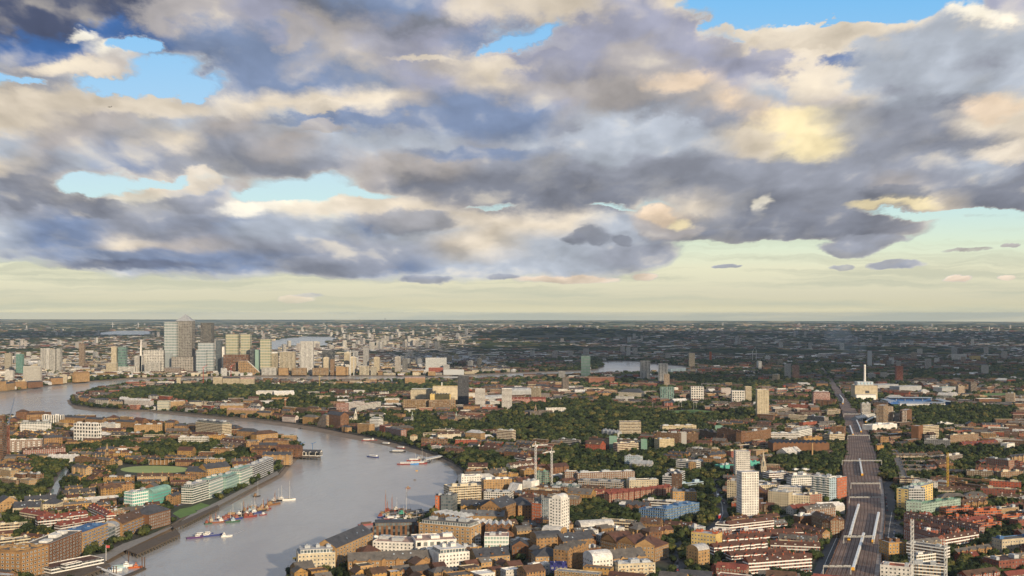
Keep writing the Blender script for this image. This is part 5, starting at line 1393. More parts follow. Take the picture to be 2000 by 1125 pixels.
# ------------------------------------------------------------------ power station with chimney and smoke
X, Y = G(1692, 780); root = empty('power_station', (X, Y, 0)); tag(root, 'cream power station with blue roof units and one tall chimney', 'power station')
stamp([(X-40, Y-30), (X+50, Y-30), (X+50, Y+60), (X-40, Y+60)], 2)
mw, mr = MB(), MB(); u = Y/F
gen_building(mw, mr, 44*u, 40, 27*u, 'plain', K['cream2'], K['conc'], 'flat', K['lgrey'], random); mw.build('boiler_house', FM, root); mr.build('roof', RM, root)
m = MB(); m.box(-22*u, -14, 0, 16*u, -.1, 9*u, 0, K['white']); m.box(-22*u, -14.5, 9*u, 16*u, -.1, 10*u, 0, K['lgrey']); m.build('loading_hall', PM, root)
m = MB(); m.box(-16*u, 10, 27*u, 16*u, 34, 34*u, 0, K['lgrey']); m.build('upper_hall', PM, root)
for i in range(5):
    m = MB(); m.box((-15+6.4*i)*u, 8, 29*u, (-11+6.4*i)*u, 9.9, 33*u, 0, K['lblue']); m.build('louvre_bay', PM, root)
m = MB(); m.beam((2*u, 24, 30*u), (2*u, 24, 65*u), 3.4, 0, K['offw'], 12, 2.8); m.beam((2*u, 24, 65*u), (2*u, 24, 67*u), 3.0, 0, K['white'], 12); m.build('chimney', PM, root)
m = MB(); m.box(-2*u, -.4, 12*u, 6*u, -.02, 17*u, 0, K['black']); m.build('opening', PM, root)
m = bpy.data.materials.new('smoke_vapour'); m.use_nodes = True; nt = m.node_tree; nt.nodes.clear(); o_ = node(nt, 'ShaderNodeOutputMaterial'); v_ = node(nt, 'ShaderNodeVolumePrincipled')
v_.inputs['Color'].default_value = (.75,.87,1,1); v_.inputs['Density'].default_value = .0016; v_.inputs['Density Attribute'].default_value = ''; nt.links.new(v_.outputs[0], o_.inputs['Volume'])
bm = bmesh.new(); 
r_s = random.Random(4)
for k in range(9):
    t = k/8; bmesh.ops.create_icosphere(bm, subdivisions=2, radius=22+62*t, matrix=Matrix.Translation((-190*t+r_s.uniform(-25, 25), r_s.uniform(-40, 40), 10+120*t+r_s.uniform(-20, 20))))
me = bpy.data.meshes.new('smoke'); bm.to_mesh(me); bm.free(); me.materials.append(m)
o = bpy.data.objects.new('smoke', me); COL.objects.link(o); Y2 = 6600.0; o.location = ((1692-1000)/F*Y2, Y2, 8); o.scale = (1, 1, .8); tag(o, kind='stuff')
# factory chimney and others
def stack(px, yb, yt, r, c, label):
    X, Y = G(px, yb); h = EYE-(yt-HZ)/F*Y; m = MB(); m.beam((0, 0, 0), (0, 0, h), r, 0, c, 10, r*.75); m.beam((0, 0, h-1.5), (0, 0, h+.2), r*.95, 0, c, 10)
    o = m.build('chimney_stack', PM, None, (X, Y, 0)); tag(o, label, 'chimney')
stack(1586.5, 896, 865, 1.5, K['tan2'], 'tan brick chimney stack beside the ribbed factory roof')
stack(863, 762, 747, 2, K['white'], 'white chimney stack on the cream printing works')
for i, (px, yb, yt) in enumerate(((683,738,680),(690,738,684))): stack(px+1, yb-4, yt+4, 1.6, K['lgrey'], 'thin grey flue behind the far bank, ' + ('left' if i == 0 else 'right') + ' of two')
for i, px in enumerate((1275,1298,1303,1326,1331,1355,1360)):
    stack(px, 800, 786, .35, K['lgrey'], ['lone floodlight mast by the park track', 'floodlight mast of the second pair, left', 'floodlight mast of the second pair, right', 'floodlight mast of the third pair, left', 'floodlight mast of the third pair, right', 'floodlight mast of the last pair, left', 'floodlight mast of the last pair, right'][i])

# ------------------------------------------------------------------ stadium
X, Y = G(1800, 797); root = empty('stadium', (X, Y, 0), R(-4)); tag(root, 'football stadium with blue roofed stands', 'stadium')
stamp([(X-80, Y-20), (X+90, Y-20), (X+90, Y+150), (X-80, Y+150)], 2)
def stand(x0, y0, x1, y1, h, front):
    mw = MB(); b = (.06,.16,.42)
    alongx = (x1-x0) > (y1-y0)
    if alongx:
        lo, hi = (y0, y1) if front else (y1, y0)
        mw.face([(x0, lo, h*.9), (x1, lo, h*.9), (x1, hi, 1.2), (x0, hi, 1.2)], 0, b); mw.face([(x0, lo, 0), (x1, lo, 0), (x1, lo, h*.9), (x0, lo, h*.9)], 0, K['lgrey'])
    else:
        lo, hi = (x0, x1) if front else (x1, x0)
        mw.face([(lo, y0, h*.9), (lo, y1, h*.9), (hi, y1, 1.2), (hi, y0, 1.2)], 0, b); mw.face([(lo, y0, 0), (lo, y1, 0), (lo, y1, h*.9), (lo, y0, h*.9)], 0, K['lgrey'])
    mw.build('stand', PM, root)
    m = MB(); q = 4; m.box(x0, y0, h+1, x1, y1, h+2, 0, (.30,.36,.44))
    for i in range(6): m.box(x0+(x1-x0)*i/5-.4, y0+(y1-y0)*.5-.4, h*.5, x0+(x1-x0)*i/5+.4, y0+(y1-y0)*.5+.4, h+1, 0, K['lgrey'])
    m.build('stand_roof', PM, root)
stand(-55, 0, 60, 22, 13, True); stand(-55, 112, 60, 134, 17, False); stand(-78, 26, -58, 108, 14, True); stand(62, 26, 82, 108, 14, False)
m = MB(); m.box(-50, 26, .05, 54, 108, .2, 0, K['green']); m.build('pitch', M_GRASS, root)
X, Y = G(1769, 797); m = MB()
for i in range(6):
    for j in range(12):
        t0, t1 = math.pi/2*i/6, math.pi/2*(i+1)/6; a0, a1 = 2*math.pi*j/12, 2*math.pi*(j+1)/12
        f = lambda t, a: (15*math.cos(t)*math.cos(a), 20*math.cos(t)*math.sin(a), 9*math.sin(t)); m.face([f(t0, a0), f(t0, a1), f(t1, a1), f(t1, a0)], 0, K['white'])
o = m.build('sports_dome', PM, None, (X, Y-25, 0)); tag(o, 'white inflated sports dome in front of the stadium', 'dome')

# pavilions by the cricket field
for (x0, x1, y, yt, lab, c) in ((291,337,909,897,'dark covered grandstand behind the cricket ground','slate'), (340,400,908,897,'long grandstand with thin white roof behind the cricket ground','offw')):
    A, B = Vector(G(x0, y)), Vector(G(x1, y)); L = (B-A).length; root = empty('grandstand', ((A.x+B.x)/2, A.y, 0)); tag(root, lab, 'grandstand')
    h = 12; m = MB(); m.face([(-L/2, 0, 1), (L/2, 0, 1), (L/2, 9, 6), (-L/2, 9, 6)], 0, K['tan']); m.box(-L/2, 9, 0, L/2, 14, 7, 0, K['tan']); m.build('seating', PM, root)
    m = MB(); m.face([(-L/2-1, -1, 10), (L/2+1, -1, 10), (L/2+1, 14, 9), (-L/2-1, 14, 9)], 0, K[c]); m.face([(-L/2-1, -1, 10.5), (-L/2-1, 14, 9.5), (L/2+1, 14, 9.5), (L/2+1, -1, 10.5)], 0, K[c]); m.build('roof', PM, root)
    for i in range(7):
        m = MB(); x = -L/2+L*i/6; m.beam((x, 0, 1), (x, 0, 10), .25, 0, K['offw']); m.build('post', PM, root)
    stamp([(A.x, A.y), (B.x, B.y), (B.x, B.y+18), (A.x, A.y+18)], 2)

# ------------------------------------------------------------------ jetties, piers, pontoons
def piled(name, px, label, cat, z1=.8, step=7.0, mat=None, z0=-.4):
    P = [Vector(G(a, b, z1)) for a, b in px]; c = sum(P, Vector((0, 0)))/len(P); root = empty(name, (c.x, c.y, 0)); tag(root, label, cat)
    m = MB(); m.prism([(p.x-c.x, p.y-c.y) for p in P], z0, z1, 0, bottom=True); m.build('deck', mat or M_WOOD, root)
    n = 0
    for i in range(len(P)):
        a, b = P[i]-c, P[(i+1) % len(P)]-c; L = (b-a).length; k = max(1, int(L/step))
        for j in range(k):
            if n > 96: break
            q = a.lerp(b, j/k)*.985; m = MB(); m.beam((q.x, q.y, -7), (q.x, q.y, z0), .45, 0, (.09,.07,.05), 6); m.build('pile', PM, root); n += 1
    return root
piled('jetty', [(246,1074),(268,1082),(352,1043),(344,1034)], 'long dark timber jetty on piles below the river warehouses', 'jetty')
piled('pier', [(583,892),(626,894),(626,888),(588,884)], 'piled pier under the white river police building', 'pier', .6)
piled('pier', [(96,1124),(132,1136),(216,1103),(196,1095)], 'piled pier carrying the white river terminal', 'pier', 1.2)
piled('river_wall_terrace', [(335,1026),(352,1019),(425,986),(428,990),(360,1024),(340,1032)], 'piled river terrace wall in front of the green garden', 'terrace', .5)
piled('gangway_pier', [(828,894),(858,889),(864,890),(832,897)], 'white footbridge leading from the moored ships to the shore', 'footbridge', 1.5, 14, PM)
o = building('river_terminal', G(100, 1121, 1.2), G(203, 1100, 1.2), 5.5, 22, 'band', K['dgrey'], K['white'], 'flat', K['rbrown'], 'white river terminal with flat brown roof standing over the water', 'terminal', None, 'n', 1.2)
o = building('roof_pavilion', G(128, 1110, 7), G(160, 1103, 7), 3.6, 7, 'band', K['dgrey'], K['white'], 'flat', K['rbrown'], 'small white roof pavilion on top of the river terminal', 'pavilion', None, 'n', 6.7, st=False)
o = building('pier_house', G(588, 890, .6), G(625, 891, .6), 6.5, 12, 'bays', K['white'], K['white'], 'gable', K['slate'], 'white river police building with dark roof lights on its pier', 'pier building', None, 'n', .6)
X, Y = G(592, 880)
for i in range(2):
    m = MB(); m.beam((0, 0, 0), (0, 0, 13), .5, 0, K['blue']); m.beam((0, 0, 12), (7, 0, 15), .4, 0, K['blue']); m.beam((0, 0, 12), (-3, 0, 13), .4, 0, K['blue'])
    o = m.build('wharf_crane', PM, None, (X+20*i-4, Y+4, 0)); tag(o, 'blue wharf crane behind the river police pier, ' + ('left' if i == 0 else 'right') + ' one', 'crane')
m = MB(); m.prism([G(a, b, -3) for a, b in ((232,1128),(240,1131),(286,1110),(281,1107))], -4.3, -3.0, bottom=True); o = m.build('pontoon', M_WOOD); tag(o, 'low dark floating pontoon at the bottom left', 'pontoon')
m = MB(); A, B = Vector((*G(190, 1108, 1), 1)), Vector((*G(236, 1127, -2.8), -2.6)); m.beam(A, B, 1.3, 0, K['lgrey']); o = m.build('gangway', PM); tag(o, 'sloping grey gangway down to the pontoon', 'gangway')
for i, (px, py) in enumerate(((277.5,1112),(282.5,1112),(222,1126),(227,1126),(251,1097))):
    X, Y = G(px, py, -4); m = MB(); m.beam((0, 0, -7), (0, 0, 8 if i < 2 else 6), .5, 0, K['dbrown'], 8); m.beam((0, 0, 8 if i < 2 else 6), (0, 0, 8.5 if i < 2 else 6.5), .6, 0, K['dbrown'], 8)
    o = m.build('mooring_post', PM, None, (X, Y, -.5)); tag(o, ['dark mooring post at the outer end of the pontoon, left one', 'dark mooring post at the outer end of the pontoon, right one', 'dark mooring post at the inner end of the pontoon, left one', 'dark mooring post at the inner end of the pontoon, right one', 'lone mooring post behind the pontoon boats'][i], 'mooring post')
X, Y = G(207, 1098); m = MB(); m.beam((0, 0, 0), (0, 0, 16), .22, 0, K['white']); m.box(0, -.1, 13, 3.6, .1, 15.4, 0, (.55,.08,.08)); o = m.build('flagpole', PM, None, (X, Y, 1.1)); tag(o, 'white flagpole with red flag by the river terminal', 'flagpole')

# ------------------------------------------------------------------ boats
def hull(m, L, W, h, c, z=-4.25):
    st = [(-L/2, .72), (-L*.35, .95), (0, 1), (L*.28, .9), (L*.42, .5), (L/2, .04)]
    top = [(x, w*W/2) for x, w in st]; bot = [(x*.96, w*W/2*.8) for x, w in st]
    n = len(st)
    for s in (1, -1):
        for i in range(n-1):
            f = [(bot[i][0], s*bot[i][1], z), (bot[i+1][0], s*bot[i+1][1], z), (top[i+1][0], s*top[i+1][1], z+h*(1+.12*(i > 2))), (top[i][0], s*top[i][1], z+h*(1+.12*(i > 3)))]
            m.face(f[::s], 0, c)
    m.face([(bot[0][0], bot[0][1], z), (top[0][0], top[0][1], z+h), (top[0][0], -top[0][1], z+h), (bot[0][0], -bot[0][1], z)], 0, c)
    return [(x, y, z+h*.93) for x, y in top]+[(x, -y, z+h*.93) for x, y in top[::-1]]
def boat(px, py, L, W, ang, hc, dc, cc, label, masts=0, cab='mid', name='boat', sail=None, cat=None, garden=False, mh=None):
    X, Y = G(px, py, -4); root = empty(name, (X, Y, 0), R(ang)); tag(root, label, cat or name.replace('_', ' '))
    h = 1.5 if L < 16 else 2.2; m = MB(); dk = hull(m, L, W, h, hc); m.build('hull', PAINT, root)
    m = MB(); m.face(dk, 0, dc); m.build('deck', PM, root); z = -4.25+h*.9
    if cab:
        cx = {'mid': 0, 'aft': -L*.26, 'fore': L*.12, 'long': 0}[cab]; cl = L*(.62 if cab == 'long' else .26)
        m = MB(); m.box(cx-cl/2, -W*.3, z, cx+cl/2, W*.3, z+2.2, 0, cc); m.box(cx-cl/2+.3, -W*.3-.03, z+1.1, cx+cl/2-.3, W*.3+.03, z+1.7, 0, K['black']); m.build('cabin', PAINT, root)
        if cab != 'long' and L > 11:
            m = MB(); m.box(cx-cl*.2, -W*.22, z+2.2, cx+cl*.3, W*.22, z+4.0, 0, cc); m.box(cx-cl*.2-.02, -W*.22-.02, z+3, cx+cl*.3+.03, W*.22+.02, z+3.6, 0, K['black']); m.build('wheelhouse', PAINT, root)
    for k in range(masts):
        x = L*(.18-.42*k) if masts > 1 else L*.12; H = (mh or L*.9)*(1-.25*k)
        m = MB(); m.beam((x, 0, z), (x, 0, z+H), .22, 0, K['tan2'] if sail else K['offw'], 6, .12); m.beam((x, 0, z+2.5), (x-L*.3, 0, z+3.2), .13, 0, K['tan2'], 5)
        for s in (-1, 1): m.beam((x, 0, z+H*.85), (x-L*.06, s*W*.45, z), .05, 0, K['black'], 3)
        m.beam((x, 0, z+H*.9), (L/2-.5, 0, z+.4), .05, 0, K['black'], 3); m.build('mast', PM, root)
        if sail:
            m = MB(); m.beam((x-.3, 0, z+1.5), (x-.7, 0, z+H*.8), .45, 0, sail, 6, .2); m.build('furled_sail', PM, root)
    if garden:
        m = MB(); rr = random.Random(int(px))
        for k in range(60):
            a, b, s = rr.uniform(-L*.42, L*.4), rr.uniform(-W*.4, W*.4), rr.uniform(.5, 1.5); q = Vector((a, b, z+s*.6)); n = Vector((rr.gauss(0, 1), rr.gauss(0, 1), rr.gauss(1, 1))).normalized(); t = n.orthogonal()*s; u = n.cross(t)
            m.face([tuple(q+t), tuple(q+u), tuple(q-t), tuple(q-u)])
        o = m.build('planting', M_FOL, root)
    return root
RW = (.24,.045,.04); NV = (.04,.055,.20); BK = (.03,.03,.035)
boat(381,1051,20,5,35,(.10,.05,.16),(.2,.15,.15),K['offw'],'dark purple barge, left one of the three moored in mid river',0,'fore','barge')
boat(398,1046,22,6,30,NV,K['offw'],K['white'],'blue hulled boat with white decks, middle one of the three moored in mid river',0,'long','river_boat')
boat(414,1047,26,5,30,NV,(.35,.35,.4),K['offw'],'long blue barge, right one of the three moored in mid river',0,'aft','barge')
boat(443,1048,13,4,28,K['white'],K['white'],K['white'],'white motor boat speeding with a wake',0,'aft','motor_boat')
spots = [(408,1023,12),(418,1019,14),(424,1021,18),(433,1016,16),(441,1012,14),(447,1017,17),(455,1020,18),(462,1014,16),(452,1006,15),(466,1007,18),(474,1011,16),(481,1007,20),(489,1010,18),(487,1001,18),(496,1003,20),(500,997,18),(506,999,22),(512,993,20),(516,998,14),(521,995,14),(494,994,16),(478,999,14)]
hc = [BK, K['dbrown'], RW, NV, (.05,.12,.08), (.25,.1,.06)]
hn = ['black', 'brown', 'red', 'navy', 'dark green', 'rust']; cn = ['cream', 'white', 'red brown', 'tan', 'pale blue']; ccs = [K['cream'], K['white'], (.35,.1,.06), K['tan2'], K['lblue']]
rr = random.Random(5); ordw = ['first','second','third','fourth','fifth','sixth','seventh','eighth','ninth','tenth','eleventh','twelfth','thirteenth','fourteenth','fifteenth','sixteenth','seventeenth','eighteenth','nineteenth','twentieth','twenty-first','twenty-second']
for i, (px, py, L) in enumerate(spots):
    a, b = rr.randrange(6), rr.randrange(5)
    boat(px, py, L, L*.24+.6, 38+rr.uniform(-12, 12)+(180 if rr.random() < .3 else 0), hc[a], rr.choice([K['wood'], K['felt'], K['tan'], K['lgrey']]), ccs[b], '%s barge with %s cabin, %s from the left in the moored raft' % (hn[a], cn[b], ordw[i]), rr.choice([0,0,1,1,2]), rr.choice(['aft', 'mid', 'long']), 'moored_barge', rr.choice([None, None, (.30,.10,.06)]), 'barge', mh=rr.uniform(9, 17))
boat(534,986,24,6,50,(.25,.12,.05),K['wood'],K['tan2'],'brown sailing barge behind the white hulled ship',1,'aft','sailing_barge','x' and (.30,.12,.07),mh=17)
boat(541,979,22,6,50,BK,K['wood'],K['offw'],'black hulled boat next to the white sailing ship',1,'aft','sailing_barge',mh=15)
boat(559,977,25,6.5,12,K['white'],K['wood'],K['offw'],'white sailing ship with red waterline and two bare masts',2,'aft','sailing_ship',mh=24)
boat(502,970,12,4,50,BK,K['wood'],K['tan'],'small dark boat close under the promenade wall',1,'aft','moored_barge',mh=20)
boat(514,1006,10,3.5,40,RW,K['lgrey'],K['white'],'small red boat at the outer edge of the raft of barges',0,'mid','motor_boat')
boat(717,861,22,7,4,RW,K['offw'],K['white'],'red hulled passenger boat with white decks, left of a close pair',0,'long','passenger_boat')
boat(728,861,18,6,-6,RW,K['offw'],K['white'],'red hulled passenger boat with white decks, right of a close pair',0,'mid','passenger_boat')
boat(754,868,22,7,-35,BK,K['offw'],K['white'],'black and red passenger boat alone in the upper river',0,'long','passenger_boat')
boat(783,876,22,6,-40,RW,K['offw'],K['white'],'red and white passenger boat behind the large one',0,'long','passenger_boat')
boat(777,883,30,8,-6,BK,K['offw'],K['white'],'large red and white passenger boat above the moored cluster',0,'long','passenger_boat')
boat(729,893,26,7,-35,NV,K['lblue'],K['white'],'blue and white catamaran alone in the middle of the river',0,'long','passenger_boat')
boat(792,907,28,8,0,RW,K['offw'],K['white'],'red hulled ship with white decks, left end of the moored cluster',0,'long','passenger_boat')
boat(804,907,24,7,0,(.06,.25,.6),K['lblue'],K['white'],'bright blue boat in the moored cluster',0,'mid','passenger_boat')
boat(817,906,30,8,0,RW,K['offw'],K['white'],'large red hulled ship in the moored cluster',1,'long','passenger_boat',mh=14)
boat(829,904,22,6,25,BK,K['lgrey'],K['grey'],'dark workboat at the right end of the moored cluster',2,'mid','workboat',mh=14)
boat(808,900,24,7,5,(.3,.06,.05),K['offw'],K['white'],'white decked boat behind the moored cluster',1,'long','passenger_boat',mh=12)
boat(822,897,18,6,20,K['dgrey'],K['grey'],K['lgrey'],'grey boat with black funnel behind the moored cluster',1,'aft','workboat',mh=18)
boat(751,1006,26,6,68,K['cream2'],K['wood'],K['tan2'],'cream hulled sailing barge with tall red brown mast',1,'aft','sailing_barge',(.35,.12,.08),mh=29)
boat(762,1000,24,6,60,BK,K['wood'],K['red'],'black sailing barge with furled sail behind the cream one',2,'aft','sailing_barge',(.35,.12,.08),mh=20)
boat(772,998,20,6,40,(.3,.08,.05),K['wood'],K['offw'],'red barge with cluttered deck beside the sailing barges',1,'mid','moored_barge',mh=15)
boat(783,1006,26,8,35,BK,K['wood'],(.05,.35,.25),'dark barge with green covered hold',0,'mid','moored_barge')
boat(791,1000,26,7,60,BK,K['wood'],K['wood'],'black ship with one tall mast among the garden barges',1,'aft','sailing_barge',mh=28)
boat(806,1003,32,9,35,BK,K['slate'],K['slate'],'dark barge with rooftop garden, left of two',0,'long','garden_barge',garden=True)
boat(818,1008,34,9,38,BK,K['slate'],K['slate'],'dark barge with rooftop garden, right of two',0,'long','garden_barge',garden=True)
boat(829,1001,30,6,48,(.10,.11,.14),K['lgrey'],K['zinc'],'long grey barge pointing out from the dock mouth',0,'aft','moored_barge')
boat(768,1014,24,6,20,RW,K['offw'],K['white'],'white topped red boat in front of the garden barges',0,'long','river_boat')
boat(776,1020,20,5,15,K['white'],K['offw'],K['lblue'],'white boat with pale blue cabin near the green glass building',0,'long','river_boat')
boat(793,1016,24,6,20,(.08,.2,.12),K['wood'],K['offw'],'green barge with planted deck near the shore',0,'mid','garden_barge',garden=True)
boat(756,1027,20,6,12,BK,K['lgrey'],K['dgrey'],'dark barge against the wall of the green glass building',0,'mid','moored_barge')
boat(715,1026,20,4.5,32,(.30,.10,.10),(.3,.2,.2),K['dbrown'],'narrow red brown boat lying alone off the moorings',0,'long','narrow_boat')
boat(712,1042,22,6,25,BK,(.05,.25,.15),(.08,.3,.2),'dark barge with green cover at the end of the mooring',0,'long','moored_barge')
boat(726,1040,18,5,20,K['dgrey'],K['felt'],K['grey'],'grey workboat beside the green covered barge',0,'mid','workboat')
boat(246,1108,18,5,25,K['white'],K['offw'],K['white'],'white motor yacht lying at the pontoon',0,'mid','motor_yacht')
boat(265,1109,14,4.5,22,(.5,.12,.03),(.5,.16,.05),K['orange'],'orange lifeboat at the pontoon',0,'mid','lifeboat')
boat(232,1110,14,4.5,22,K['lblue'],K['offw'],(.35,.5,.5),'pale green boat behind the white yacht',0,'long','motor_yacht')
boat(222,1116,16,4,20,K['white'],K['lblue'],K['lblue'],'pale blue launch nearest the gangway',0,'mid','motor_yacht')
boat(797,954,7,2.5,0,(.25,.12,.08),K['wood'],K['tan2'],'tiny brown skiff in the open river',0,'mid','skiff')
boat(587,838,9,3,0,BK,K['wood'],K['black'],'small dark skiff on the upper river',0,'mid','skiff')
for i, (px, py, c, lab) in enumerate(((636,1061,(.75,.5,.02),'large yellow mooring barge buoy off the cream wharf'),(578,1091,(.75,.45,.03),'yellow buoy nearest the bottom of the river'),(814,920,(.6,.35,.08),'orange buoy below the moored cluster'),(810,938,(.15,.13,.12),'dark buoy farther down the river'))):
    X, Y = G(px, py, -4); s = 3.2 if i < 2 else 1.8; m = MB()
    m.beam((-s, 0, -3.7), (s, 0, -3.7), 1.0, 0, c, 10); m.beam((0, 0, -3.5), (0, 0, -2), .3, 0, c, 6); o = m.build('mooring_buoy', PAINT, None, (X, Y, 0)); tag(o, lab, 'buoy')
rr = random.Random(9)
for i in range(14):
    px, py = rr.uniform(742, 834), rr.uniform(1004, 1032)
    if px > 760 and py > 1024: py -= 14
    a, b = rr.randrange(6), rr.randrange(5); L = rr.uniform(12, 22)
    boat(px, py, L, L*.23+.8, rr.uniform(10, 60), hc[a], rr.choice([K['wood'], K['felt'], K['lgrey'], K['tan']]), ccs[b], '%s houseboat with %s cabin, %s from the left in the right bank moorings' % (hn[a], cn[b], ordw[i]), rr.choice([0, 0, 1]), rr.choice(['aft', 'long', 'mid']), 'houseboat', None, 'houseboat', rr.random() < .25, rr.uniform(8, 15))
# wake of the speeding boat: foam trails on the water
m = MB()
for s in (-1, 1):
    P = [G(450, 1046, -3.93), G(462, 1041+s*1.0, -3.93), G(476, 1034+s*2.2, -3.93)]
    for a, b in ((0, 1), (1, 2)):
        w0, w1 = .5+a*.4, .5+b*.3; m.face([(P[a][0], P[a][1]-w0*3, -3.93), (P[b][0], P[b][1]-w1*3, -3.93), (P[b][0], P[b][1]+w1*3, -3.93), (P[a][0], P[a][1]+w0*3, -3.93)])
tag(m.build('wake_foam', simple('foam', (.55,.53,.52), .9, .2)), kind='stuff')

# ------------------------------------------------------------------ far landmarks
def turbine(px, yb, yt, label):
    X, Y = G(px, yb); zb = float(hill(np.array(X), np.array(Y))); H = (EYE-(yt-HZ)/F*Y)*.66; root = empty('wind_turbine', (X, Y, 0)); tag(root, label, 'wind turbine')
    m = MB(); m.beam((0, 0, 0), (0, 0, H), 4.5, 0, K['white'], 8, 3); m.build('tower', PM, root); m = MB(); m.beam((0, -6, H), (0, 5, H), 4, 0, K['white'], 8); m.build('nacelle', PM, root)
    for k in range(3):
        a = R(90+120*k); m = MB(); m.beam((0, -6, H), (math.cos(a)*H*.52, -6, H+math.sin(a)*H*.52), 3.2, 0, K['white'], 4, .8); m.build('blade', PM, root)
turbine(220, 641, 628, 'white wind turbine on the horizon, left of two')
turbine(270, 641, 628, 'white wind turbine on the horizon, right of two')
for i, (px, yt) in enumerate(((752,621),(729,624),(718,625),(702,623),(782,624))):
    Y = 21000.0; X = (px-1000)/F*Y; z0 = float(hill(np.array(X), np.array(Y))); zt = EYE-(yt-HZ)/F*Y
    m = MB(); m.beam((0, 0, z0-2), (0, 0, zt), 8 if i == 0 else 3.5, 0, K['dgrey'], 6, 3 if i == 0 else 1.5); m.beam((-14, 0, zt*.9), (14, 0, zt*.9), 2, 0, K['dgrey'])
    o = m.build('radio_mast', PM, None, (X, Y, 0)); tag(o, ['thickest mast on the horizon above the sunlit far town', 'thin mast just left of the thickest one on the horizon', 'second thin mast left of the thickest one on the horizon', 'leftmost thin mast on the horizon', 'thin mast right of the thickest one on the horizon'][i], 'mast')
# airliner
X, Y, Z = (214-1000)/F*9000, 9000.0, EYE+(HZ-209)/F*9000
root = empty('airliner', (X, Y, Z), R(160)); tag(root, 'dark airliner flying small in the clouds at upper left', 'airliner')
c = (.16,.16,.18); m = MB(); m.beam((-16, 0, 0), (14, 0, 1), 2.2, 0, c, 10, 2.0); m.beam((14, 0, 1), (19, 0, .4), 2.0, 0, c, 10, .4); m.beam((-16, 0, 0), (-22, 0, 1.5), 2.2, 0, c, 10, .4); m.build('fuselage', PAINT, root)
for s in (-1, 1):
    m = MB(); m.face([(4, s*1.5, -.5), (-3, s*1.5, -.5), (-9, s*18, 1.6), (-6.5, s*18, 1.6)][::s], 0, c); m.face([(4, s*1.5, -.1), (-6.5, s*18, 1.9), (-9, s*18, 1.9), (-3, s*1.5, .1)][::s], 0, c); m.build('wing', PAINT, root)
    m = MB(); m.beam((0, s*6, -1.6), (5, s*6, -1.6), 1.1, 0, c, 8); m.build('engine', PAINT, root)
m = MB(); m.face([(-15, 0, 1.5), (-21, 0, 1.5), (-23, 0, 8), (-20, 0, 8)], 0, c); m.face([(-17, -.1, 1.5), (-21, -7, 2), (-23, -7, 2), (-21, 0, 2)], 0, c); m.face([(-17, .1, 1.5), (-21, 0, 2), (-23, 7, 2), (-21, 7, 2)], 0, c); m.build('tail', PAINT, root)

# ------------------------------------------------------------------ the rest of the town: streets of houses, flats and warehouses
def P2(X, Y): return 1000+X/Y*F, HZ+EYE/Y*F
REFS = [(600,985,'the river'),(330,917,'the cricket field'),(165,848,'the gridded slab'),(278,978,'the turquoise crescent'),(450,950,'the green glass row'),(115,945,'the canal'),
 (360,690,'the pyramid tower'),(600,700,'the ribbed white tower'),(905,765,'the dark slate tower'),(938,780,'the paired towers'),(850,770,'the cream printing works'),
 (694,808,'the white spire'),(866,985,'the orange waterfront block'),(1095,1015,'the white foreground tower'),(1060,910,'the white tower cranes'),(1232,837,'the parkside slab'),
 (1490,790,'the slender cream tower'),(1465,960,'the tall concrete towers'),(1492,910,'the stepped spire'),(1305,1010,'the blue scaffolded block'),(1240,1070,'the gable cluster'),
 (1692,760,'the power station'),(1736,810,'the trackside twin towers'),(1800,785,'the stadium'),(1680,960,'the railway'),(1620,955,'the pale turquoise block'),(1820,980,'the yellow apartments'),
 (1850,920,'the yellow crane'),(1850,1040,'the diagonal red block'),(1900,1020,'the red stepped flats'),(1480,1075,'the banded rows'),(1586,880,'the tan chimney stack'),
 (1818,845,'the broad tan slab'),(1144,718,'the far green tower'),(1278,728,'the white slab pair'),(1303,770,'the squat green tower'),(1440,775,'the white gridded tower'),(215,795,'the peninsula tip'),
 (515,765,'the white shopping roofs'),(1575,875,'the ribbed factory'),(1757,730,'the red orange tower'),(1870,690,'the far tower group'),(100,700,'the north bank towers'),(737,840,'the balconied river tower'),(540,855,'the lone bend warehouse'),(1350,830,'the long yellow block'),(880,852,'the cream mansion block')]
ORD = ['nearest','second nearest','third nearest','fourth nearest','fifth nearest','sixth nearest','seventh nearest','eighth nearest','ninth nearest','tenth nearest','eleventh nearest','twelfth nearest']+[w+' nearest' for w in 'thirteenth fourteenth fifteenth sixteenth seventeenth eighteenth nineteenth twentieth'.split()]
AUTO = {}
def auto_label(desc, X, Y, slot):
    """collects; labels are given once all are known"""
    px, py = P2(X, Y); b = min(REFS, key=lambda r: ((px-r[0])/1.6)**2+((py-r[1])*1.0)**2); dx, dy = px-b[0], py-b[1]
    if abs(dx) > abs(dy)*1.6: w = 'right of' if dx > 0 else 'left of'
    else: w = 'in front of' if dy > 0 else 'behind'
    AUTO.setdefault((desc, w, b[2]), []).append((dx*dx+dy*dy*2.5, slot))
def give_labels():
    for (desc, w, ref), L in AUTO.items():
        L.sort(key=lambda t: t[0])
        for i, (_, o) in enumerate(L):
            if len(L) == 1: o['label'] = '%s %s %s' % (desc, w, ref)
            elif i < len(ORD): o['label'] = '%s, %s %s %s' % (desc, ORD[i], w, ref)
            else:
                o['label'] = '%s well %s %s' % (desc, w, ref); o['group'] = '%ss far %s %s' % (desc, w, ref)

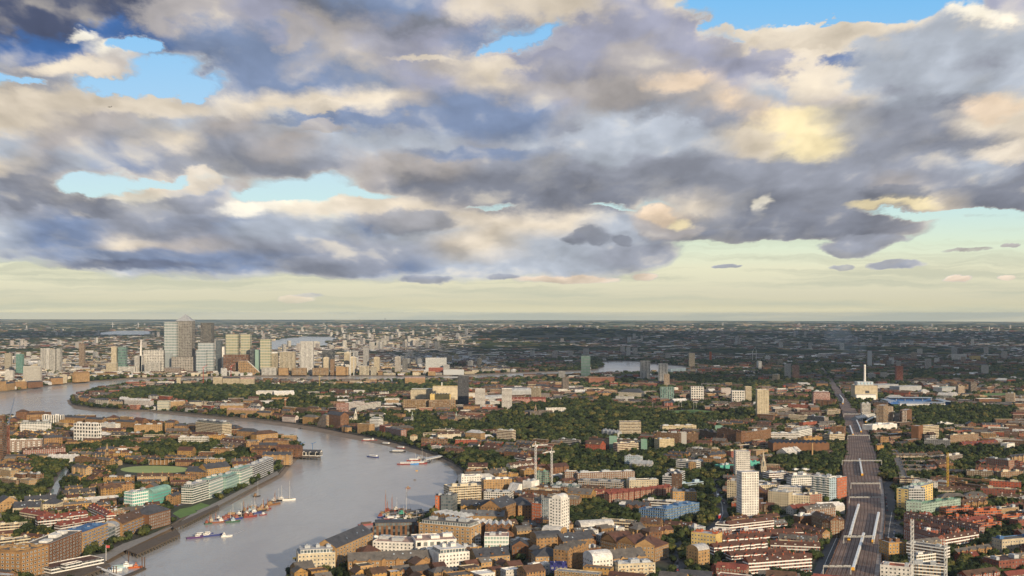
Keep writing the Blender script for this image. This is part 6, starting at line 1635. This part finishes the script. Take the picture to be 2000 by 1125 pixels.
WALLS = {  # palette: (name, colour, trim)
 'tan': [('tan brick', K['tan'], K['brown']), ('tan brick', K['tan2'], K['cream']), ('ochre brick', K['ochre'], K['tan']), ('brown brick', K['brown'], K['cream'])],
 'red': [('red brick', K['red'], K['white']), ('maroon brick', K['red2'], K['cream']), ('brown brick', K['brown'], K['white']), ('tan brick', K['tan'], K['cream'])],
 'mix': [('brown brick', K['brown'], K['cream2']), ('maroon brick', K['red2'], K['cream2']), ('tan brick', K['tan'], K['cream2']), ('brown brick', K['brown'], K['felt']), ('red brick', K['red'], K['cream2']), ('white', K['offw'], K['white']), ('umber brick', K['dbrown'], K['conc']), ('umber brick', K['dbrown'], K['offw']), ('tan brick', K['tan'], K['brown'])],
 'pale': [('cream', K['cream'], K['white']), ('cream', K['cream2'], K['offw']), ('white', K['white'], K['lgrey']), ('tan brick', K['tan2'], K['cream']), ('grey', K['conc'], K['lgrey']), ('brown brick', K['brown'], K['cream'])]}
ROOFS = {'tan': [('dark slate', K['slate2']), ('brown', K['dbrown']), ('dark brown', K['rbrown']), ('grey', K['felt'])], 'red': [('brown', K['rbrown']), ('red', K['rred']), ('brown', K['dbrown']), ('grey', K['felt'])],
 'mix': [('brown', K['rbrown']), ('dark slate', K['slate']), ('brown', K['dbrown']), ('grey', K['felt'])], 'pale': [('grey', K['felt']), ('pale', K['lgrey']), ('dark slate', K['slate']), ('brown', K['rbrown'])]}
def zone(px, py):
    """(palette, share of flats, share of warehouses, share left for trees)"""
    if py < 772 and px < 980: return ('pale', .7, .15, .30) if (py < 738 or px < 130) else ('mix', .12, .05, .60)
    if py < 745: return ('mix', .30, .12, .62)
    if px < 620 and py > 870: return ('tan', .14, .06, .40)
    if px < 600 and py > 815: return ('tan', .35, .15, .45)
    if 690 < px < 1310 and py > 1035: return ('tan', .30, .55, .04)
    if px > 1380 and py > 1000: return ('red', .50, .08, .32)
    if px > 1620 and py > 875: return ('mix', .20, .06, .55)
    if 1480 < px < 1640 and py > 960: return ('pale', .60, .25, .12)
    if 900 < px < 1120 and py > 930: return ('tan', .4, .4, .14)
    if py > 860: return ('mix', .30, .08, .57)
    if px > 1480: return ('mix', .18, .10, .56)
    return ('mix', .15, .07, .62)

# dense green places: px polygons
WOODS = [[(885,870),(905,850),(1000,826),(1100,810),(1180,797),(1240,800),(1300,808),(1480,803),(1500,812),(1480,826),(1370,832),(1260,838),(1200,846),(1100,856),(1010,862),(960,850),(905,874)],
 [(205,775),(280,757),(450,756),(620,755),(800,752),(930,752),(800,765),(700,766),(600,772),(500,777),(400,783),(300,782),(230,780)],
 [(260,900),(275,875),(330,868),(420,862),(430,880),(425,896),(340,897),(285,898)],[(400,906),(440,888),(500,880),(505,896),(470,908),(430,912)],
 [(1060,884),(1110,872),(1190,892),(1205,908),(1150,918),(1070,904)],[(1310,930),(1340,915),(1400,915),(1440,930),(1410,960),(1395,990),(1370,1020),(1330,1000),(1362,965),(1340,950)],
 [(1500,850),(1520,840),(1545,848),(1510,862)],[(1090,1000),(1130,985),(1240,1000),(1250,1030),(1180,1035),(1120,1040)],[(1360,1000),(1400,990),(1400,1030),(1380,1060),(1350,1120),(1320,1125),(1330,1060),(1345,1030)],
 [(1500,900),(1640,890),(1645,915),(1560,925),(1500,915)],[(1720,880),(1745,890),(1745,940),(1725,970)],[(1840,1080),(1900,1105),(1960,1125),(1900,1150),(1855,1135)],[(1900,1070),(1950,1048),(2000,1030),(2000,1065),(1950,1080)],
 [(1510,1008),(1590,1012),(1580,1036),(1510,1030)],[(60,900),(120,900),(150,930),(120,960),(90,990),(80,960)],[(1640,820),(1690,790),(1640,770),(1690,770)],[(1390,752),(1500,748),(1590,745),(1590,753),(1480,758)],
 [(520,790),(600,780),(680,784),(640,800),(560,806)],[(880,905),(930,880),(1020,905),(1020,935),(950,935)],[(0,1020),(60,1005),(90,1030),(80,1060),(20,1040)],[(120,880),(260,860),(260,880),(180,892)],
 [(1750,800),(1840,795),(1990,800),(1990,830),(1850,842),(1780,838)],[(380,1000),(420,983),(430,985),(392,1003)]]
for w in WOODS: stamp_poly = [G(a, b) for a, b in w]; 
WOODW = [[G(a, b) for a, b in w] for w in WOODS]
WMASK = np.zeros_like(OCC)
for P in WOODW:
    xs = [p[0] for p in P]; ys = [p[1] for p in P]
    i0, i1 = max(0, int((min(xs)-OX)/OC)), min(ON, int((max(xs)-OX)/OC)+1); j0, j1 = max(0, int((min(ys)-OY)/OC)), min(OM, int((max(ys)-OY)/OC)+1)
    if i1 > i0 and j1 > j0:
        gx, gy = np.meshgrid(OX+(np.arange(i0, i1)+.5)*OC, OY+(np.arange(j0, j1)+.5)*OC); WMASK[j0:j1, i0:i1] |= inpoly(gx, gy, P)
def in_wood(x, y):
    i = int((x-OX)/OC); j = int((y-OY)/OC); return 0 <= i < ON and 0 <= j < OM and WMASK[j, i]

CAND = []
frng = random.Random(11)
def vnoise(x, y, s, seed=0):
    def h(i, j): return math.modf(abs(math.sin(i*127.1+j*311.7+seed*74.7)*43758.5453))[0]
    x /= s; y /= s; i, j = math.floor(x), math.floor(y); u, v = x-i, y-j; u = u*u*(3-2*u); v = v*v*(3-2*v)
    return (h(i, j)*(1-u)+h(i+1, j)*u)*(1-v)+(h(i, j+1)*(1-u)+h(i+1, j+1)*u)*v
def fill():
    S = 300.0
    cells = {}
    for j in range(3, 24):
        for i in range(-13, 14):
            cells[(i, j)] = ((i+.5+frng.uniform(-.35, .35))*S, (j+.5+frng.uniform(-.35, .35))*S, frng.uniform(-.75, .75))
    def owner(x, y):
        i, j = int(math.floor(x/S)), int(math.floor(y/S)); best, bd = None, 1e18
        for a in (-1, 0, 1):
            for b in (-1, 0, 1):
                c = cells.get((i+a, j+b))
                if c:
                    d = (c[0]-x)**2+(c[1]-y)**2
                    if d < bd: bd, best = d, (i+a, j+b)
        return best
    for key, (sx, sy, th) in cells.items():
        if abs(sx) > .60*sy+400: continue
        px0, py0 = P2(sx, max(sy, 950))
        c, s = math.cos(th), math.sin(th); v = -230.0
        while v < 230:
            u = -230.0; far = sy > 3200
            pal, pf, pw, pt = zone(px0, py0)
            dense = pal == 'tan' and pw > .5
            flatrow = frng.random() < pf
            dep0 = frng.uniform(8.5, 10.5)
            while u < 230:
                X, Y = sx+u*c-v*s, sy+u*s+v*c
                if Y < 985 or Y > 6300 or abs(X) > .51*Y+200: u += 25; continue
                px, py = P2(X, Y); pal, pf, pw, pt = zone(px, py); r = frng.random()
                if r < pw: kind, L, D, h = 'warehouse', frng.uniform(16, 38), frng.uniform(13, 22), frng.uniform(7, 15)
                elif flatrow or r < pw+.15: kind, L, D, h = 'apartment_block', frng.uniform(18, 50), frng.uniform(10, 13), frng.choice([9, 9, 12, 12, 15])
                else: kind, L, D, h = 'terrace', frng.uniform(14, 40), dep0, frng.uniform(5.5, 8.5)
                if kind == 'apartment_block' and py < 850 and not (px < 1010 and py > 742) and frng.random() < .045: L, D, h = frng.uniform(16, 24), frng.uniform(14, 18), frng.uniform(28, 52); 
                if dense: h = frng.uniform(9, 15); L = frng.uniform(10, 22); D = frng.uniform(10, 17)
                gap = frng.uniform(2, 5) if dense else frng.uniform(4, 16)
                uc = u+L/2; cx, cy = sx+uc*c-v*s, sy+uc*s+v*c
                jit = frng.uniform(-.06, .06); cc, ss = math.cos(th+jit), math.sin(th+jit)
                poly = [(cx+a*cc-b*ss, cy+a*ss+b*cc) for a, b in ((-L/2, 0), (L/2, 0), (L/2, D), (-L/2, D))]
                green = vnoise(cx, cy, 120, 3)*.6+vnoise(cx, cy, 45, 5)*.4
                if owner(cx, cy) == key and not in_wood(cx, cy) and green > pt*.92 and free_rect(poly):
                    stamp(poly, 2, 2.0)
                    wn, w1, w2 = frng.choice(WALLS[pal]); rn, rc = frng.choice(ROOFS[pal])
                    if kind == 'terrace': roof, pat = 'gable', frng.choice(['small', 'frame', 'frame'])
                    elif kind == 'warehouse':
                        roof = frng.choice(['gable', 'hip', 'gable', 'flat', 'sawx', 'gable']); pat = 'small'
                        if frng.random() < (.3 if py < 940 else .1) and not dense: wn, w1, w2, pat = 'grey clad', K['lgrey'], K['offw'], 'shed'; h = frng.uniform(6, 9); L *= 1.3; rn, rc = 'pale', K['offw']
                    else:
                        roof = 'flat' if frng.random() < (.35 if pal == 'red' else .65) else 'gable'; pat = frng.choice(['small', 'frame', 'frame', 'small', 'band'])
                        if roof == 'flat' and frng.random() < .4: rn, rc = frng.choice([('pale', K['offw']), ('grey', K['grey']), ('grey', K['felt']), ('pale', K['white'])])
                    if dense and frng.random() < .22: wn, w1, w2, rn, rc = 'white', K['offw'], K['white'], 'white', K['white']; roof = 'flat'; pat = 'frame'
                    j = frng.uniform(.75, 1.2); w1 = tuple(x*j for x in w1); j = frng.uniform(.8, 1.25); rc = tuple(x*j for x in rc)
                    k2 = 'tower_block' if h > 27 else kind
                    if k2 == 'tower_block' and (py < 700 or cy > 4200): h *= .8
                    CAND.append(dict(kind=k2, x=cx, y=cy, th=th+jit, L=L, D=D, h=h, pat='band' if h > 27 else pat, c1=w1, c2=w2, roof='flat' if h > 27 else roof, rc=rc, wn=wn, rn=rn, px=px, py=py))
                    u += L+gap
                else: u += 9.0 if not far else 14.0
            v += frng.uniform(18, 23) if dense else dep0+frng.uniform(13, 23)*(1.0 if not far else 1.3)
fill()
print('filler buildings', len(CAND))
SHED = {}
LIM = {'terrace': 270, 'apartment_block': 300-CATN.get('apartment_block', 0), 'warehouse': 300-CATN.get('warehouse', 0), 'tower_block': 300-CATN.get('tower_block', 0)}
for c in CAND: c['vis'] = (c['L']*(c['h']+c['D']*.3))/c['y']**2*(1 if -10 < c['px'] < 2010 and c['py'] < 1128 else 0)
picked = set()
for k, n in LIM.items():
    L = sorted([i for i, c in enumerate(CAND) if c['kind'] == k and c['vis'] > 0], key=lambda i: -CAND[i]['vis'])[:max(0, n)]
    picked |= set(L)
LW = {'terrace': 'terrace', 'apartment_block': 'apartment block', 'warehouse': 'warehouse', 'tower_block': 'tower block'}
mw, mr = XMB(), XMB()
for i, c in enumerate(CAND):
    if i in picked:
        d = Vector((math.cos(c['th']), math.sin(c['th'])))*c['L']/2; A, B = Vector((c['x'], c['y']))-d, Vector((c['x'], c['y']))+d
        o = building(c['kind'], A, B, c['h'], c['D'], c['pat'], c['c1'], c['c2'], c['roof'], c['rc'], None, LW[c['kind']], {'terrace': 'terraced houses of the town', 'apartment_block': 'apartment blocks of the town', 'warehouse': 'warehouses and sheds of the town', 'tower_block': 'tower blocks of the town'}[c['kind']], '', 0, frng, st=False)
        auto_label('%s %s, %s roof' % (c['wn'], LW[c['kind']], {'gable': c['rn'].split()[-1], 'flat': 'flat', 'hip': 'hipped', 'sawx': 'ribbed'}[c['roof']]), c['x'], c['y'], o)
    else:
        t = c['th']; mw.xf = mr.xf = (c['x'], c['y'], 0.0, math.cos(t), math.sin(t))
        gen_building(mw, mr, c['L'], c['D'], c['h'], c['pat'], c['c1'], c['c2'], c['roof'], c['rc'], frng)

# beyond: the far town thins out with distance; specks of pale fronts and roofs among woods
nfar = 21000; u = rng.random(nfar); Yf = 6000*np.exp(u*math.log(24000/6000.)); Xf = (rng.random(nfar)*1.08-.54)*Yf
dens = np.array([vnoise(x, y, 900, 9)*.5+vnoise(x, y, 330, 4)*.5 for x, y in zip(Xf, Yf)])
wetf = np.zeros(nfar, bool)
for w in WATERW: wetf |= inpoly(Xf, Yf, w)
nb = 1100; px_ = rng.uniform(520, 930, nb); py_ = rng.uniform(650, 690, nb); Yb = EYE*F/(py_-HZ); Xf = np.concatenate([Xf, (px_-1000)/F*Yb]); Yf = np.concatenate([Yf, Yb]); dens = np.concatenate([dens, np.full(nb, .9)]); wetf = np.zeros(len(Xf), bool)
for w in WATERW: wetf |= inpoly(Xf, Yf, w)
keep = (dens > .44+.2*np.clip((Yf-15000)/9000, 0, 1)) & ~wetf; Xf, Yf = Xf[keep], Yf[keep]; Zf = hill(Xf, Yf)
FC = [K['cream'], K['white'], K['tan'], K['brown'], K['red2'], K['conc'], K['offw'], K['brown'], K['tan2'], K['brown'], K['red2'], K['dbrown'], K['tan']]
for x, y, z in zip(Xf.tolist(), Yf.tolist(), Zf.tolist()):
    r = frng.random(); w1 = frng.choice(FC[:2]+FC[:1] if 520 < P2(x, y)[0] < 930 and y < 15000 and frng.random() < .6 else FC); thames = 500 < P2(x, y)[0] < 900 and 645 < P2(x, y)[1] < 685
    if r < .012 + .03*thames: L, D, h, rf = frng.uniform(18, 28), 18, frng.uniform(30, 60), 'flat'
    elif r < .14: L, D, h, rf = frng.uniform(40, 110), frng.uniform(18, 40), frng.uniform(7, 13), 'flat'
    else: L, D, h, rf = frng.uniform(25, 60), 11, frng.uniform(6, 9), 'gable'
    t = frng.uniform(-.8, .8); mw.xf = mr.xf = (x, y, z-.5, math.cos(t), math.sin(t))
    gen_building(mw, mr, L, D, h, 'plain' if h < 25 else 'band', w1, K['offw'], rf, frng.choice([K['rbrown'], K['slate'], K['felt'], K['lgrey'], K['dbrown'], K['rbrown'], K['slate2'], K['offw']]), frng)
o = mw.build('distant_buildings', FM); tag(o, kind='stuff'); o2 = mr.build('distant_roofs', RM); o2.parent = o; tag(o2, kind='stuff')
print('far', len(Xf))

# ------------------------------------------------------------------ trees
def crown_mesh(seed, kind):
    """lumpy crown: many small leafy faces over uneven lobes, with gaps; returns verts, faces (numpy-ready)"""
    r = random.Random(seed); V, Fc = [], []
    lobes = []
    if kind == 'round': 
        for i in range(9):
            a = r.uniform(0, 6.283); d = r.uniform(.15, .62); lobes.append((d*math.cos(a), d*math.sin(a), r.uniform(.45, 1.15), r.uniform(.34, .55)))
    elif kind == 'tall':
        for i in range(8):
            a = r.uniform(0, 6.283); d = r.uniform(.05, .32); lobes.append((d*math.cos(a), d*math.sin(a), .35+i*.22, r.uniform(.30, .42)))
    else:
        for i in range(11):
            a = r.uniform(0, 6.283); d = r.uniform(.3, .95); lobes.append((d*math.cos(a), d*math.sin(a), r.uniform(.45, .95), r.uniform(.32, .5)))
    ico = ICO
    for (x, y, z, s) in lobes:
        b = len(V); k = [1+r.uniform(-.22, .22) for _ in ico[0]]
        V += [(x+p[0]*s*q, y+p[1]*s*q, z+p[2]*s*q*.85) for p, q in zip(ico[0], k)]; Fc += [tuple(b+i for i in f) for f in ico[1]]
        for _ in range(26):     # leaf sprays standing proud of the lobe
            n = Vector((r.gauss(0, 1), r.gauss(0, 1), r.gauss(.25, 1))).normalized(); c = Vector((x, y, z))+n*s*r.uniform(.86, 1.22); t = Vector((r.gauss(0, 1), r.gauss(0, 1), r.gauss(0, 1))).normalized(); w = r.uniform(.06, .13); u = n.cross(t).normalized()*w; t2 = (t-n*t.dot(n)*.4).normalized()*w*1.3
            b = len(V); V += [tuple(c+u), tuple(c+t2), tuple(c-u)]; Fc.append((b, b+1, b+2))
    return V, Fc
bmx = bmesh.new(); bmesh.ops.create_icosphere(bmx, subdivisions=1, radius=1.0); ICO = ([tuple(v.co) for v in bmx.verts], [tuple(v.index for v in f.verts) for f in bmx.faces]); bmx.free()
CROWNS = [crown_mesh(i, k) for i, k in enumerate(['round', 'round', 'wide', 'round', 'round', 'wide'])]
CK = ['round', 'round', 'broad', 'round', 'round', 'broad']
CROWNME = []
for i, (v, f) in enumerate(CROWNS):
    me = bpy.data.meshes.new('crown'); me.from_pydata(v, [], f); me.materials.append(M_FOL)
    a = me.attributes.new('tint', 'FLOAT', 'FACE'); rr_ = random.Random(i); a.data.foreach_set('value', [rr_.random()*.22 for _ in f]); CROWNME.append(me)
def trunk_mesh():
    m = MB(); m.beam((0, 0, 0), (0, 0, .55), .075, 0, n=6, r2=.05)
    for a in (0, 2.1, 4.2): m.beam((0, 0, .45), (.3*math.cos(a), .3*math.sin(a), .85), .04, 0, n=4, r2=.015)
    o = m.build('trunk', M_BARK); me = o.data; bpy.data.objects.remove(o); return me
TRUNKME = trunk_mesh()

# candidate spots: woods thick, elsewhere in the gaps the buildings left
trng = random.Random(21); T = []
def try_tree(x, y, s):
    if occ_at(x, y) in (1, 2, 3, 4): return
    T.append((x, y, s))
Y = 985.0
while Y < 6300:
    st = 8.6 if Y < 1800 else 10.0 if Y < 2600 else 14.0 if Y < 4000 else 20.0
    X = -.50*Y-180
    while X < .50*Y+180:
        x, y = X+trng.uniform(-.45, .45)*st, Y+trng.uniform(-.45, .45)*st
        px, py = P2(x, y); pt = zone(px, py)[3]
        if in_wood(x, y): p = .92 if vnoise(x, y, 38, 8) > .22 else .12
        else:
            g = vnoise(x, y, 120, 3)*.6+vnoise(x, y, 45, 5)*.4; p = (.86 if g < pt*.92 else .38+.2*(pt > .2)) if pt > .1 else .08
        if trng.random() < p: try_tree(x, y, trng.uniform(3.4, 7.2)*(1.18 if in_wood(x, y) else .92)*(1.0 if Y < 2600 else st/12.5))
        X += st
    Y += st
# avenues along the canal
for off in (-15.5, 15.5):
    for k in range(26):
        t = k/25; a, b = Vector(G(97, 985)), Vector(G(131, 912)); d = (b-a).normalized(); n = Vector((-d.y, d.x)); p = a.lerp(b, t)+n*off; T.append((p.x, p.y, trng.uniform(3.0, 4.2)))
print('trees', len(T))
def tsize(t):
    px, py = P2(t[0], t[1]); return (t[2]/t[1]) if -5 < px < 2005 and py < 1126 else 0
order = sorted(range(len(T)), key=lambda i: -tsize(T[i]))
near = set(i for i in order[:300] if tsize(T[i]) > 0)
TW = ['dark green', 'deep green', 'mid green', 'fresh green']
V_, F_, TI = [], [], []; nv = 0
cv = [(np.array(v, dtype=np.float32), np.array(f, dtype=np.int64)) if False else (np.array(v, dtype=np.float32), f) for v, f in CROWNS]
cf = [np.array(f, dtype=np.int64) for v, f in CROWNS]
simple_v = np.array(ICO[0], dtype=np.float32); simple_f = np.array(ICO[1], dtype=np.int64)
rough = [simple_v*(1+np.random.default_rng(k).uniform(-.30, .28, (len(simple_v), 1))).astype(np.float32) for k in range(6)]
for i, (x, y, s) in enumerate(T):
    k = trng.randrange(6); a = trng.uniform(0, 6.283); zs = s*trng.uniform(.85, 1.15)
    if i in near:
        root = empty('tree', (x, y, 0), a); tag(root, None, 'tree', 'trees of the town')
        child_obj('crown', CROWNME[k], root, (0, 0, 0), 0, (s, s, zs)); child_obj('trunk', TRUNKME, root, (0, 0, 0), 0, (s*1.2, s*1.2, zs))
        auto_label('%s %s tree' % ('tall' if zs > 6.4 else 'small' if zs < 4.6 else 'mid sized', CK[k] + ' crowned'), x, y, root); continue
    ca, sa = math.cos(a), math.sin(a)
    if y < 3300: v, f = cv[k][0], cf[k]; sc = 1.0
    else:
        v = rough[k]; f = simple_f; v = v*np.array([1, 1, .75], dtype=np.float32)+np.array([0, 0, .62], dtype=np.float32)
    w = np.empty((len(v), 3), dtype=np.float32); w[:, 0] = x+(v[:, 0]*ca-v[:, 1]*sa)*s; w[:, 1] = y+(v[:, 0]*sa+v[:, 1]*ca)*s; w[:, 2] = v[:, 2]*zs
    V_.append(w); F_.append(f+nv); nv += len(v); TI.append(np.full(len(f), trng.random(), dtype=np.float32)*1.0)
# far woods: clumps of crowns on the hills
nf = 18500; u = rng.random(nf); Yw = 6100*np.exp(u*math.log(27000/6100.)); Xw = (rng.random(nf)-.5)*Yw*1.08
wet = np.zeros(nf, bool)
for w in WATERW: wet |= inpoly(Xw, Yw, w)
dn = np.array([vnoise(x, y, 700, 12)*.6+vnoise(x, y, 260, 14)*.4 for x, y in zip(Xw, Yw)]); kp = (dn > .28+.22*np.clip((Yw-15000)/4000, 0, 1)) & ~wet
Xw, Yw = Xw[kp], Yw[kp]; Zw = hill(Xw, Yw)
for x, y, z in zip(Xw, Yw, Zw):
    s = trng.uniform(14, 30)*(1+(y-6000)/16000.); k = trng.randrange(6); v = rough[k]; w = np.empty((len(v), 3), dtype=np.float32)
    w[:, 0] = x+v[:, 0]*s*1.8; w[:, 1] = y+v[:, 1]*s; w[:, 2] = z+2+v[:, 2]*min(11, s*.4); V_.append(w); F_.append(simple_f+nv); nv += len(v); TI.append(np.full(len(simple_f), trng.random()*.5, dtype=np.float32))
VV = np.concatenate(V_); FF = np.concatenate(F_); me = bpy.data.meshes.new('woodland')
me.vertices.add(len(VV)); me.vertices.foreach_set('co', VV.ravel()); me.loops.add(len(FF)*3); me.loops.foreach_set('vertex_index', FF.ravel().astype(np.int32))
me.polygons.add(len(FF)); me.polygons.foreach_set('loop_start', np.arange(0, len(FF)*3, 3, dtype=np.int32)); me.update(calc_edges=True)
a = me.attributes.new('tint', 'FLOAT', 'FACE'); a.data.foreach_set('value', np.concatenate(TI)); me.materials.append(M_FOL)
o = bpy.data.objects.new('woodland', me); COL.objects.link(o); tag(o, kind='stuff')
print('woodland faces', len(FF))

# ------------------------------------------------------------------ cars
def car_proto(c):
    m = MB(); m.box(-2.1, -.85, .3, 2.1, .85, .95, 0, c); m.face([(-1.5,-.8,.95),(1.1,-.8,.95),(.6,-.68,1.45),(-1.2,-.68,1.45)], 0, c); m.face([(1.1,.8,.95),(-1.5,.8,.95),(-1.2,.68,1.45),(.6,.68,1.45)], 0, c)
    m.face([(-1.2,-.68,1.45),(.6,-.68,1.45),(.6,.68,1.45),(-1.2,.68,1.45)], 0, c); m.face([(1.1,-.8,.95),(1.1,.8,.95),(.6,.68,1.45),(.6,-.68,1.45)], 0, K['black']); m.face([(-1.5,.8,.95),(-1.5,-.8,.95),(-1.2,-.68,1.45),(-1.2,.68,1.45)], 0, K['black'])
    o = m.build('body', PAINT); me = o.data; bpy.data.objects.remove(o); return me
m = MB(); m.beam((0, -.1, 0), (0, .1, 0), .33, 0, K['black'], 10); o = m.build('wheel', PM); WHEEL = o.data; bpy.data.objects.remove(o)
CC = [('white', K['white']), ('silver', (.5,.5,.52)), ('black', K['black']), ('dark blue', (.04,.07,.2)), ('red', (.4,.04,.03)), ('grey', K['dgrey'])]; CP = [car_proto(c) for _, c in CC]
crng = random.Random(3)
def cars_along(a, b, n, off, what):
    A, B = Vector(G(*a)), Vector(G(*b)); d = (B-A).normalized(); nrm = Vector((-d.y, d.x)); L = (B-A).length
    for i in range(n):
        t = (i+crng.uniform(.1, .6))/n; p = A.lerp(B, t)+nrm*off; k = crng.randrange(6)
        r = empty('parked_car', (p.x, p.y, .1), math.atan2(d.y, d.x)); tag(r, None, 'car', 'cars on the streets')
        child_obj('body', CP[k], r, (0, 0, 0))
        for sx in (-1.3, 1.3):
            for sy in (-.8, .8): child_obj('wheel', WHEEL, r, (sx, sy, .33))
        t_ = ORDS[i] if i < len(ORDS) else 'last'
        r['label'] = '%s car, %s from the near end, %s' % (CC[k][0], t_, what)
ORDS = ['first', 'second', 'third', 'fourth', 'fifth', 'sixth', 'seventh', 'eighth', 'ninth', 'tenth', 'eleventh', 'twelfth', 'thirteenth', 'fourteenth', 'fifteenth', 'sixteenth']
cars_along((1725,1118), (1737,1030), 14, 5.5, 'left kerb beside the railway')
cars_along((1729,1100), (1741,1003), 14, -5.5, 'right kerb beside the railway')
cars_along((1740,1000), (1735,965), 9, 4, 'street beyond the green apartments')
cars_along((1600,1130), (1632,1055), 12, -4.5, 'road left of the railway')
cars_along((1329,1128), (1328,1092), 6, 2.5, 'road at the bottom centre')
cars_along((1400,1020), (1412,1000), 5, 3.5, 'curved road by the towers')
cars_along((1410,985), (1399,962), 6, -3.5, 'curved road between trees')
cars_along((340,991), (360,985), 7, 2.5, 'road above the lawn')
cars_along((1632,860), (1640,836), 9, 0, 'car park by the tracks')
for i, (px, py) in enumerate(((1406,1012),(1402,972))):
    X, Y = G(px, py); r = empty('bus', (X, Y, .1), R(75)); tag(r, ('white' if i else 'red and white') + ' bus on the curved road, ' + ('farther' if i else 'nearer') + ' one', 'bus')
    m = MB(); m.box(-5.5, -1.25, .4, 5.5, 1.25, 4.2, 0, K['white'] if i else (.5,.05,.05)); m.box(-5.3, -1.15, 4.2, 5.3, 1.15, 4.35, 0, K['white']); m.build('body', PAINT, r)
    m = MB(); m.box(-5.2, -1.28, 1.3, 5.2, 1.28, 2.0, 0, K['black']); m.box(-5.2, -1.28, 2.9, 5.2, 1.28, 3.6, 0, K['black']); m.build('window_strip', PAINT, r)
    for sx in (-3.6, 3.4):
        for sy in (-1.15, 1.15): child_obj('wheel', WHEEL, r, (sx, sy, .45), 0, (1.4, 1.4, 1.4))
give_labels()

# ------------------------------------------------------------------ clouds overhead and behind, throwing the shade that lies on parts of the town
def cloudmat():
    m, nt, bs = newmat('cloud_vapour'); bs.inputs['Base Color'].default_value = (.85,.86,.88,1); bs.inputs['Roughness'].default_value = 1.0; return m
M_CLOUD = cloudmat()
def cloud(cx, cy, rx, ry, H, seed, ang=0.0):
    off = SUNDIR*(H/SUNDIR.z); bm = bmesh.new(); bmesh.ops.create_icosphere(bm, subdivisions=5, radius=1.0); r = random.Random(seed); ca, sa = math.cos(ang), math.sin(ang)
    for v in bm.verts:
        n = vnoise(v.co.x*10+seed*9+50, v.co.y*10+50, 4.0, seed)*.6+vnoise(v.co.x*10+70, v.co.y*10+seed+90, 1.6, seed)*.4; k = .62+.75*n
        x, y = v.co.x*rx*k, v.co.y*ry*k; v.co = (x*ca-y*sa, x*sa+y*ca, v.co.z*(.055 if v.co.z < 0 else .16)*min(rx, ry)*k*(1+.4*n))
    me = bpy.data.meshes.new('cloud'); bm.to_mesh(me); bm.free(); me.materials.append(M_CLOUD)
    for p in me.polygons: p.use_smooth = True
    o = bpy.data.objects.new('cloud', me); COL.objects.link(o); o.location = (cx+off.x, cy+off.y, H); tag(o, kind='structure'); return o
# (ground point shaded: px, py; half sizes in metres; height)
for i, (px, py, rx, ry, H, a) in enumerate(CLOUDS): 
    X, Y = G(px, py); cloud(X, Y, rx, ry, H, i+1, a)

# ------------------------------------------------------------------ haze
def haze():
    m = bpy.data.materials.new('haze_air'); m.use_nodes = True; nt = m.node_tree; nt.nodes.clear(); out = node(nt, 'ShaderNodeOutputMaterial'); v = node(nt, 'ShaderNodeVolumePrincipled')
    v.inputs['Color'].default_value = (.60,.77,.95,1); v.inputs['Density'].default_value = HAZE; v.inputs['Density Attribute'].default_value = ''; v.inputs['Anisotropy'].default_value = 0.1
    nt.links.new(v.outputs[0], out.inputs['Volume']); b = MB(); b.box(-62000, -10000, -12, 62000, 34500, 262, bottom=True); o = b.build('haze', m); tag(o, kind='stuff')
    o.display_type = 'WIRE'
haze()
